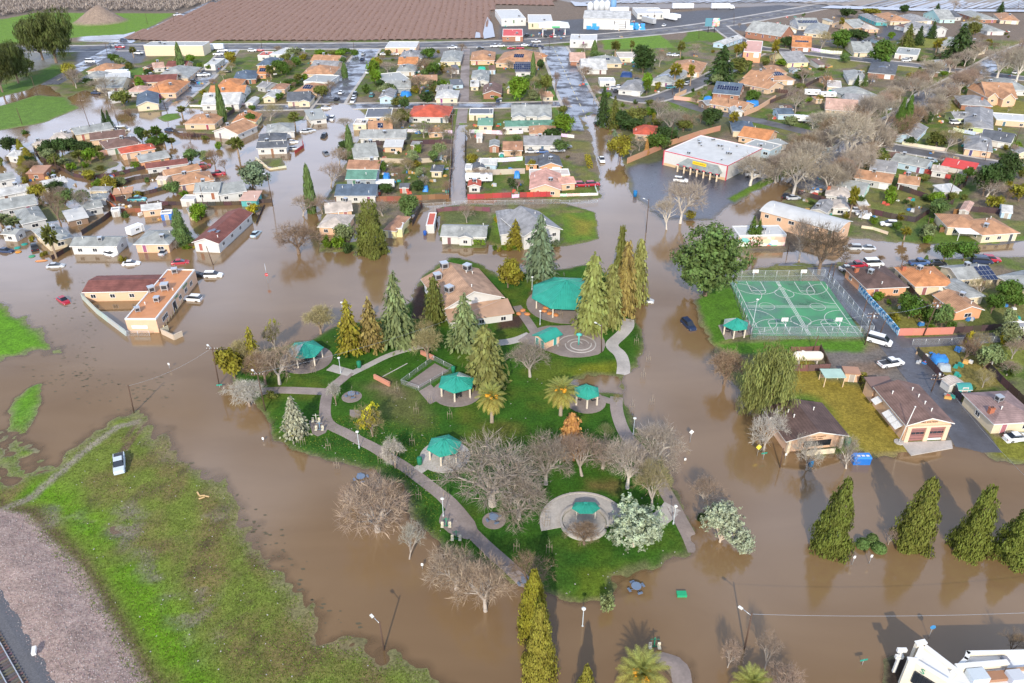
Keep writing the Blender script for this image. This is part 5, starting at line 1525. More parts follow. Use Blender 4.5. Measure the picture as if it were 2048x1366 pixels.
for sx in (-1, 1):
    for sy in (-1, 1):
        h = hoop(); h.location = (cx + sx * CW / 4, cy + sy * (CD / 2 - .4), .33); h.rotation_euler = (0, 0, 0 if sy < 0 else math.pi)
        tag(h, f"white-backed basketball hoop at the {'far' if sy > 0 else 'near'} {'left' if sx < 0 else 'right'} end of the green court", 'basketball hoop', 'hoops of the green court')
# propane tank
ax, ay = G(1588, 738); bx_, by_ = G(1651, 736)
tx_, ty_ = (ax + bx_) / 2, (ay + by_) / 2 + 2.2
root = empty('propane_tank', (tx_, ty_, .15), 0)
L = math.dist((ax, ay), (bx_, by_)) - .4
prof = [(.02, -L / 2), (.6, -L / 2 + .12), (.95, -L / 2 + .5), (1.05, -L / 2 + 1.0), (1.05, L / 2 - 1.0), (.95, L / 2 - .5), (.6, L / 2 - .12), (.02, L / 2)]
mb = MB(); mb.lathe(prof, 20); mb.v = [(z_, x_, y_ + 1.6) for x_, y_, z_ in mb.v]; mb.obj('tank', M['paint'], root, color=(.78, .68, .55))
for s in (-.3, .3): piece('saddle', root, (s * L, 0, .45), (.35, 1.5, .9), 'concrete')
mb = MB(); mb.tube((-.4 * L / 2, 0, 2.6), (-.4 * L / 2, 0, 2.85), .3, n=10); mb.obj('valve_cover', M['paint'], root, color=(.78, .7, .6))
tag(root, 'big cream propane tank inside a brown slatted enclosure', 'propane tank', lm='cream propane tank')
# open shelter beside the tank
cen, Wd, Dd, rz = rect_from((1650, 757), (1693, 757), (1690, 739), 2.4)
root = empty('open_shelter', (cen.x, cen.y, .15), rz)
mb = MB(); mb.box((0, 0, 2.4), (Wd, Dd, .12)); mb.obj('roof', M['flatroof'], root, color=(.40, .56, .48))
for sx in (-1, 1):
    for sy in (-1, 1): piece('post', root, (sx * (Wd / 2 - .25), sy * (Dd / 2 - .25), 1.17), (.14, .14, 2.34), 'paint', (.72, .55, .36))
piece('rail', root, (0, Dd / 2 - .25, .9), (Wd - .6, .08, .9), 'paint', (.7, .5, .36))
tag(root, 'open shelter with a faded green roof beside the small peach shed', 'shelter')
# ---------------------------------------------------------------- vehicles
def loft(mb, secs, mi=0, side_mi=None, caps=True):
    """secs: list of (x, half width bottom, half width top, z bottom, z top)"""
    i0 = len(mb.v)
    for x, wb_, wt_, z0, z1 in secs:
        mb.v += [(x, -wb_, z0), (x, wb_, z0), (x, wb_ * 1.0, z0 + (z1 - z0) * .6), (x, wt_, z1), (x, -wt_, z1), (x, -wb_ * 1.0, z0 + (z1 - z0) * .6)]
    for i in range(len(secs) - 1):
        a, b = i0 + 6 * i, i0 + 6 * i + 6
        for j in range(6):
            k = (j + 1) % 6
            mb.face((a + j, a + k, b + k, b + j)[::-1], mi if j == 3 or side_mi is None else (side_mi if j in (2, 4, 1, 5) else mi))
    if caps:
        mb.face([i0 + j for j in range(6)][::-1] if False else [i0 + j for j in range(6)], mi if side_mi is None else side_mi); e = i0 + 6 * (len(secs) - 1); mb.face([e + j for j in reversed(range(6))], mi if side_mi is None else side_mi)
CARS = {
 'sedan': dict(L=4.6, w=.9, hull=[(-2.3, .7, .6, .35, .75), (-2.15, .86, .74, .25, .92), (-1.3, .9, .8, .2, .98), (1.0, .9, .8, .2, .95), (1.9, .86, .72, .22, .82), (2.3, .68, .55, .32, .66)], cab=[(-1.75, .74, .62, .93, .98), (-1.05, .76, .58, .93, 1.42), (.2, .76, .58, .93, 1.44), (1.15, .74, .62, .9, .96)], wh=.31, ax=1.38),
 'suv': dict(L=4.8, w=.95, hull=[(-2.4, .8, .72, .4, .95), (-2.3, .92, .82, .3, 1.08), (1.0, .95, .85, .28, 1.08), (2.0, .92, .78, .3, 1.0), (2.4, .78, .66, .38, .8)], cab=[(-2.33, .8, .72, 1.05, 1.15), (-2.05, .82, .66, 1.05, 1.72), (.35, .82, .66, 1.05, 1.74), (1.2, .8, .7, 1.04, 1.12)], wh=.36, ax=1.45),
 'pickup': dict(L=5.6, w=.97, hull=[(-2.8, .9, .86, .45, 1.02), (-2.7, .96, .9, .38, 1.08), (-.55, .97, .92, .36, 1.08), (-.5, .97, .88, .36, 1.1), (1.5, .97, .86, .36, 1.1), (2.5, .92, .78, .4, 1.02), (2.8, .8, .7, .45, .85)], cab=[(-.75, .84, .74, 1.06, 1.5), (-.6, .84, .68, 1.06, 1.78), (.65, .84, .68, 1.06, 1.8), (1.45, .82, .72, 1.06, 1.14)], wh=.38, ax=1.75, bed=1),
 'van': dict(L=5.3, w=1.0, hull=[(-2.65, .92, .88, .4, 1.25), (-2.6, 1.0, .94, .32, 1.3), (1.6, 1.0, .94, .32, 1.25), (2.3, .95, .84, .34, 1.05), (2.65, .82, .7, .4, .85)], cab=[(-2.58, .94, .84, 1.27, 2.05), (-2.4, .95, .82, 1.27, 2.1), (.9, .95, .82, 1.25, 2.1), (1.9, .92, .8, 1.15, 1.25)], wh=.36, ax=1.65)}
def wheel_mesh(r):
    k = ('wheel', r)
    if k not in CACHE:
        mb = MB(); mb.tube((0, -.11, 0), (0, .11, 0), r, r, 12); CACHE[k] = mb.mesh('tyre', [M['rubber']])
        mb = MB(); mb.tube((0, -.125, 0), (0, .125, 0), r * .58, r * .58, 8); CACHE[('rim', r)] = mb.mesh('rim', [M['chrome']])
    return CACHE[k], CACHE[('rim', r)]
def car_parts(kind):
    k = ('car', kind)
    if k in CACHE: return CACHE[k]
    c = CARS[kind]
    b = MB(); loft(b, c['hull'])
    if c.get('bed'):
        b2 = MB(); b2.box((-1.65, 0, 1.075), (2.0, 1.55, .06)); bed = b2.mesh('truck_bed', [M['dark']])
    else: bed = None
    roof = MB(); cs = c['cab']
    (xa, _, wa, _, za), (xb, _, wb_, _, zb_) = cs[1], cs[2]
    roof.box(((xa + xb) / 2, 0, (za + zb_) / 2 + .02), (xb - xa, wa * 2.02, .05))
    for x, ww in ((xa, wa), ((xa + xb) / 2, wa), (xb, wb_)): pass
    g = MB(); loft(g, cs)
    lamp = MB(); lamp.box((0, 0, 0), (.08, .3, .16)); tl = MB(); tl.box((0, 0, 0), (.08, .25, .2))
    CACHE[k] = (b.mesh('body', [M['carpaint']]), g.mesh('windows', [M['glass']]), roof.mesh('roof_panel', [M['carpaint']]), bed, lamp.mesh('headlight', [M['lampglass']]) if 'hl' not in CACHE else CACHE['hl'], tl.mesh('taillight', [M['redglass']]) if 'tl' not in CACHE else CACHE['tl'])
    CACHE.setdefault('hl', CACHE[k][4]); CACHE.setdefault('tl', CACHE[k][5])
    return CACHE[k]
CC = dict(V=(.56,.63,.70), W=(.78,.79,.80), S=(.45,.47,.49), G=(.16,.17,.18), K=(.02,.022,.026), R=(.38,.02,.04), B=(.06,.12,.28), N=(.025,.04,.09), T=(.10,.35,.40), L=(.45,.58,.66), Y=(.7,.45,.03), E=(.06,.22,.24))
CW_ = dict(V='pale blue', W='white', S='silver', G='grey', K='black', R='red', B='blue', N='dark blue', T='turquoise', L='light blue', Y='yellow', E='teal')
def car(kind, px, py, deg, col, label=None, sink=None, group=None, lm=None, desc=None, z=None, pitch=0):
    x, y = G(px, py)
    g = tz(x, y)
    if z is None: z = (max(g, -.42) + .03) if g < 0 else g + .09
    if sink is not None: z = -sink
    root = empty(dict(sedan='car', suv='suv', pickup='pickup_truck', van='van')[kind], (x, y, z), math.radians(deg))
    if pitch: root.rotation_euler = (0, math.radians(pitch), math.radians(deg))
    c = CARS[kind]; body, glass, roof, bed, hl, tl = car_parts(kind)
    small = math.hypot(x, y) > 330
    mk('body', body, root, color=CC[col]); mk('windows', glass, root); mk('roof_panel', roof, root, color=CC[col])
    if bed: mk('truck_bed', bed, root)
    tm, rm = wheel_mesh(c['wh'])
    for sx in (-1, 1):
        for sy in (-1, 1):
            t = mk('wheel', tm, root, (sx * c['ax'], sy * (c['w'] - .09), c['wh']))
            if not small: mk('rim', rm, t)
    if not small:
        h = c['hull']
        for s in (-1, 1):
            mk('headlight', hl, root, (c['L'] / 2 - .06, s * (c['w'] - .32), h[-1][4] - .12)); mk('taillight', tl, root, (-c['L'] / 2 + .03, s * (c['w'] - .28), h[0][4] - .14))
    cat = dict(sedan='car', suv='suv', pickup='pickup truck', van='van')[kind]
    fl = 'half-sunk ' if z < -.15 else ''
    tag(root, label, cat, group or 'vehicles around the flooded town', desc or f'{fl}{CW_[col]} {dict(sedan="car", suv="suv", pickup="pickup truck", van="van")[kind]}', lm)
    return root
VEH = """
suv 427 552 2 W =white_suv_standing_in_the_flood_right_of_the_orange_roof
sedan 396 552 5 K
suv 385 599 172 W =white_suv_beside_the_bollards_of_the_orange-roofed_building
sedan 127 602 -40 R =small_red_car_drowning_left_of_the_orange-roofed_building
sedan 112 533 8 S
sedan 263 528 10 W
sedan 361 526 14 R
sedan 220 509 -25 W
sedan 330 505 80 S
sedan 12 503 -10 N
pickup 70 496 120 K
sedan 478 453 15 R
sedan 512 469 80 L
pickup 406 333 12 R
pickup 435 349 12 R
suv 382 311 5 W
van 247 261 8 W
sedan 340 262 -20 N
pickup 275 400 4 T =old_turquoise_pickup_truck_inside_the_flooded_fenced_yard
suv 648 274 -95 K
sedan 652 308 -60 G
suv 653 238 -92 B
suv 664 239 -92 W
sedan 653 217 0 W
suv 706 206 -92 W
sedan 708 199 -92 W
suv 710 193 -92 G
sedan 683 188 82 W
sedan 674 201 82 K
sedan 725 121 82 N
sedan 727 110 82 S
sedan 736 147 -92 W
sedan 585 285 5 W
sedan 588 298 5 S
sedan 612 264 10 S
sedan 621 262 10 S
suv 744 194 88 E
pickup 883 202 0 W
pickup 1203 322 -85 W =white_pickup_truck_driving_through_the_right_flooded_street
sedan 1192 248 95 K
suv 1361 365 -18 W =white_suv_crossing_the_flooded_supermarket_car_park
van 1506 354 -12 W
suv 1162 374 2 R
suv 1185 373 8 R
sedan 1085 307 2 B
sedan 1062 307 2 S
pickup 1115 305 2 S
sedan 1132 297 2 G
sedan 1289 602 -15 S =silver_car_stranded_beside_the_leaning_pole_by_the_redwoods
suv 1377 652 -72 N =dark_blue_suv_in_the_brown_water_near_the_court
suv 1704 497 175 S
sedan 1734 497 175 S
suv 1776 453 172 W
sedan 1726 432 170 W
sedan 1706 425 170 W
pickup 1837 531 5 B
pickup 1712 536 8 R
sedan 1694 542 8 S
sedan 1874 532 -5 K
van 1746 530 5 W
van 1962 528 -10 N
suv 1980 524 -10 R
sedan 1547 451 175 W
sedan 1578 459 150 S
van 1757 688 -35 W =white_van_parked_by_the_pole_at_the_end_of_the_court
pickup 1780 733 15 W =white_pickup_truck_on_the_gravel_yard_behind_the_fire_station
sedan 2031 881 8 W
sedan 1571 395 60 K
sedan 1586 400 10 S
suv 1910 249 5 W
sedan 1815 252 30 R
sedan 1821 245 30 R
sedan 1777 221 10 L
pickup 1685 248 10 W
suv 1812 124 5 W
suv 1345 160 60 K
sedan 1374 170 60 S
suv 1341 178 25 E
suv 1236 186 5 K
sedan 1228 179 5 S
sedan 1238 177 5 W
sedan 1275 162 20 G
sedan 1990 290 0 Y
sedan 1860 325 -8 L
sedan 1340 112 5 S
sedan 1351 113 5 W
sedan 247 82 20 N
suv 227 93 5 S
pickup 241 97 5 R
pickup 278 109 -5 W
van 182 126 0 W
sedan 229 117 5 W
pickup 355 32 50 W
pickup 446 104 5 W
pickup 437 111 5 W
sedan 400 153 5 W
sedan 412 152 5 W
sedan 388 166 -30 K
sedan 375 176 60 S
sedan 193 188 0 N
sedan 453 146 5 K
sedan 521 103 5 R
suv 505 104 5 W
pickup 990 95 5 W
sedan 1002 94 5 W
sedan 960 99 5 K
sedan 1022 99 5 R
suv 1040 99 5 R
sedan 1050 93 5 W
sedan 1064 94 5 N
sedan 1072 95 5 N
sedan 1080 95 5 N
pickup 1072 86 2 W
sedan 1043 74 60 G
sedan 1054 73 60 K
sedan 1080 74 85 G
sedan 1091 75 85 K
sedan 1103 75 85 R
sedan 1110 75 85 W
sedan 1128 75 85 S
sedan 1328 53 60 W
sedan 1516 74 5 W
pickup 1610 99 5 W
sedan 1815 121 10 S
sedan 1895 130 5 R
suv 2030 148 40 W
sedan 996 205 88 N
sedan 1000 203 88 S
sedan 768 111 5 S
sedan 790 111 5 W
pickup 905 98 5 W
"""
for ln_ in VEH.strip().splitlines():
    t = ln_.split()
    car(t[0], float(t[1]), float(t[2]), float(t[3]), t[4], WORDS(t[5][1:]) if len(t) > 5 else None)
x_, y_ = G(241, 934)
car('pickup', 241, 936, -66, 'V', 'pale blue-white pickup truck stuck on the muddy grass at the end of its tyre tracks', z=tz(x_, y_) + .03, lm='stuck white pickup truck')
# trailers, campers and lorries
def trailer(px, py, deg, L, w, h, col, name, label=None, cab=False, desc=None, group='trailers and campers', wins=0, z=None):
    x, y = G(px, py); root = empty(name, (x, y, max(tz(x, y), -.3) + .05 if z is None else z), math.radians(deg))
    mb = MB(); z0 = .9 if h > 2.6 else .5
    i = len(mb.v); mb.box((0, 0, (z0 + h) / 2), (L, w, h - z0)); mb.box((0, 0, h + .05), (L - .3, w - .25, .1)); mb.obj('body', M['carpaint'], root, color=col)
    tm, rm = wheel_mesh(.45)
    for sx in ((-.3, -.22) if L > 9 else (-.1, .1)):
        for s in (-1, 1): mk('wheel', tm, root, (sx * L, s * (w / 2 - .15), .45))
    for k in range(wins): mk('window', window_mesh(1.2, .7), root, (-L / 2 + L * (k + .6) / (wins + .2), -w / 2, h * .66))
    if wins: mk('door', door_mesh(.7, 1.7), root, (L * .38, -w / 2, z0 + .05), 0, (.6, .6, .6)); mb = MB(); mb.box((0, 0, h + .22), (.8, .7, .25)); mb.obj('roof_unit', M['trim'], root)
    if cab:
        mb = MB(); mb.box((L / 2 + 1.5, 0, 1.75), (2.2, 2.3, 2.3)); mb.box((L / 2 + 3.1, 0, 1.2), (1.4, 2.0, 1.2)); mb.obj('cab', M['carpaint'], root, color=(.75, .76, .78))
        mb = MB(); mb.box((L / 2 + 2.62, 0, 2.3), (.06, 2.0, .8)); mb.obj('windscreen', M['glass'], root)
        for xx in (1.0, 3.0):
            for s in (-1, 1): mk('wheel', tm, root, (L / 2 + xx, s * 1.0, .45))
    if h > 2.6 and not cab:
        mb = MB(); mb.box((L / 2 - 1.5, 0, .45), (.2, w * .6, .9)); mb.obj('landing_leg', M['dark'], root)
    tag(root, label, 'trailer' if not wins else 'camper', group, desc or 'white box trailer')
WHT = (.76, .77, .78)
trailer(1316, 32, 4, 16, 2.6, 4, WHT, 'box_trailer', 'white box trailer beside the yellow posts of the lorry park')
trailer(1365, 19, 3, 16, 2.6, 4, WHT, 'box_trailer', 'white box trailer with a red mark at the field edge')
trailer(1440, 19, 3, 14, 2.6, 4, WHT, 'lorry', 'white articulated lorry at the top edge of the lorry park', True, group='lorries')
trailer(1297, 48, -62, 13, 2.6, 4, (.45, .46, .47), 'box_trailer', 'grey box trailer with a red rear end beside the depot')
trailer(1238, 27, 4, 14, 2.6, 4, WHT, 'box_trailer', 'white box trailer parked right behind the depot')
trailer(433, 101, 4, 9, 2.5, 3.4, WHT, 'box_trailer', 'white box trailer beside the long cream warehouse')
trailer(236, 152, 4, 11, 2.6, 2.7, WHT, 'camper', 'white camper in the top left yards', wins=3)
trailer(958, 366, 2, 9, 2.5, 2.9, WHT, 'camper', 'white camper behind the red-roofed white shed', wins=3)
trailer(770, 378, 3, 6.5, 2.4, 2.7, WHT, 'camper', 'white camper in the flooded yard behind the blue-roofed house', wins=2)
trailer(1623, 193, -12, 7, 2.5, 2.8, WHT, 'camper', 'white camper parked right of the brown bare trees, upper right', wins=2)
trailer(1654, 197, -4, 7, 2.5, 2.7, WHT, 'camper', 'white camper beside the pale twin-gabled house', wins=2)
trailer(1604, 246, -18, 7.5, 2.5, 2.8, WHT, 'camper', 'white camper below the small pale blue cottage', wins=2)
trailer(272, 486 - 20, 60, 4.5, 2.3, 2.5, WHT, 'camper', 'tiny white camper behind the square pale-roofed flooded house', wins=1)
for i, (px, py) in enumerate(((1335, 40), (1345, 42), (1352, 38), (1330, 36))): trailer(px, py, 120, 7, 2.4, 3.0, WHT, 'delivery_truck', ['first', 'second', 'third', 'fourth'][i] + ' white delivery truck in the fenced lorry park', True, group='delivery trucks of the lorry park')
# ---------------------------------------------------------------- fences and walls
FK = {'wood': ((.25, .115, .06), 1.8, 2.4), 'dark': ((.075, .05, .045), 1.8, 2.4), 'red': ((.42, .06, .05), 1.7, 2.4), 'white': ((.74, .73, .70), 1.2, 2.4), 'block': ((.50, .42, .33), 1.9, 4.0), 'brick': ((.50, .26, .16), 2.0, 4.0), 'peach': ((.62, .38, .26), 1.9, 4.0),
      'brown': ((.17, .09, .08), 1.8, 2.4), 'orange': ((.40, .19, .09), 1.8, 2.4), 'salmon': ((.60, .22, .17), 1.7, 3.0), 'cream': ((.66, .58, .44), 1.3, 3.0), 'greyw': ((.42, .44, .40), 1.9, 3.0)}
def fence(kind, px, label=None, h=None, lm=None, z=None, step=None):
    P = GP(px)
    mx = sum(p[0] for p in P) / len(P); my = sum(p[1] for p in P) / len(P)
    far = math.hypot(mx, my) > 330
    if kind == 'chain':
        h = h or 1.6; st = step or (5.0 if far else 3.0)
    else:
        col, hh, st = FK[kind]; h = h or hh; st = st * (2.2 if far else 1)
    root = empty({'block': 'block_wall', 'brick': 'brick_wall', 'peach': 'garden_wall', 'cream': 'garden_wall', 'greyw': 'block_wall', 'chain': 'chain_link_fence', 'white': 'white_fence', 'salmon': 'garden_wall'}.get(kind, 'board_fence'), (mx, my, 0))
    rr = random.Random(int(mx * 13 + my))
    Q = [P[0]]
    for a, b in zip(P, P[1:]):
        L = math.dist(a, b); k = max(1, round(L / st))
        Q += [(a[0] + (b[0] - a[0]) * i / k, a[1] + (b[1] - a[1]) * i / k) for i in range(1, k + 1)]
    for i, p in enumerate(Q):
        zz = (max(tz(*p), -.45) if z is None else z)
        if kind == 'chain':
            key = ('cpost', round(h, 1))
            if key not in CACHE: mb = MB(); mb.tube((0, 0, -.2), (0, 0, h), .045, n=6); CACHE[key] = mb.mesh('post', [M['metal']])
            mk('post', CACHE[key], root, (p[0] - mx, p[1] - my, zz))
        elif kind not in ('block', 'brick', 'peach', 'greyw', 'salmon', 'cream'):
            key = ('wpost', round(h, 1))
            if key not in CACHE: mb = MB(); mb.box((0, 0, h / 2), (.12, .12, h + .15)); CACHE[key] = mb.mesh('post', [M['wood']])
            mk('post', CACHE[key], root, (p[0] - mx, p[1] - my, zz), 0, [c * .8 for c in col])
        if i == len(Q) - 1: break
        q = Q[i + 1]; L = math.dist(p, q); an = math.atan2(q[1] - p[1], q[0] - p[0])
        zz2 = (max(tz(*q), -.45) if z is None else z); zm = min(zz, zz2)
        mid = ((p[0] + q[0]) / 2 - mx, (p[1] + q[1]) / 2 - my, zm)
        if kind == 'chain':
            mb = MB(); mb.poly([(-L / 2, 0, .03), (L / 2, 0, .03), (L / 2, 0, h), (-L / 2, 0, h)]); mb.tube((-L / 2, 0, h), (L / 2, 0, h), .035, n=4, mi=1, caps=False)
            if h > 2.4: mb.tube((-L / 2, 0, h * .5), (L / 2, 0, h * .5), .03, n=4, mi=1, caps=False)
            mb.obj('mesh_panel', [M['chain'], M['metal']], root, mid, an)
        elif kind in ('block', 'brick', 'peach', 'greyw', 'salmon', 'cream'):
            mb = MB(); mb.box((0, 0, h / 2 - .1), (L - .02, .2, h + .2)); mb.box((0, 0, h + .04), (L - .01, .3, .09))
            c = [v * rr.uniform(.92, 1.06) for v in col]; mb.obj('wall_panel', M['wall'], root, mid, an, c)
        else:
            c = [v * rr.uniform(.75, 1.25) for v in col]
            mb = MB(); nb = 4 if far else 8; w = (L - .12) / nb
            for k in range(nb):
                mb.box((-L / 2 + .06 + w * (k + .5), rr.uniform(-.012, .012), h / 2 + rr.uniform(-.04, .04)), (w * .93, .04, h - .1))
            mb.box((0, .05, h * .25), (L - .13, .05, .09)); mb.box((0, .05, h * .78), (L - .13, .05, .09))
            mb.obj('board_panel', M['wood'], root, mid, an, c)
    nm = {'wood': 'reddish brown board fence', 'dark': 'dark brown board fence', 'red': 'red board fence', 'white': 'white fence', 'block': 'tan block wall', 'brick': 'long orange brick wall', 'peach': 'peach garden wall', 'brown': 'brown slatted fence', 'orange': 'orange-brown board fence', 'salmon': 'salmon garden wall', 'cream': 'cream garden wall', 'chain': 'chain-link fence', 'greyw': 'grey block wall'}[kind]
    tag(root, label, 'wall' if kind in ('block', 'brick', 'peach', 'cream', 'greyw', 'salmon') else 'fence', 'fences and walls of the yards', nm, lm)
    return root
def FE(kind, s, label=None, h=None, **k):
    fence(kind, [tuple(float(v) for v in q.split(',')) for q in s.split()], label, h, **k)
FE('dark', '68,300 80,318 120,340 148,354 175,358', None)
FE('peach', '175,322 225,306', 'peach garden wall left of the red-roofed peach house')
FE('dark', '175,360 230,352 290,338')
FE('red', '210,378 224,395 232,402', 'red board fence at the end of the flooded narrow yard', 1.9)
FE('dark', '208,378 270,360 335,350')
FE('dark', '232,402 300,388 345,375')
FE('orange', '186,395 215,408 235,420', 'orange-brown board fence along the flooded back lane')
FE('dark', '236,402 262,412 295,412 320,408', 'dark fence closing the yard of the old turquoise pickup truck')
FE('dark', '322,410 400,412 480,410 545,405')
FE('wood', '240,425 300,424 330,424')
FE('dark', '236,420 205,445 165,470', 'tall dark fence running diagonally to the cream flooded house', 2.0)
FE('dark', '105,520 140,500')
FE('dark', '345,262 360,272 440,275 456,268', 'dark fence in front of the tan house on the flooded corner')
FE('wood', '470,446 500,445', None, 1.2)
FE('dark', '513,448 529,412', None, 1.2)
FE('cream', '512,320 540,340 573,335', 'low white wall around the flooded corner garden', 1.0)
FE('white', '380,214 440,216 498,210', 'low white wall in front of the long white-roofed house', .9)
FE('dark', '455,235 470,225')
FE('red', '590,308 608,295 605,285')
FE('cream', '622,256 645,225', None, 1.0)
FE('wood', '672,402 760,403 830,402 898,398', 'reddish brown board fence below the blue-roofed house', 1.8)
FE('white', '813,265 906,268', 'white wall across the back of the middle yards', 1.4)
FE('dark', '740,292 810,290 905,288')
FE('block', '760,325 820,328 865,325', None, 1.5)
FE('dark', '905,300 902,350 898,395')
FE('wood', '905,215 903,262', None, 1.6)
FE('dark', '800,244 905,246')
FE('white', '938,267 1005,270 1046,268', None, 1.6)
FE('white', '948,325 1005,325 1045,322', 'white wall behind the charcoal-roofed tan cottage', 1.6)
FE('block', '933,352 1000,350 1050,348', None, 1.8)
FE('dark', '931,270 930,330 932,395')
FE('red', '935,398 985,397 1022,396', 'red board fence facing the muddy lane, left section', 1.8)
FE('red', '1040,396 1080,395 1118,394', 'red board fence below the salmon-roofed peach house', 1.8)
FE('white', '1024,397 1038,396'); FE('white', '1120,394 1160,393 1196,392', 'low white arched fence right of the red fence', 1.0); FE('white', '1196,392 1190,376', None, 1.0)
FE('chain', '845,415 930,412 1030,411 1120,409 1195,406', 'chain-link fence along the muddy lane', 1.5)
FE('dark', '825,452 836,430 845,415', None, 1.9)
FE('brown', '875,455 873,425 935,422 980,425', 'brown fence around the yard behind the white house', 1.5)
FE('white', '1122,274 1148,277', None, 1.3)
FE('brick', '1254,328 1290,313 1340,292 1400,272 1440,262', 'long orange brick wall running from the flooded street to the supermarket', 2.0, lm='long orange brick wall')
FE('peach', '1347,200 1380,203 1416,212 1440,218', 'low peach wall in front of the long tan house', 1.6)
FE('peach', '1488,233 1515,222 1550,200'); 
FE('peach', '1350,196 1372,186', None, 1.5)
FE('dark', '1480,180 1536,184 1575,188'); FE('dark', '1540,208 1580,192 1640,160')
FE('white', '1622,102 1660,108 1683,109', 'white garden wall along the upper right street', 1.8)
FE('cream', '1803,290 1850,298 1893,304', 'low cream wall beside the pale blue avenue-corner house', 1.2)
FE('white', '1905,263 1950,272 2010,282', None, 1.5)
FE('wood', '1925,302 1970,314', None, 1.2)
FE('red', '1840,345 1890,358 1932,363', 'red board fence beside the bright red carport', 1.6)
FE('dark', '1595,390 1640,402 1700,405', None, 1.6)
FE('dark', '1640,405 1700,420 1780,438 1830,446'); FE('dark', '1790,378 1850,398 1895,415 1905,410')
FE('dark', '1830,446 1870,420 1930,372'); FE('wood', '1878,466 1915,464', None, 1.7); FE('wood', '1905,430 1938,428'); FE('dark', '1938,424 1990,428 2010,432')
FE('cream', '1722,457 1745,460 1775,470', 'toppled cream panels beside the white suv', .7)
# right blocks
muralA = [(1694, 552), (1715, 580), (1742, 612), (1768, 640), (1795, 672)]
fw = fence('greyw', muralA, 'block wall painted with a blue and white mural along the lane', 1.6, lm='blue mural wall')
def mural2():
    m, nt, n, l, p = nmat('blue_mural_paint')
    tc = n.new('ShaderNodeTexCoord'); v = n.new('ShaderNodeTexNoise'); v.inputs['Scale'].default_value = .9; v.inputs['Detail'].default_value = 3; v.inputs['Distortion'].default_value = 1.2
    l.new(tc.outputs['Object'], v.inputs['Vector']); cr = n.new('ShaderNodeValToRGB'); cr.color_ramp.interpolation = 'CONSTANT'
    e = cr.color_ramp.elements; e[0].color = (.04, .14, .32, 1); e[1].position = .42; e[1].color = (.10, .40, .60, 1)
    for q, c in ((.5, (.62, .68, .72)), (.58, (.20, .48, .62)), (.68, (.5, .55, .6))): x = e.new(q); x.color = (*c, 1)
    l.new(v.outputs['Fac'], cr.inputs[0]); l.new(cr.outputs[0], p.inputs['Base Color']); p.inputs['Roughness'].default_value = .7
    return m
mm_ = mural2()
for o in fw.children: o.data.materials[0] = mm_
FE('salmon', '1796,672 1850,671 1905,669', 'salmon wall closing the gardens at the back alley', 1.7)
FE('dark', '1907,668 1960,664 2005,660', None, 1.7); FE('dark', '1812,578 1840,610 1862,630', None, 1.7)
FE('chain', '1823,692 1875,691 1925,688'); FE('dark', '1832,708 1868,745 1920,805', 'dark fence along the lane right of the fire station', 1.7)
FE('dark', '1925,688 1965,730 2000,768 2050,815', 'dark fence between the two right-hand back gardens', 1.8); FE('dark', '2040,682 2060,705')
FE('chain', '1930,690 1985,686 2040,682', None, 1.6)
# propane enclosure
FE('brown', '1574,744 1615,744 1658,742 1645,716 1639,702', 'brown slatted fence around the propane tank', 1.7)
FE('brown', '1580,706 1610,706 1637,704', 'low brown slatted fence behind the propane tank', 1.5)
# court fence
FE('chain', '1458,566 1550,565 1646,563 1692,615 1742,678 1690,679 1600,680 1500,681 1458,566', 'tall chain-link fence around the green basketball court', 3.2, z=.2)
# bocce court fence, school yard walls
FE('chain', '803,772 838,785 908,745 868,724 803,772', 'low chain-link fence around the bocce court', 1.2)
FE('greyw', '165,598 195,628 253,672', 'slanting grey block wall of the flooded school yard', 1.9)
FE('chain', '254,672 300,672', None, 1.8)
FE('block', '338,661 324,668 349,680 366,672', 'tan block bin enclosure standing in the flood', 1.7)
# ---------------------------------------------------------------- trees
def norm_mesh(mbs):
    """scale several builders together so that height is 1 and the widest radius .5"""
    zs = [v[2] for m in mbs for v in m.v]
    rs = sorted(math.hypot(v[0], v[1]) for m in mbs for v in m.v)
    h = max(zs); r = rs[int(len(rs) * .985)] if len(rs) > 10 else max(rs)
    for m in mbs: m.v = [(v[0] / r * .5, v[1] / r * .5, v[2] / h) for v in m.v]
def quad(mb, c, nrm, up, w, l, lv):
    n = nrm.normalized(); s = n.cross(up)
    if s.length < 1e-3: s = n.orthogonal()
    s.normalize(); t = s.cross(n).normalized()
    i = len(mb.v)
    a, b = s * (w / 2), t * (l / 2)
    mb.v += [tuple(c - a * .5 - b), tuple(c + a * .5 - b), tuple(c + a), tuple(c + b), tuple(c - a)]
    mb.face((i, i + 1, i + 2, i + 3, i + 4), 0, lv)
def rv(r, s=1.0): return Vector((r.gauss(0, s), r.gauss(0, s), r.gauss(0, s)))
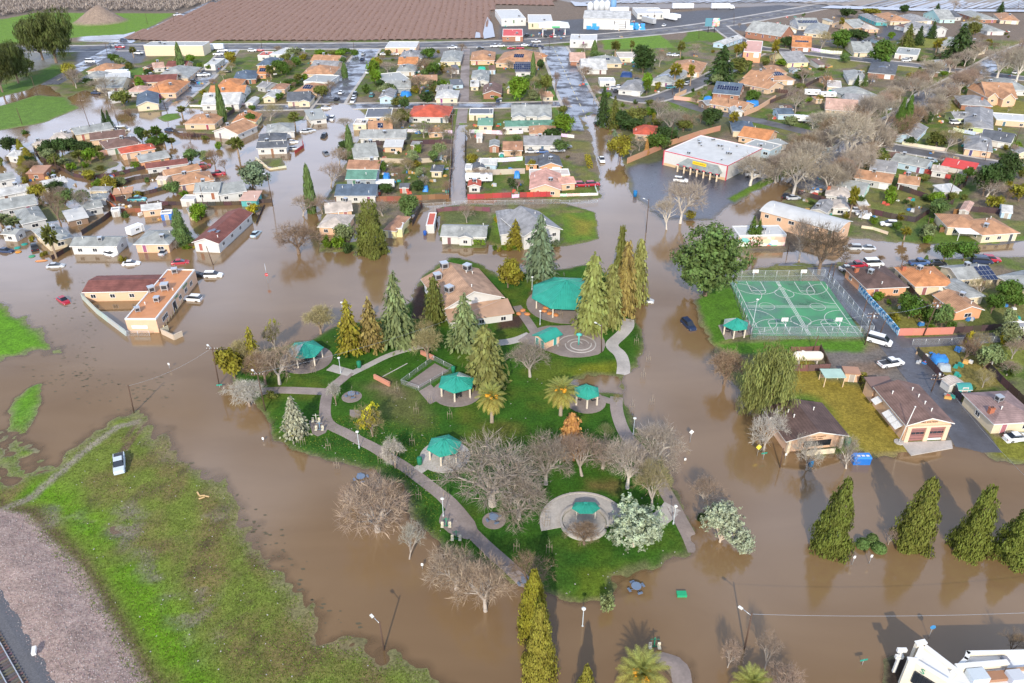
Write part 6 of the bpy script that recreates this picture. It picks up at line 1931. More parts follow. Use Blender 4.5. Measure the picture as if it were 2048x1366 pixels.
def gen_bare(seed, spread=.75, up=.25, trunkL=2.0, twigs=8, droop=0.0):
    r = random.Random(seed); T, K = MB(), MB()
    def twig(p, d, L, w, lv):
        q = p + d * L; s = d.cross(rv(r)).normalized() * (w / 2); i = len(K.v)
        m = p + d * (L * .5) + rv(r, .05 * L)
        K.v += [tuple(p - s), tuple(p + s), tuple(m + s * .7), tuple(q), tuple(m - s * .7)]
        K.face((i, i + 1, i + 2, i + 3, i + 4), 0, lv)
    def grow(p, d, L, rad, lev):
        n = (7, 6, 4, 3, 3)[min(lev, 4)]
        q = p
        segs = 2 if lev < 3 else 1
        for k in range(segs):
            d2 = (d + rv(r, .09)).normalized(); q2 = q + d2 * (L / segs)
            (T if lev < 3 else K).tube(q, q2, rad * (1 - .35 * k / segs), rad * (1 - .35 * (k + 1) / segs), n, 0, False)
            if lev >= 3: 
                for z in range(len(K.lv) - n, len(K.lv)): K.lv[z] = .35
            q = q2; d = d2
        if lev == 4:
            for _ in range(twigs):
                t = r.random(); dd = (d * .7 + rv(r, .55) + Vector((0, 0, up * .5 - droop))).normalized()
                twig(p + (q - p) * t, dd, r.uniform(.45, 1.0), r.uniform(.012, .026), r.uniform(.2, .8))
            return
        kids = (5, 3, 4, 4)[lev] + (1 if r.random() < .35 else 0)
        a0 = r.random() * 6.28
        for k in range(kids):
            t = 1.0 if (lev == 0 or k < 2) else r.uniform(.45, 1)
            a = a0 + 6.283 * k / kids + r.uniform(-.4, .4)
            s = d.orthogonal().normalized(); s2 = d.cross(s)
            sp = spread * r.uniform(.7, 1.2) * (1 if lev else .85)
            dd = (d + (s * math.cos(a) + s2 * math.sin(a)) * sp + Vector((0, 0, up))).normalized()
            grow(p + (q - p) * t, dd, L * r.uniform(.62, .82) if lev else L * r.uniform(1.0, 1.3), rad * (.48 if lev else .56), lev + 1)
    grow(Vector((0, 0, -.2)), Vector((r.uniform(-.08, .08), 0, 1)).normalized(), trunkL, .26, 0)
    norm_mesh([T, K]); return T, K
def gen_leafy(seed, lobes=9, leaves=2600, base=.18, flat=.8, size=.095, droop=0.0, tall=False, trunk=.035, loose=.55):
    r = random.Random(seed); T, K = MB(), MB()
    cs = []
    for i in range(lobes):
        a = r.uniform(0, 6.28); u = math.sqrt(r.random()) * .34
        zc = base + (1 - base) * r.uniform(.22, .8)
        env = math.sin(math.pi * min(max((zc - base * .4) / (1.02 - base * .4), .05), .97)) ** .6
        cs.append((Vector((u * env * math.cos(a) * 1.1, u * env * math.sin(a) * 1.1, zc)), r.uniform(.15, .27) * (.75 + .35 * env), r.uniform(.25, .75)))
    cs.append((Vector((0, 0, base + (1 - base) * .55)), .27, .45)); cs.append((Vector((0, 0, .87)), .13, .6))
    w = [c[1] ** 2 for c in cs]
    # twigs clumps on the lobes
    clumps = []
    for _ in range(int(leaves / 14)):
        c, rad, lv = r.choices(cs, w)[0]
        d = rv(r).normalized(); d.z = d.z * .9 + .12
        p = c + Vector((d.x * rad, d.y * rad, d.z * rad * flat)) * r.uniform(.75, 1.12)
        clumps.append((p, d, lv + r.uniform(-.25, .25)))
    for p, d, lv in clumps:
        for _ in range(14):
            q = p + rv(r, size * loose); q.z -= abs(r.gauss(0, droop))
            nr = (d + rv(r, .55)); nr.z += .25
            upv = Vector((0, 0, 1)) if droop else rv(r)
            s = size * r.uniform(.6, 1.25)
            quad(K, q, nr, upv, s * (.4 if droop else .75), s * (1.9 if droop else 1), min(max(lv + r.uniform(-.22, .22), 0), 1))
    T.tube((0, 0, -.03), (.01, 0, base + .1), trunk, trunk * .7, 8, 0, False)
    for c, rad, lv in cs[:7]: T.tube((.01, 0, base * .8), tuple(c), trunk * .55, trunk * .15, 5, 0, False)
    norm_mesh([T, K]); return T, K
def gen_conifer(seed, whorls=26, per=8, droop=.35, bow=.75, base=.04, dens=10, lw=.05, ll=.10, ragged=.25, top=1.0, column=0.0):
    r = random.Random(seed); T, K = MB(), MB()
    for i in range(whorls):
        f = (i + r.random() * .6) / whorls
        z = base + (1 - base) * f
        if column: env = (math.sin(math.pi * (.06 + .94 * f) ** .55) ** .55) if f < .97 else .2
        else: env = (1 - f) ** bow
        R0 = .5 * env + .012
        n = max(3, int(per * (.45 + .75 * env)))
        a0 = r.random() * 6.28
        for k in range(n):
            a = a0 + 6.283 * k / n + r.uniform(-.3, .3)
            L = R0 * r.uniform(1 - ragged, 1 + ragged * .45)
            lv = r.uniform(.25, .75)
            m = max(3, int(dens * (L / .5) ** .7) + 1)
            for j in range(m):
                t = (j + .35 + r.random() * .6) / m
                t = .22 + .78 * t
                x, y = L * t * math.cos(a), L * t * math.sin(a)
                zz = z - droop * .32 * L * t * t + .03 * t * (1 - droop) + r.gauss(0, .008)
                out = Vector((math.cos(a), math.sin(a), -droop * .9 * t + .12))
                nr = Vector((math.cos(a) * .55, math.sin(a) * .55, .75)) + rv(r, .4)
                side = rv(r, .016 + .03 * env)
                quad(K, Vector((x, y, zz)) + side, nr, out, lw * r.uniform(.7, 1.4), ll * r.uniform(.7, 1.3), min(max(lv + r.uniform(-.25, .25), 0), 1))
    T.tube((0, 0, -.02), (0, 0, .97), .03, .004, 7, 0, False)
    norm_mesh([T, K]); return T, K
def gen_cone(seed, n=2600, bow=.62, base=.02, size=.055, lump=.12, column=False, sphere=False):
    """dense clipped-looking conifer: small sprays over a lumpy cone, some inside"""
    r = random.Random(seed); T, K = MB(), MB()
    lumps = [(r.uniform(0, 6.28), r.random(), r.uniform(.6, 1.3)) for _ in range(85)]
    for i in range(n):
        f = 1 - math.sqrt(1 - r.random() * .995) if not column else r.random()
        a = r.uniform(0, 6.28)
        env = (1 - f) ** bow if not column else (math.sin(math.pi * (.05 + .95 * f) ** .6) ** .5 if f < .98 else .1)
        if sphere: env = math.sqrt(max(.02, 1 - (2 * f - 1) ** 2)) if f > .5 else 1 - .35 * (1 - 2 * f) ** 2
        b = 0; lv = .5
        for la, lf, lw in lumps:
            da = math.cos(a - la); q = max(0, 1 - ((1 - da) * 9 + ((f - lf) * 13) ** 2) * .8)
            if q * lw > b: b = q * lw; lv = .3 + .35 * lw
        R0 = .5 * env * (1 - lump + lump * 1.3 * b) * r.uniform(.7, 1.08)
        z = base + (1 - base) * f
        d = Vector((math.cos(a), math.sin(a), .45))
        quad(K, Vector((R0 * math.cos(a), R0 * math.sin(a), z)), d + rv(r, .5), Vector((0, 0, 1)) + rv(r, .35), size * r.uniform(.6, 1.3), size * r.uniform(.9, 1.7), min(max(lv + r.uniform(-.3, .3), 0), 1))
    T.tube((0, 0, -.02), (0, 0, .9), .035, .006, 7, 0, False)
    norm_mesh([T, K]); return T, K
def gen_fan(seed, skirt=True, trunk=.72):
    r = random.Random(seed); T, K = MB(), MB()
    c = Vector((0, 0, trunk + .1))
    for i in range(58):
        a = r.uniform(0, 6.28); e = r.uniform(-.9, 1.25)
        d = Vector((math.cos(a) * math.cos(e), math.sin(a) * math.cos(e), math.sin(e)))
        p = c + d * .30 * r.uniform(.7, 1.05)
        s = .25
        for k in range(4):
            dd = (d + rv(r, .32)).normalized()
            quad(K, p, dd.cross(rv(r)), dd, s * .4, s * 1.15, r.uniform(.25, .8) if e > -.3 else r.uniform(.0, .3))
    T.tube((0, 0, -.02), (0, 0, trunk + .1), .06, .042, 8, 0, False)
    norm_mesh([T, K]); return T, K
PROTO = {}
def proto(kind):
    if kind in PROTO: return PROTO[kind]
    base, i = kind.rstrip('0123456789'), int(kind[-1]) if kind[-1].isdigit() else 0
    g = {'bare': lambda: gen_bare(100 + i, .72 + .06 * i, .22), 'vase': lambda: gen_bare(200 + i, .5, .35, 1.6, 9), 'wide': lambda: gen_bare(300 + i, .95, .12, 1.5, 10), 'weep': lambda: gen_bare(340 + i, .8, .1, 1.3, 16, .35),
         'leaf': lambda: gen_leafy(400 + i, 9, 2600), 'oak': lambda: gen_leafy(500 + i, 26, 11000, .06, .85, .042, loose=.55), 'silver': lambda: gen_leafy(600 + i, 20, 7000, .12, .95, .042, loose=.5),
         'pepper': lambda: gen_leafy(700 + i, 18, 11000, .08, .95, .034, .05, loose=.9), 'euc': lambda: gen_leafy(800 + i, 17, 11000, .2, 1.0, .04, .012, loose=.8), 'mist': lambda: gen_leafy(840 + i, 6, 700, .25, .8, .06, loose=.5),
         'deodar': lambda: gen_conifer(900 + i, 24, 9, .5, .8, .03, 13, .045, .10, .3), 'redwood': lambda: gen_conifer(920 + i, 30, 9, .55, .5, .05, 9, .06, .10, .22), 'spruce': lambda: gen_conifer(940 + i, 24, 9, .3, .85, .03, 10, .055, .085, .18),
         'cone': lambda: gen_cone(960 + i, 8500, .64, .0, .03, .36), 'cypress': lambda: gen_cone(970 + i, 1500, .8, .0, .085, .1, True), 'arbor': lambda: gen_cone(980 + i, 8000, .42, .0, .032, .34),
         'shrub': lambda: gen_leafy(990 + i, 7, 1100, .02, 1.0, .12), 'ball': lambda: gen_cone(995 + i, 1500, .5, .0, .085, .08, True, True), 'fan': lambda: gen_fan(1000 + i)}[base]
    T, K = g()
    PROTO[kind] = (T.mesh('trunk', [M['bark']]), K.mesh('crown', [M['twig'] if base in ('bare', 'vase', 'wide', 'weep') else M['leaf']]))
    return PROTO[kind]
TC = dict(gr=(.29,.24,.195), pk=(.33,.245,.185), br=(.26,.18,.12), wh=(.37,.315,.245), ol=(.31,.26,.13), dk=(.15,.11,.08), pa=(.44,.40,.35),
          g1=(.085,.145,.022), g2=(.050,.085,.022), g3=(.145,.155,.035), g4=(.23,.20,.025), g5=(.17,.225,.13), g6=(.40,.44,.30), g7=(.14,.22,.018), g8=(.40,.33,.025), g9=(.46,.24,.08), ga=(.20,.235,.10), gb=(.115,.17,.05), gc=(.24,.25,.075), gd=(.27,.20,.065), gf=(.20,.185,.03), ge=(.145,.16,.03), gh=(.36,.34,.24), gj=(.095,.11,.03))
TCW = dict(gr='grey', pk='pinkish grey', br='brown', wh='pale-barked', ol='olive-tinged', dk='dark brown', pa='pale', g1='mid green', g2='dark green', g3='olive green', g4='golden green', g5='blue-green', g6='silvery green', g7='bright green', g8='yellow', g9='rusty orange', ga='grey-green', gb='deep green', gc='pale olive', gd='tawny brown', gf='golden green', ge='olive green', gh='whitish', gj='dark olive')
KW = dict(bare='bare tree', vase='upright bare tree', wide='spreading bare tree', weep='twiggy bare tree', leaf='rounded leafy tree', oak='broad dense evergreen tree', silver='loose leafy tree', pepper='drooping feathery tree', euc='tall eucalyptus tree', mist='thin tree',
          deodar='drooping cedar', redwood='tall narrow conifer', spruce='pointed conifer', cone='dense conical evergreen', cypress='slender cypress', arbor='many-topped dense evergreen', shrub='leafy shrub', ball='round clipped shrub', fan='fan palm')
GRP = dict(bare='bare winter trees', vase='bare winter trees', wide='bare winter trees', weep='bare winter trees', deodar='conifers', redwood='conifers', spruce='conifers', cone='conifers', cypress='cypresses', shrub='garden shrubs', ball='garden shrubs', fan='fan palms')
NAME = dict(bare='bare_tree', vase='bare_tree', wide='bare_tree', weep='bare_tree', leaf='leafy_tree', oak='evergreen_tree', silver='silver_tree', pepper='pepper_tree', euc='eucalyptus_tree', mist='thin_tree', deodar='cedar_tree', redwood='redwood_tree', spruce='spruce_tree', cone='conical_evergreen', cypress='cypress_tree', arbor='evergreen_tree', shrub='shrub', ball='clipped_shrub', fan='fan_palm')
tcount = 0
def tree(kind, bx, by, ty, wpx, ck, label=None, bark=None, lm=None):
    global tcount
    tcount += 1
    base = kind.rstrip('0123456789')
    n = dict(bare=4, vase=2, wide=3, weep=2, leaf=3, silver=2, deodar=2, redwood=3, spruce=2, cone=3, cypress=2, shrub=2, fan=2, euc=2).get(base, 1)
    k = kind if kind[-1].isdigit() else f'{base}{tcount % n}'
    x, y = G(bx, by)
    z0 = zb(x, y, -.4) - .05
    h = max(height_at(bx, by, ty), .6)
    w = wpx * mpp(bx, by) * {'bare': 1.14, 'wide': 1.14, 'vase': 1.14, 'weep': 1.1, 'spruce': 1.12, 'redwood': 1.12, 'deodar': 1.1, 'leaf': 1.08}.get(base, 1)
    T, K = proto(k)
    rr = random.Random(tcount * 7 + 1)
    root = empty(NAME[base], (x, y, z0), rr.uniform(0, 6.28))
    bc = bark or {'bare': (.38,.33,.28), 'wide': (.42,.37,.32), 'vase': (.45,.40,.34), 'weep': (.3,.22,.16), 'fan': (.30,.22,.15), 'silver': (.55,.46,.36)}.get(base, (.20,.14,.10))
    if ck == 'wh': bc = (.62,.56,.48)
    if ck in ('dk', 'br') and base in ('bare', 'wide', 'vase', 'weep'): bc = (.20,.14,.10)
    jb = rr.uniform(.88, 1.12); j = [c * jb * rr.uniform(.97, 1.03) for c in TC[ck]]
    for nm, me, c in (('trunk', T, bc), ('crown', K, j)):
        o = mk(nm, me, root, None, 0, c); o.scale = (w, w, h)
    small = base in ('shrub', 'ball')
    tag(root, label, 'shrub' if small else ('palm tree' if base == 'fan' else 'tree'), GRP.get(base, 'leafy trees'), f'{TCW[ck]} {KW[base]}', lm)
    return root
TREES = """
euc 113 126 10 100 gj =biggest_eucalyptus_tree_by_the_green_field
euc 86 120 30 70 gj =second_eucalyptus,_left_of_the_biggest_one
euc 38 168 75 66 gj
euc 6 186 85 60 gj
leaf 55 152 112 30 g3
leaf 148 172 125 32 g4
bare 153 177 130 44 gr
leaf 180 174 155 22 g2
bare 214 192 150 60 gr
leaf 282 178 152 18 g7
bare 354 166 145 22 br
leaf 249 214 180 36 g3
bare 262 234 212 34 br
spruce 211 250 214 14 g2
spruce 221 253 217 16 g2
cypress 364 142 82 16 gb
cypress 447 244 165 18 gb
leaf 465 133 102 26 g4
shrub 400 139 125 13 g7
leaf 418 141 128 12 g7
fan 268 116 92 16 g3
fan 365 232 210 22 g3
shrub 408 190 180 20 g4
shrub 404 211 200 12 g7
bare 428 181 155 20 br
leaf 460 223 213 15 g1
leaf 506 223 210 16 g1
leaf 500 252 226 26 g1
leaf 20 303 268 32 g2
cone 45 312 275 25 g4
cone 58 324 292 30 g4
cone 50 342 308 32 g4
bare 70 346 315 44 br
leaf 3 330 310 16 g3
leaf 102 312 277 38 g2
leaf 126 310 274 38 g2
leaf 152 307 274 34 g2
leaf 176 309 279 32 g2
leaf 196 308 290 24 g3
fan 160 324 300 30 g3
leaf 115 332 305 30 g3
fan 131 336 315 26 ga
shrub 145 341 325 20 g7
shrub 170 336 323 18 g7
leaf 285 284 250 24 g2
fan 300 287 256 22 g3
fan 315 277 248 26 g1
fan 330 294 264 28 g1
fan 344 292 272 20 g3
leaf 310 292 270 28 g1
shrub 272 336 320 19 g7
shrub 200 340 330 22 g3
bare 431 337 293 36 br
bare 451 340 313 24 br
shrub 438 298 280 18 g7
fan 478 314 270 30 g3
leaf 465 291 275 24 g3
leaf 506 374 320 58 g5 =rounded_blue-green_tree_standing_in_the_flooded_left_street
leaf 112 386 357 32 g2
leaf 78 402 365 34 g4
bare 122 447 370 56 br
leaf 130 388 374 32 g3
bare 172 427 368 34 gr
shrub 52 366 350 15 g4
leaf 347 388 360 32 gb
shrub 278 394 378 24 g4
shrub 368 390 380 22 g7
cone 366 486 412 46 gb =large_mid_green_cone-shaped_tree_left_of_the_maroon_roof
shrub 506 426 405 30 g8
shrub 375 496 486 20 g7
shrub 391 494 488 12 g8
bare 354 497 474 28 gr
fan 113 516 443 32 g3 =tall_palm_leaning_over_the_flooded_cream_house
fan 5 452 425 42 ga
fan 30 457 430 38 ga
bare 15 478 455 42 br
shrub 65 482 468 14 g4
shrub 245 522 508 18 g4
shrub 88 510 500 18 g4
leaf 588 117 95 38 ga
bare 608 119 102 24 gr
leaf 643 113 98 24 g7
leaf 690 109 95 26 g1
leaf 670 113 101 30 g3
leaf 710 113 99 16 g1
leaf 563 147 118 32 g1
bare 576 143 116 32 br
fan 543 160 129 24 g3
leaf 572 152 132 18 g1
cypress 690 156 124 14 gb
fan 598 167 147 22 g3
leaf 585 172 157 32 g1
leaf 645 197 170 28 g3
bare 661 187 159 30 br
shrub 560 202 185 20 g1
bare 540 242 204 58 ol
fan 590 252 220 28 g3
leaf 748 162 115 26 g7
leaf 752 142 114 24 g4
leaf 752 168 138 22 g7
bare 776 147 124 44 gr
shrub 733 187 166 17 g1
bare 845 152 113 40 br
leaf 858 120 95 28 g1
leaf 870 154 124 30 g1
shrub 885 147 125 16 g4
bare 903 157 129 32 pk
bare 922 107 84 22 br
bare 840 192 149 56 br
leaf 870 182 160 30 g1
shrub 886 174 160 20 g7
shrub 855 203 181 32 g2
shrub 794 212 195 32 g3
shrub 810 203 191 13 g7
bare 790 264 219 56 ol
leaf 806 252 216 30 g3
bare 694 258 232 44 gr
bare 885 282 244 44 ol
bare 848 277 238 46 gr
cypress 702 319 247 18 gb =slender_dark_cypress_beside_the_middle_flooded_street
leaf 690 302 280 27 g2
leaf 706 302 283 22 g4
bare 679 328 288 48 pk
bare 662 372 317 62 pk
cypress 624 425 323 24 gb =tallest_slender_cypress_in_the_brown_flood
bare 606 432 384 70 pk
bare 645 428 385 44 pk
wide 598 507 436 88 br =wide_brown_bare_tree_standing_alone_in_the_flood
shrub 836 309 288 17 g7
shrub 830 332 318 32 g4
shrub 765 346 322 16 g1
bare 786 342 320 34 ol
leaf 835 382 360 28 g2
bare 808 372 344 28 br
bare 895 387 358 24 br
leaf 822 432 389 44 gb =rounded_deep_green_tree_behind_the_tall_dense_evergreen
bare 766 432 398 56 gr
arbor 745 507 394 68 g3 =huge_many-topped_olive_evergreen_at_the_water's_edge
leaf 690 492 450 40 ga
shrub 654 499 472 27 g7
shrub 679 500 474 30 g7
shrub 697 506 482 22 g2
bare 812 502 474 14 br
bare 934 447 399 44 pk =pinkish_bare_tree_behind_the_white_house
shrub 870 442 424 13 g4
shrub 993 446 431 10 g8
shrub 990 500 487 12 g1
shrub 999 503 491 12 g4
shrub 1008 500 489 13 g7
shrub 1018 502 491 12 g4
shrub 1026 500 491 11 g7
spruce 1031 494 438 40 g4 =golden_conifer_in_front_of_the_white_church
deodar 1080 554 430 76 g5 =drooping_blue-green_cedar_in_front_of_the_white_church
shrub 1112 491 479 20 g5
cypress 1066 153 102 11 gb
leaf 1081 141 118 20 g2
leaf 1041 201 152 46 g7
bare 1069 183 150 24 ol
leaf 1091 187 148 26 g3
bare 1111 183 138 24 br
bare 1084 210 174 18 br
bare 1128 230 190 22 br
leaf 1131 264 227 48 g7 =bright_green_tree_west_of_the_right_flooded_street
bare 1043 235 215 18 br
cypress 1188 117 79 14 gb
shrub 1158 118 108 28 g3
fan 1230 114 80 24 g3
fan 1263 107 80 12 g3
oak 1286 147 88 52 g2
bare 1318 134 91 32 gr
fan 1348 171 124 28 g4
fan 1380 172 127 20 g4
fan 1358 190 157 22 g4
leaf 1293 190 145 28 g7
shrub 1315 182 163 15 g4
bare 1165 167 130 36 br
bare 1187 202 167 28 pk
bare 1172 150 132 34 br
spruce 1205 252 167 30 g2
spruce 1227 258 188 28 g3
leaf 1246 260 220 38 g2
leaf 1268 253 214 48 g3
leaf 1266 265 236 52 g2
bare 1312 248 193 64 gr
bare 1340 266 213 64 gr
bare 1366 258 224 54 br
leaf 1425 252 216 44 g2
bare 1400 247 228 28 br
fan 1465 259 221 22 g4
fan 1306 253 225 10 g4
deodar 1440 167 90 64 g2 =big_dark_cedar_beside_the_curving_street
bare 1391 114 84 34 gr
fan 1360 117 80 18 g3
fan 1472 120 87 16 g4
fan 1484 117 82 16 g4
leaf 1480 147 114 48 g3
cone 1498 151 127 12 g1
leaf 1530 137 115 22 g3
spruce 1228 287 257 24 g5
leaf 1240 322 267 46 g4 =golden_green_tree_at_the_corner_by_the_brick_wall
cone 1292 310 277 13 g9
bare 1262 317 288 30 pk
leaf 1310 302 264 42 g1
leaf 1326 302 274 32 gb
leaf 1330 287 254 48 g2
bare 1278 302 268 44 gr
leaf 1366 264 240 32 g3
wide 1360 447 345 92 wh =spreading_pale-barked_bare_tree_in_the_flooded_car_park_corner
bare 1334 459 385 54 wh
wide 1500 372 306 84 wh =pale_bare_tree_beside_the_supermarket's_right_side
shrub 1380 437 423 28 g4
oak 1410 592 455 158 gb =broad_dense_evergreen_beside_the_basketball_court
spruce 1500 490 431 27 g1
spruce 1513 491 437 22 g1
leaf 1692 36 15 32 g2
leaf 1738 31 16 36 g4
leaf 1805 26 9 20 g2
spruce 1872 29 6 20 g2
shrub 1878 39 22 13 g7
bare 1905 24 -2 22 pk
spruce 2000 25 3 17 g2
fan 1680 61 34 12 g4
shrub 1696 56 37 24 g8
leaf 1571 96 72 26 g2
bare 1640 102 58 34 ol
leaf 1675 97 57 42 g1
leaf 1715 82 57 42 g2
fan 1547 127 76 18 g4
leaf 1764 131 78 48 g1
deodar 1813 92 46 30 g3
spruce 1835 90 51 24 g2
spruce 1862 77 41 20 g2
deodar 1910 127 46 68 g2 =largest_dark_cedar_near_the_top_right
bare 1945 67 26 34 ol
fan 1870 110 77 20 g4
fan 1882 103 74 16 g4
fan 1973 102 77 18 g4
leaf 1946 72 44 28 g3
wide 1993 160 78 60 wh
wide 2031 167 84 60 wh
wide 2045 132 68 46 pk
bare 1880 211 148 54 wh
bare 1926 183 128 48 pk
bare 1946 173 118 46 gr
bare 1910 192 138 52 pk
bare 1820 198 150 48 wh
bare 1836 193 138 52 pk
bare 1848 209 153 48 wh
bare 1800 204 148 50 gr
bare 1862 168 116 34 wh
wide 1690 332 196 92 wh
wide 1742 322 222 76 wh
bare 1730 264 184 58 gr
wide 1650 268 212 70 wh
bare 1770 249 192 50 wh
wide 1586 389 288 98 wh
wide 1612 354 266 84 wh
bare 1560 348 298 54 wh
wide 1640 314 248 82 gr
bare 1676 294 236 70 wh
cone 1790 279 194 28 g1
cone 1804 274 189 28 g1
bare 1590 228 164 42 gr
bare 1645 183 139 34 br
spruce 1728 172 147 16 gb
spruce 1712 174 149 12 g2
bare 1741 168 145 34 pk
leaf 1565 132 117 26 g7
leaf 1600 163 140 30 g1
bare 1606 169 134 44 pk
shrub 1615 207 194 17 g7
shrub 1640 207 189 18 g4
bare 1625 258 226 40 wh
leaf 1580 252 231 26 ga
leaf 1820 292 274 20 g2
bare 1890 304 248 62 ol
leaf 1870 297 263 38 g3
leaf 1757 327 295 26 g1
leaf 1965 392 326 54 g2
leaf 2011 368 304 50 g2
bare 1972 394 353 60 wh
leaf 2036 403 368 52 g4
shrub 1986 418 392 36 g4
fan 1698 437 370 26 g4
shrub 1776 402 370 22 g7
shrub 1781 410 382 28 g7
fan 1807 481 453 24 g4
shrub 1856 477 448 40 ga
shrub 1853 487 469 22 g7
leaf 1886 524 486 38 g1
leaf 1926 524 484 46 g1
weep 1760 522 505 16 br
weep 1804 527 505 20 br
cypress 1850 526 510 10 gb
cypress 1861 531 520 7 gb
wide 1637 549 436 92 dk =dark_spreading_bare_tree_behind_the_court
bare 1598 522 430 66 gr
shrub 1758 602 584 28 g7
shrub 1776 611 600 12 g7
shrub 1821 627 609 27 g2
shrub 1837 642 619 28 g3
shrub 1786 644 624 30 g4
bare 1871 652 618 46 br
shrub 1902 662 642 28 g1
shrub 1861 661 650 13 g7
leaf 1981 628 587 32 g1
leaf 2006 604 558 50 g1
leaf 2027 616 583 38 g1
leaf 2012 653 619 34 ga
shrub 1936 692 661 20 g8
bare 1952 704 662 40 ol
shrub 2006 692 655 20 g8
bare 2012 752 724 44 pk
shrub 1996 737 715 17 g2
leaf 2040 360 332 30 g3
bare 1535 243 225 20 br
pepper 1528 834 676 128 gc =large_drooping_feathery_tree_by_the_dark_brown-roofed_office
pepper 1508 828 745 70 gc
bare 1527 902 817 78 pa =pale_bare_tree_left_of_the_dark_brown-roofed_office
deodar 797 688 543 80 ga =tall_grey-green_cedar_in_the_upper_left_park
spruce 703 705 600 58 g4 =golden_conifer_left_of_the_tallest_park_cedar
spruce 745 698 594 58 gd =tawny_conifer_between_the_golden_one_and_the_park_cedar
redwood 871 645 555 44 g3 =slim_olive_conifer_against_the_community_hall
deodar 931 694 588 82 ga =pale_cedar_right_in_front_of_the_community_hall
redwood 972 768 655 82 gc =dense_pale_olive_conifer_behind_the_bocce_pavilion
leaf 470 757 694 62 g4 =golden_green_bushy_tree_at_the_park's_left_tip
spruce 512 740 655 42 g4 =golden_conifer_at_the_park's_left_tip
mist 552 706 640 40 g4 =thin_mistletoe_tree_in_the_water_behind_the_leftmost_pavilion
bare 552 706 642 44 gr
weep 642 668 606 72 ol =olive_twiggy_tree_on_the_park's_upper_shore
redwood 1181 664 508 66 gc =pale_olive_redwood_nearest_the_splash_pad
redwood 1218 654 530 52 gc
redwood 1246 632 482 48 gd =tawny_brown_redwood_in_the_row_by_the_flooded_street
redwood 1234 608 450 34 g3
redwood 1272 604 474 46 gc
leaf 1208 608 560 34 g2
wide 560 772 690 108 pk =pinkish_spreading_bare_tree_by_the_leftmost_pavilion
weep 500 812 755 84 pa
wide 532 772 702 76 br
weep 488 742 676 64 ol
shrub 545 800 786 26 g3
bare 848 690 640 56 ol
bare 1120 930 872 60 gr
wide 1205 940 878 84 gr
spruce 593 870 794 54 gh =whitish_young_conifer_by_the_left_path_fork
spruce 591 868 822 34 g8
bare 746 876 812 66 ol =olive_tree_with_mistletoe_along_the_park's_left_path
mist 746 876 812 64 g8
weep 791 938 876 52 pa
wide 755 1062 955 146 pk =largest_pinkish_bare_tree_in_the_near_left_water
bare 700 1008 962 52 pk
bare 818 1118 1036 70 pa
wide 912 1178 1084 112 pk
wide 971 1222 1108 122 pk
bare 1053 1178 1104 96 br
wide 985 1014 892 190 gr =biggest_grey_bare_tree_in_the_lower_park
wide 1038 1042 955 112 gr
wide 1060 757 684 98 gr =grey_bare_tree_below_the_splash_pad
redwood 1141 908 828 54 g9 =rusty_orange_conifer_in_the_middle_of_the_park
wide 1254 980 880 110 wh =white-barked_bare_tree_above_the_amphitheatre
bare 1164 955 868 96 pk
wide 1092 972 868 96 gr
wide 1304 944 846 100 wh
wide 1303 1024 918 88 ol
bare 1411 1022 954 78 pk =pinkish_bare_tree_in_the_water_right_of_the_park
weep 856 722 652 66 ol
leaf 1016 578 520 52 g4
weep 1448 770 690 82 br =brown_bare_tree_mirrored_in_the_right_floodwater
silver 1266 1096 1012 122 g6 =larger_silvery_tree_beside_the_amphitheatre
silver 1440 1084 1006 92 g6 =silvery_tree_in_the_water_right_of_the_park
silver 1486 1104 1062 46 g6
cone 1660 1094 950 86 ge =leftmost_conical_evergreen_of_the_row_in_the_near_right_water
cone 1822 1088 950 86 ge =second_conical_evergreen_from_the_left_in_the_near_right_row
cone 1936 1098 965 84 ge =third_conical_evergreen_from_the_left_in_the_near_right_row
cone 2026 1112 1000 90 ge =rightmost_conical_evergreen_of_the_near_right_row
cone 1066 1262 1133 70 g4 =further_of_two_golden_conifers_at_the_park's_bottom_tip
cone 1078 1346 1203 78 gf =nearer_of_two_golden_conifers_at_the_park's_bottom_tip
cone 1168 1410 1324 58 gf =golden_conifer_cut_by_the_bottom_edge
ball 1724 1092 1074 28 gb
ball 1743 1084 1065 26 gb
ball 1757 1100 1083 30 gb
bare 1776 1090 1052 30 pk
bare 1613 940 866 62 pa =pale_bare_tree_in_front_of_the_dark_brown-roofed_office
bare 1693 937 862 72 wh =pale_bare_tree_beside_the_blue_collection_bin
shrub 1213 1222 1186 34 ga
weep 1168 1092 1046 70 br
bare 1455 1335 1270 46 pk
bare 1528 1340 1262 66 pk
wide 1560 1400 1330 80 pk
bare 2020 1310 1262 56 br
shrub 1405 1040 1022 26 g2
weep 673 812 760 28 pa
bare 1208 895 848 34 ga
bare 1232 812 788 20 ol
shrub 1235 552 540 16 g2
"""
for ln_ in TREES.strip().splitlines():
    t = ln_.split()
    lab = lm = None
    for q in t[6:]:
        if q.startswith('='): lab = WORDS(q[1:]); lm = None
    tree(t[0], float(t[1]), float(t[2]), float(t[3]), float(t[4]), t[5], lab)
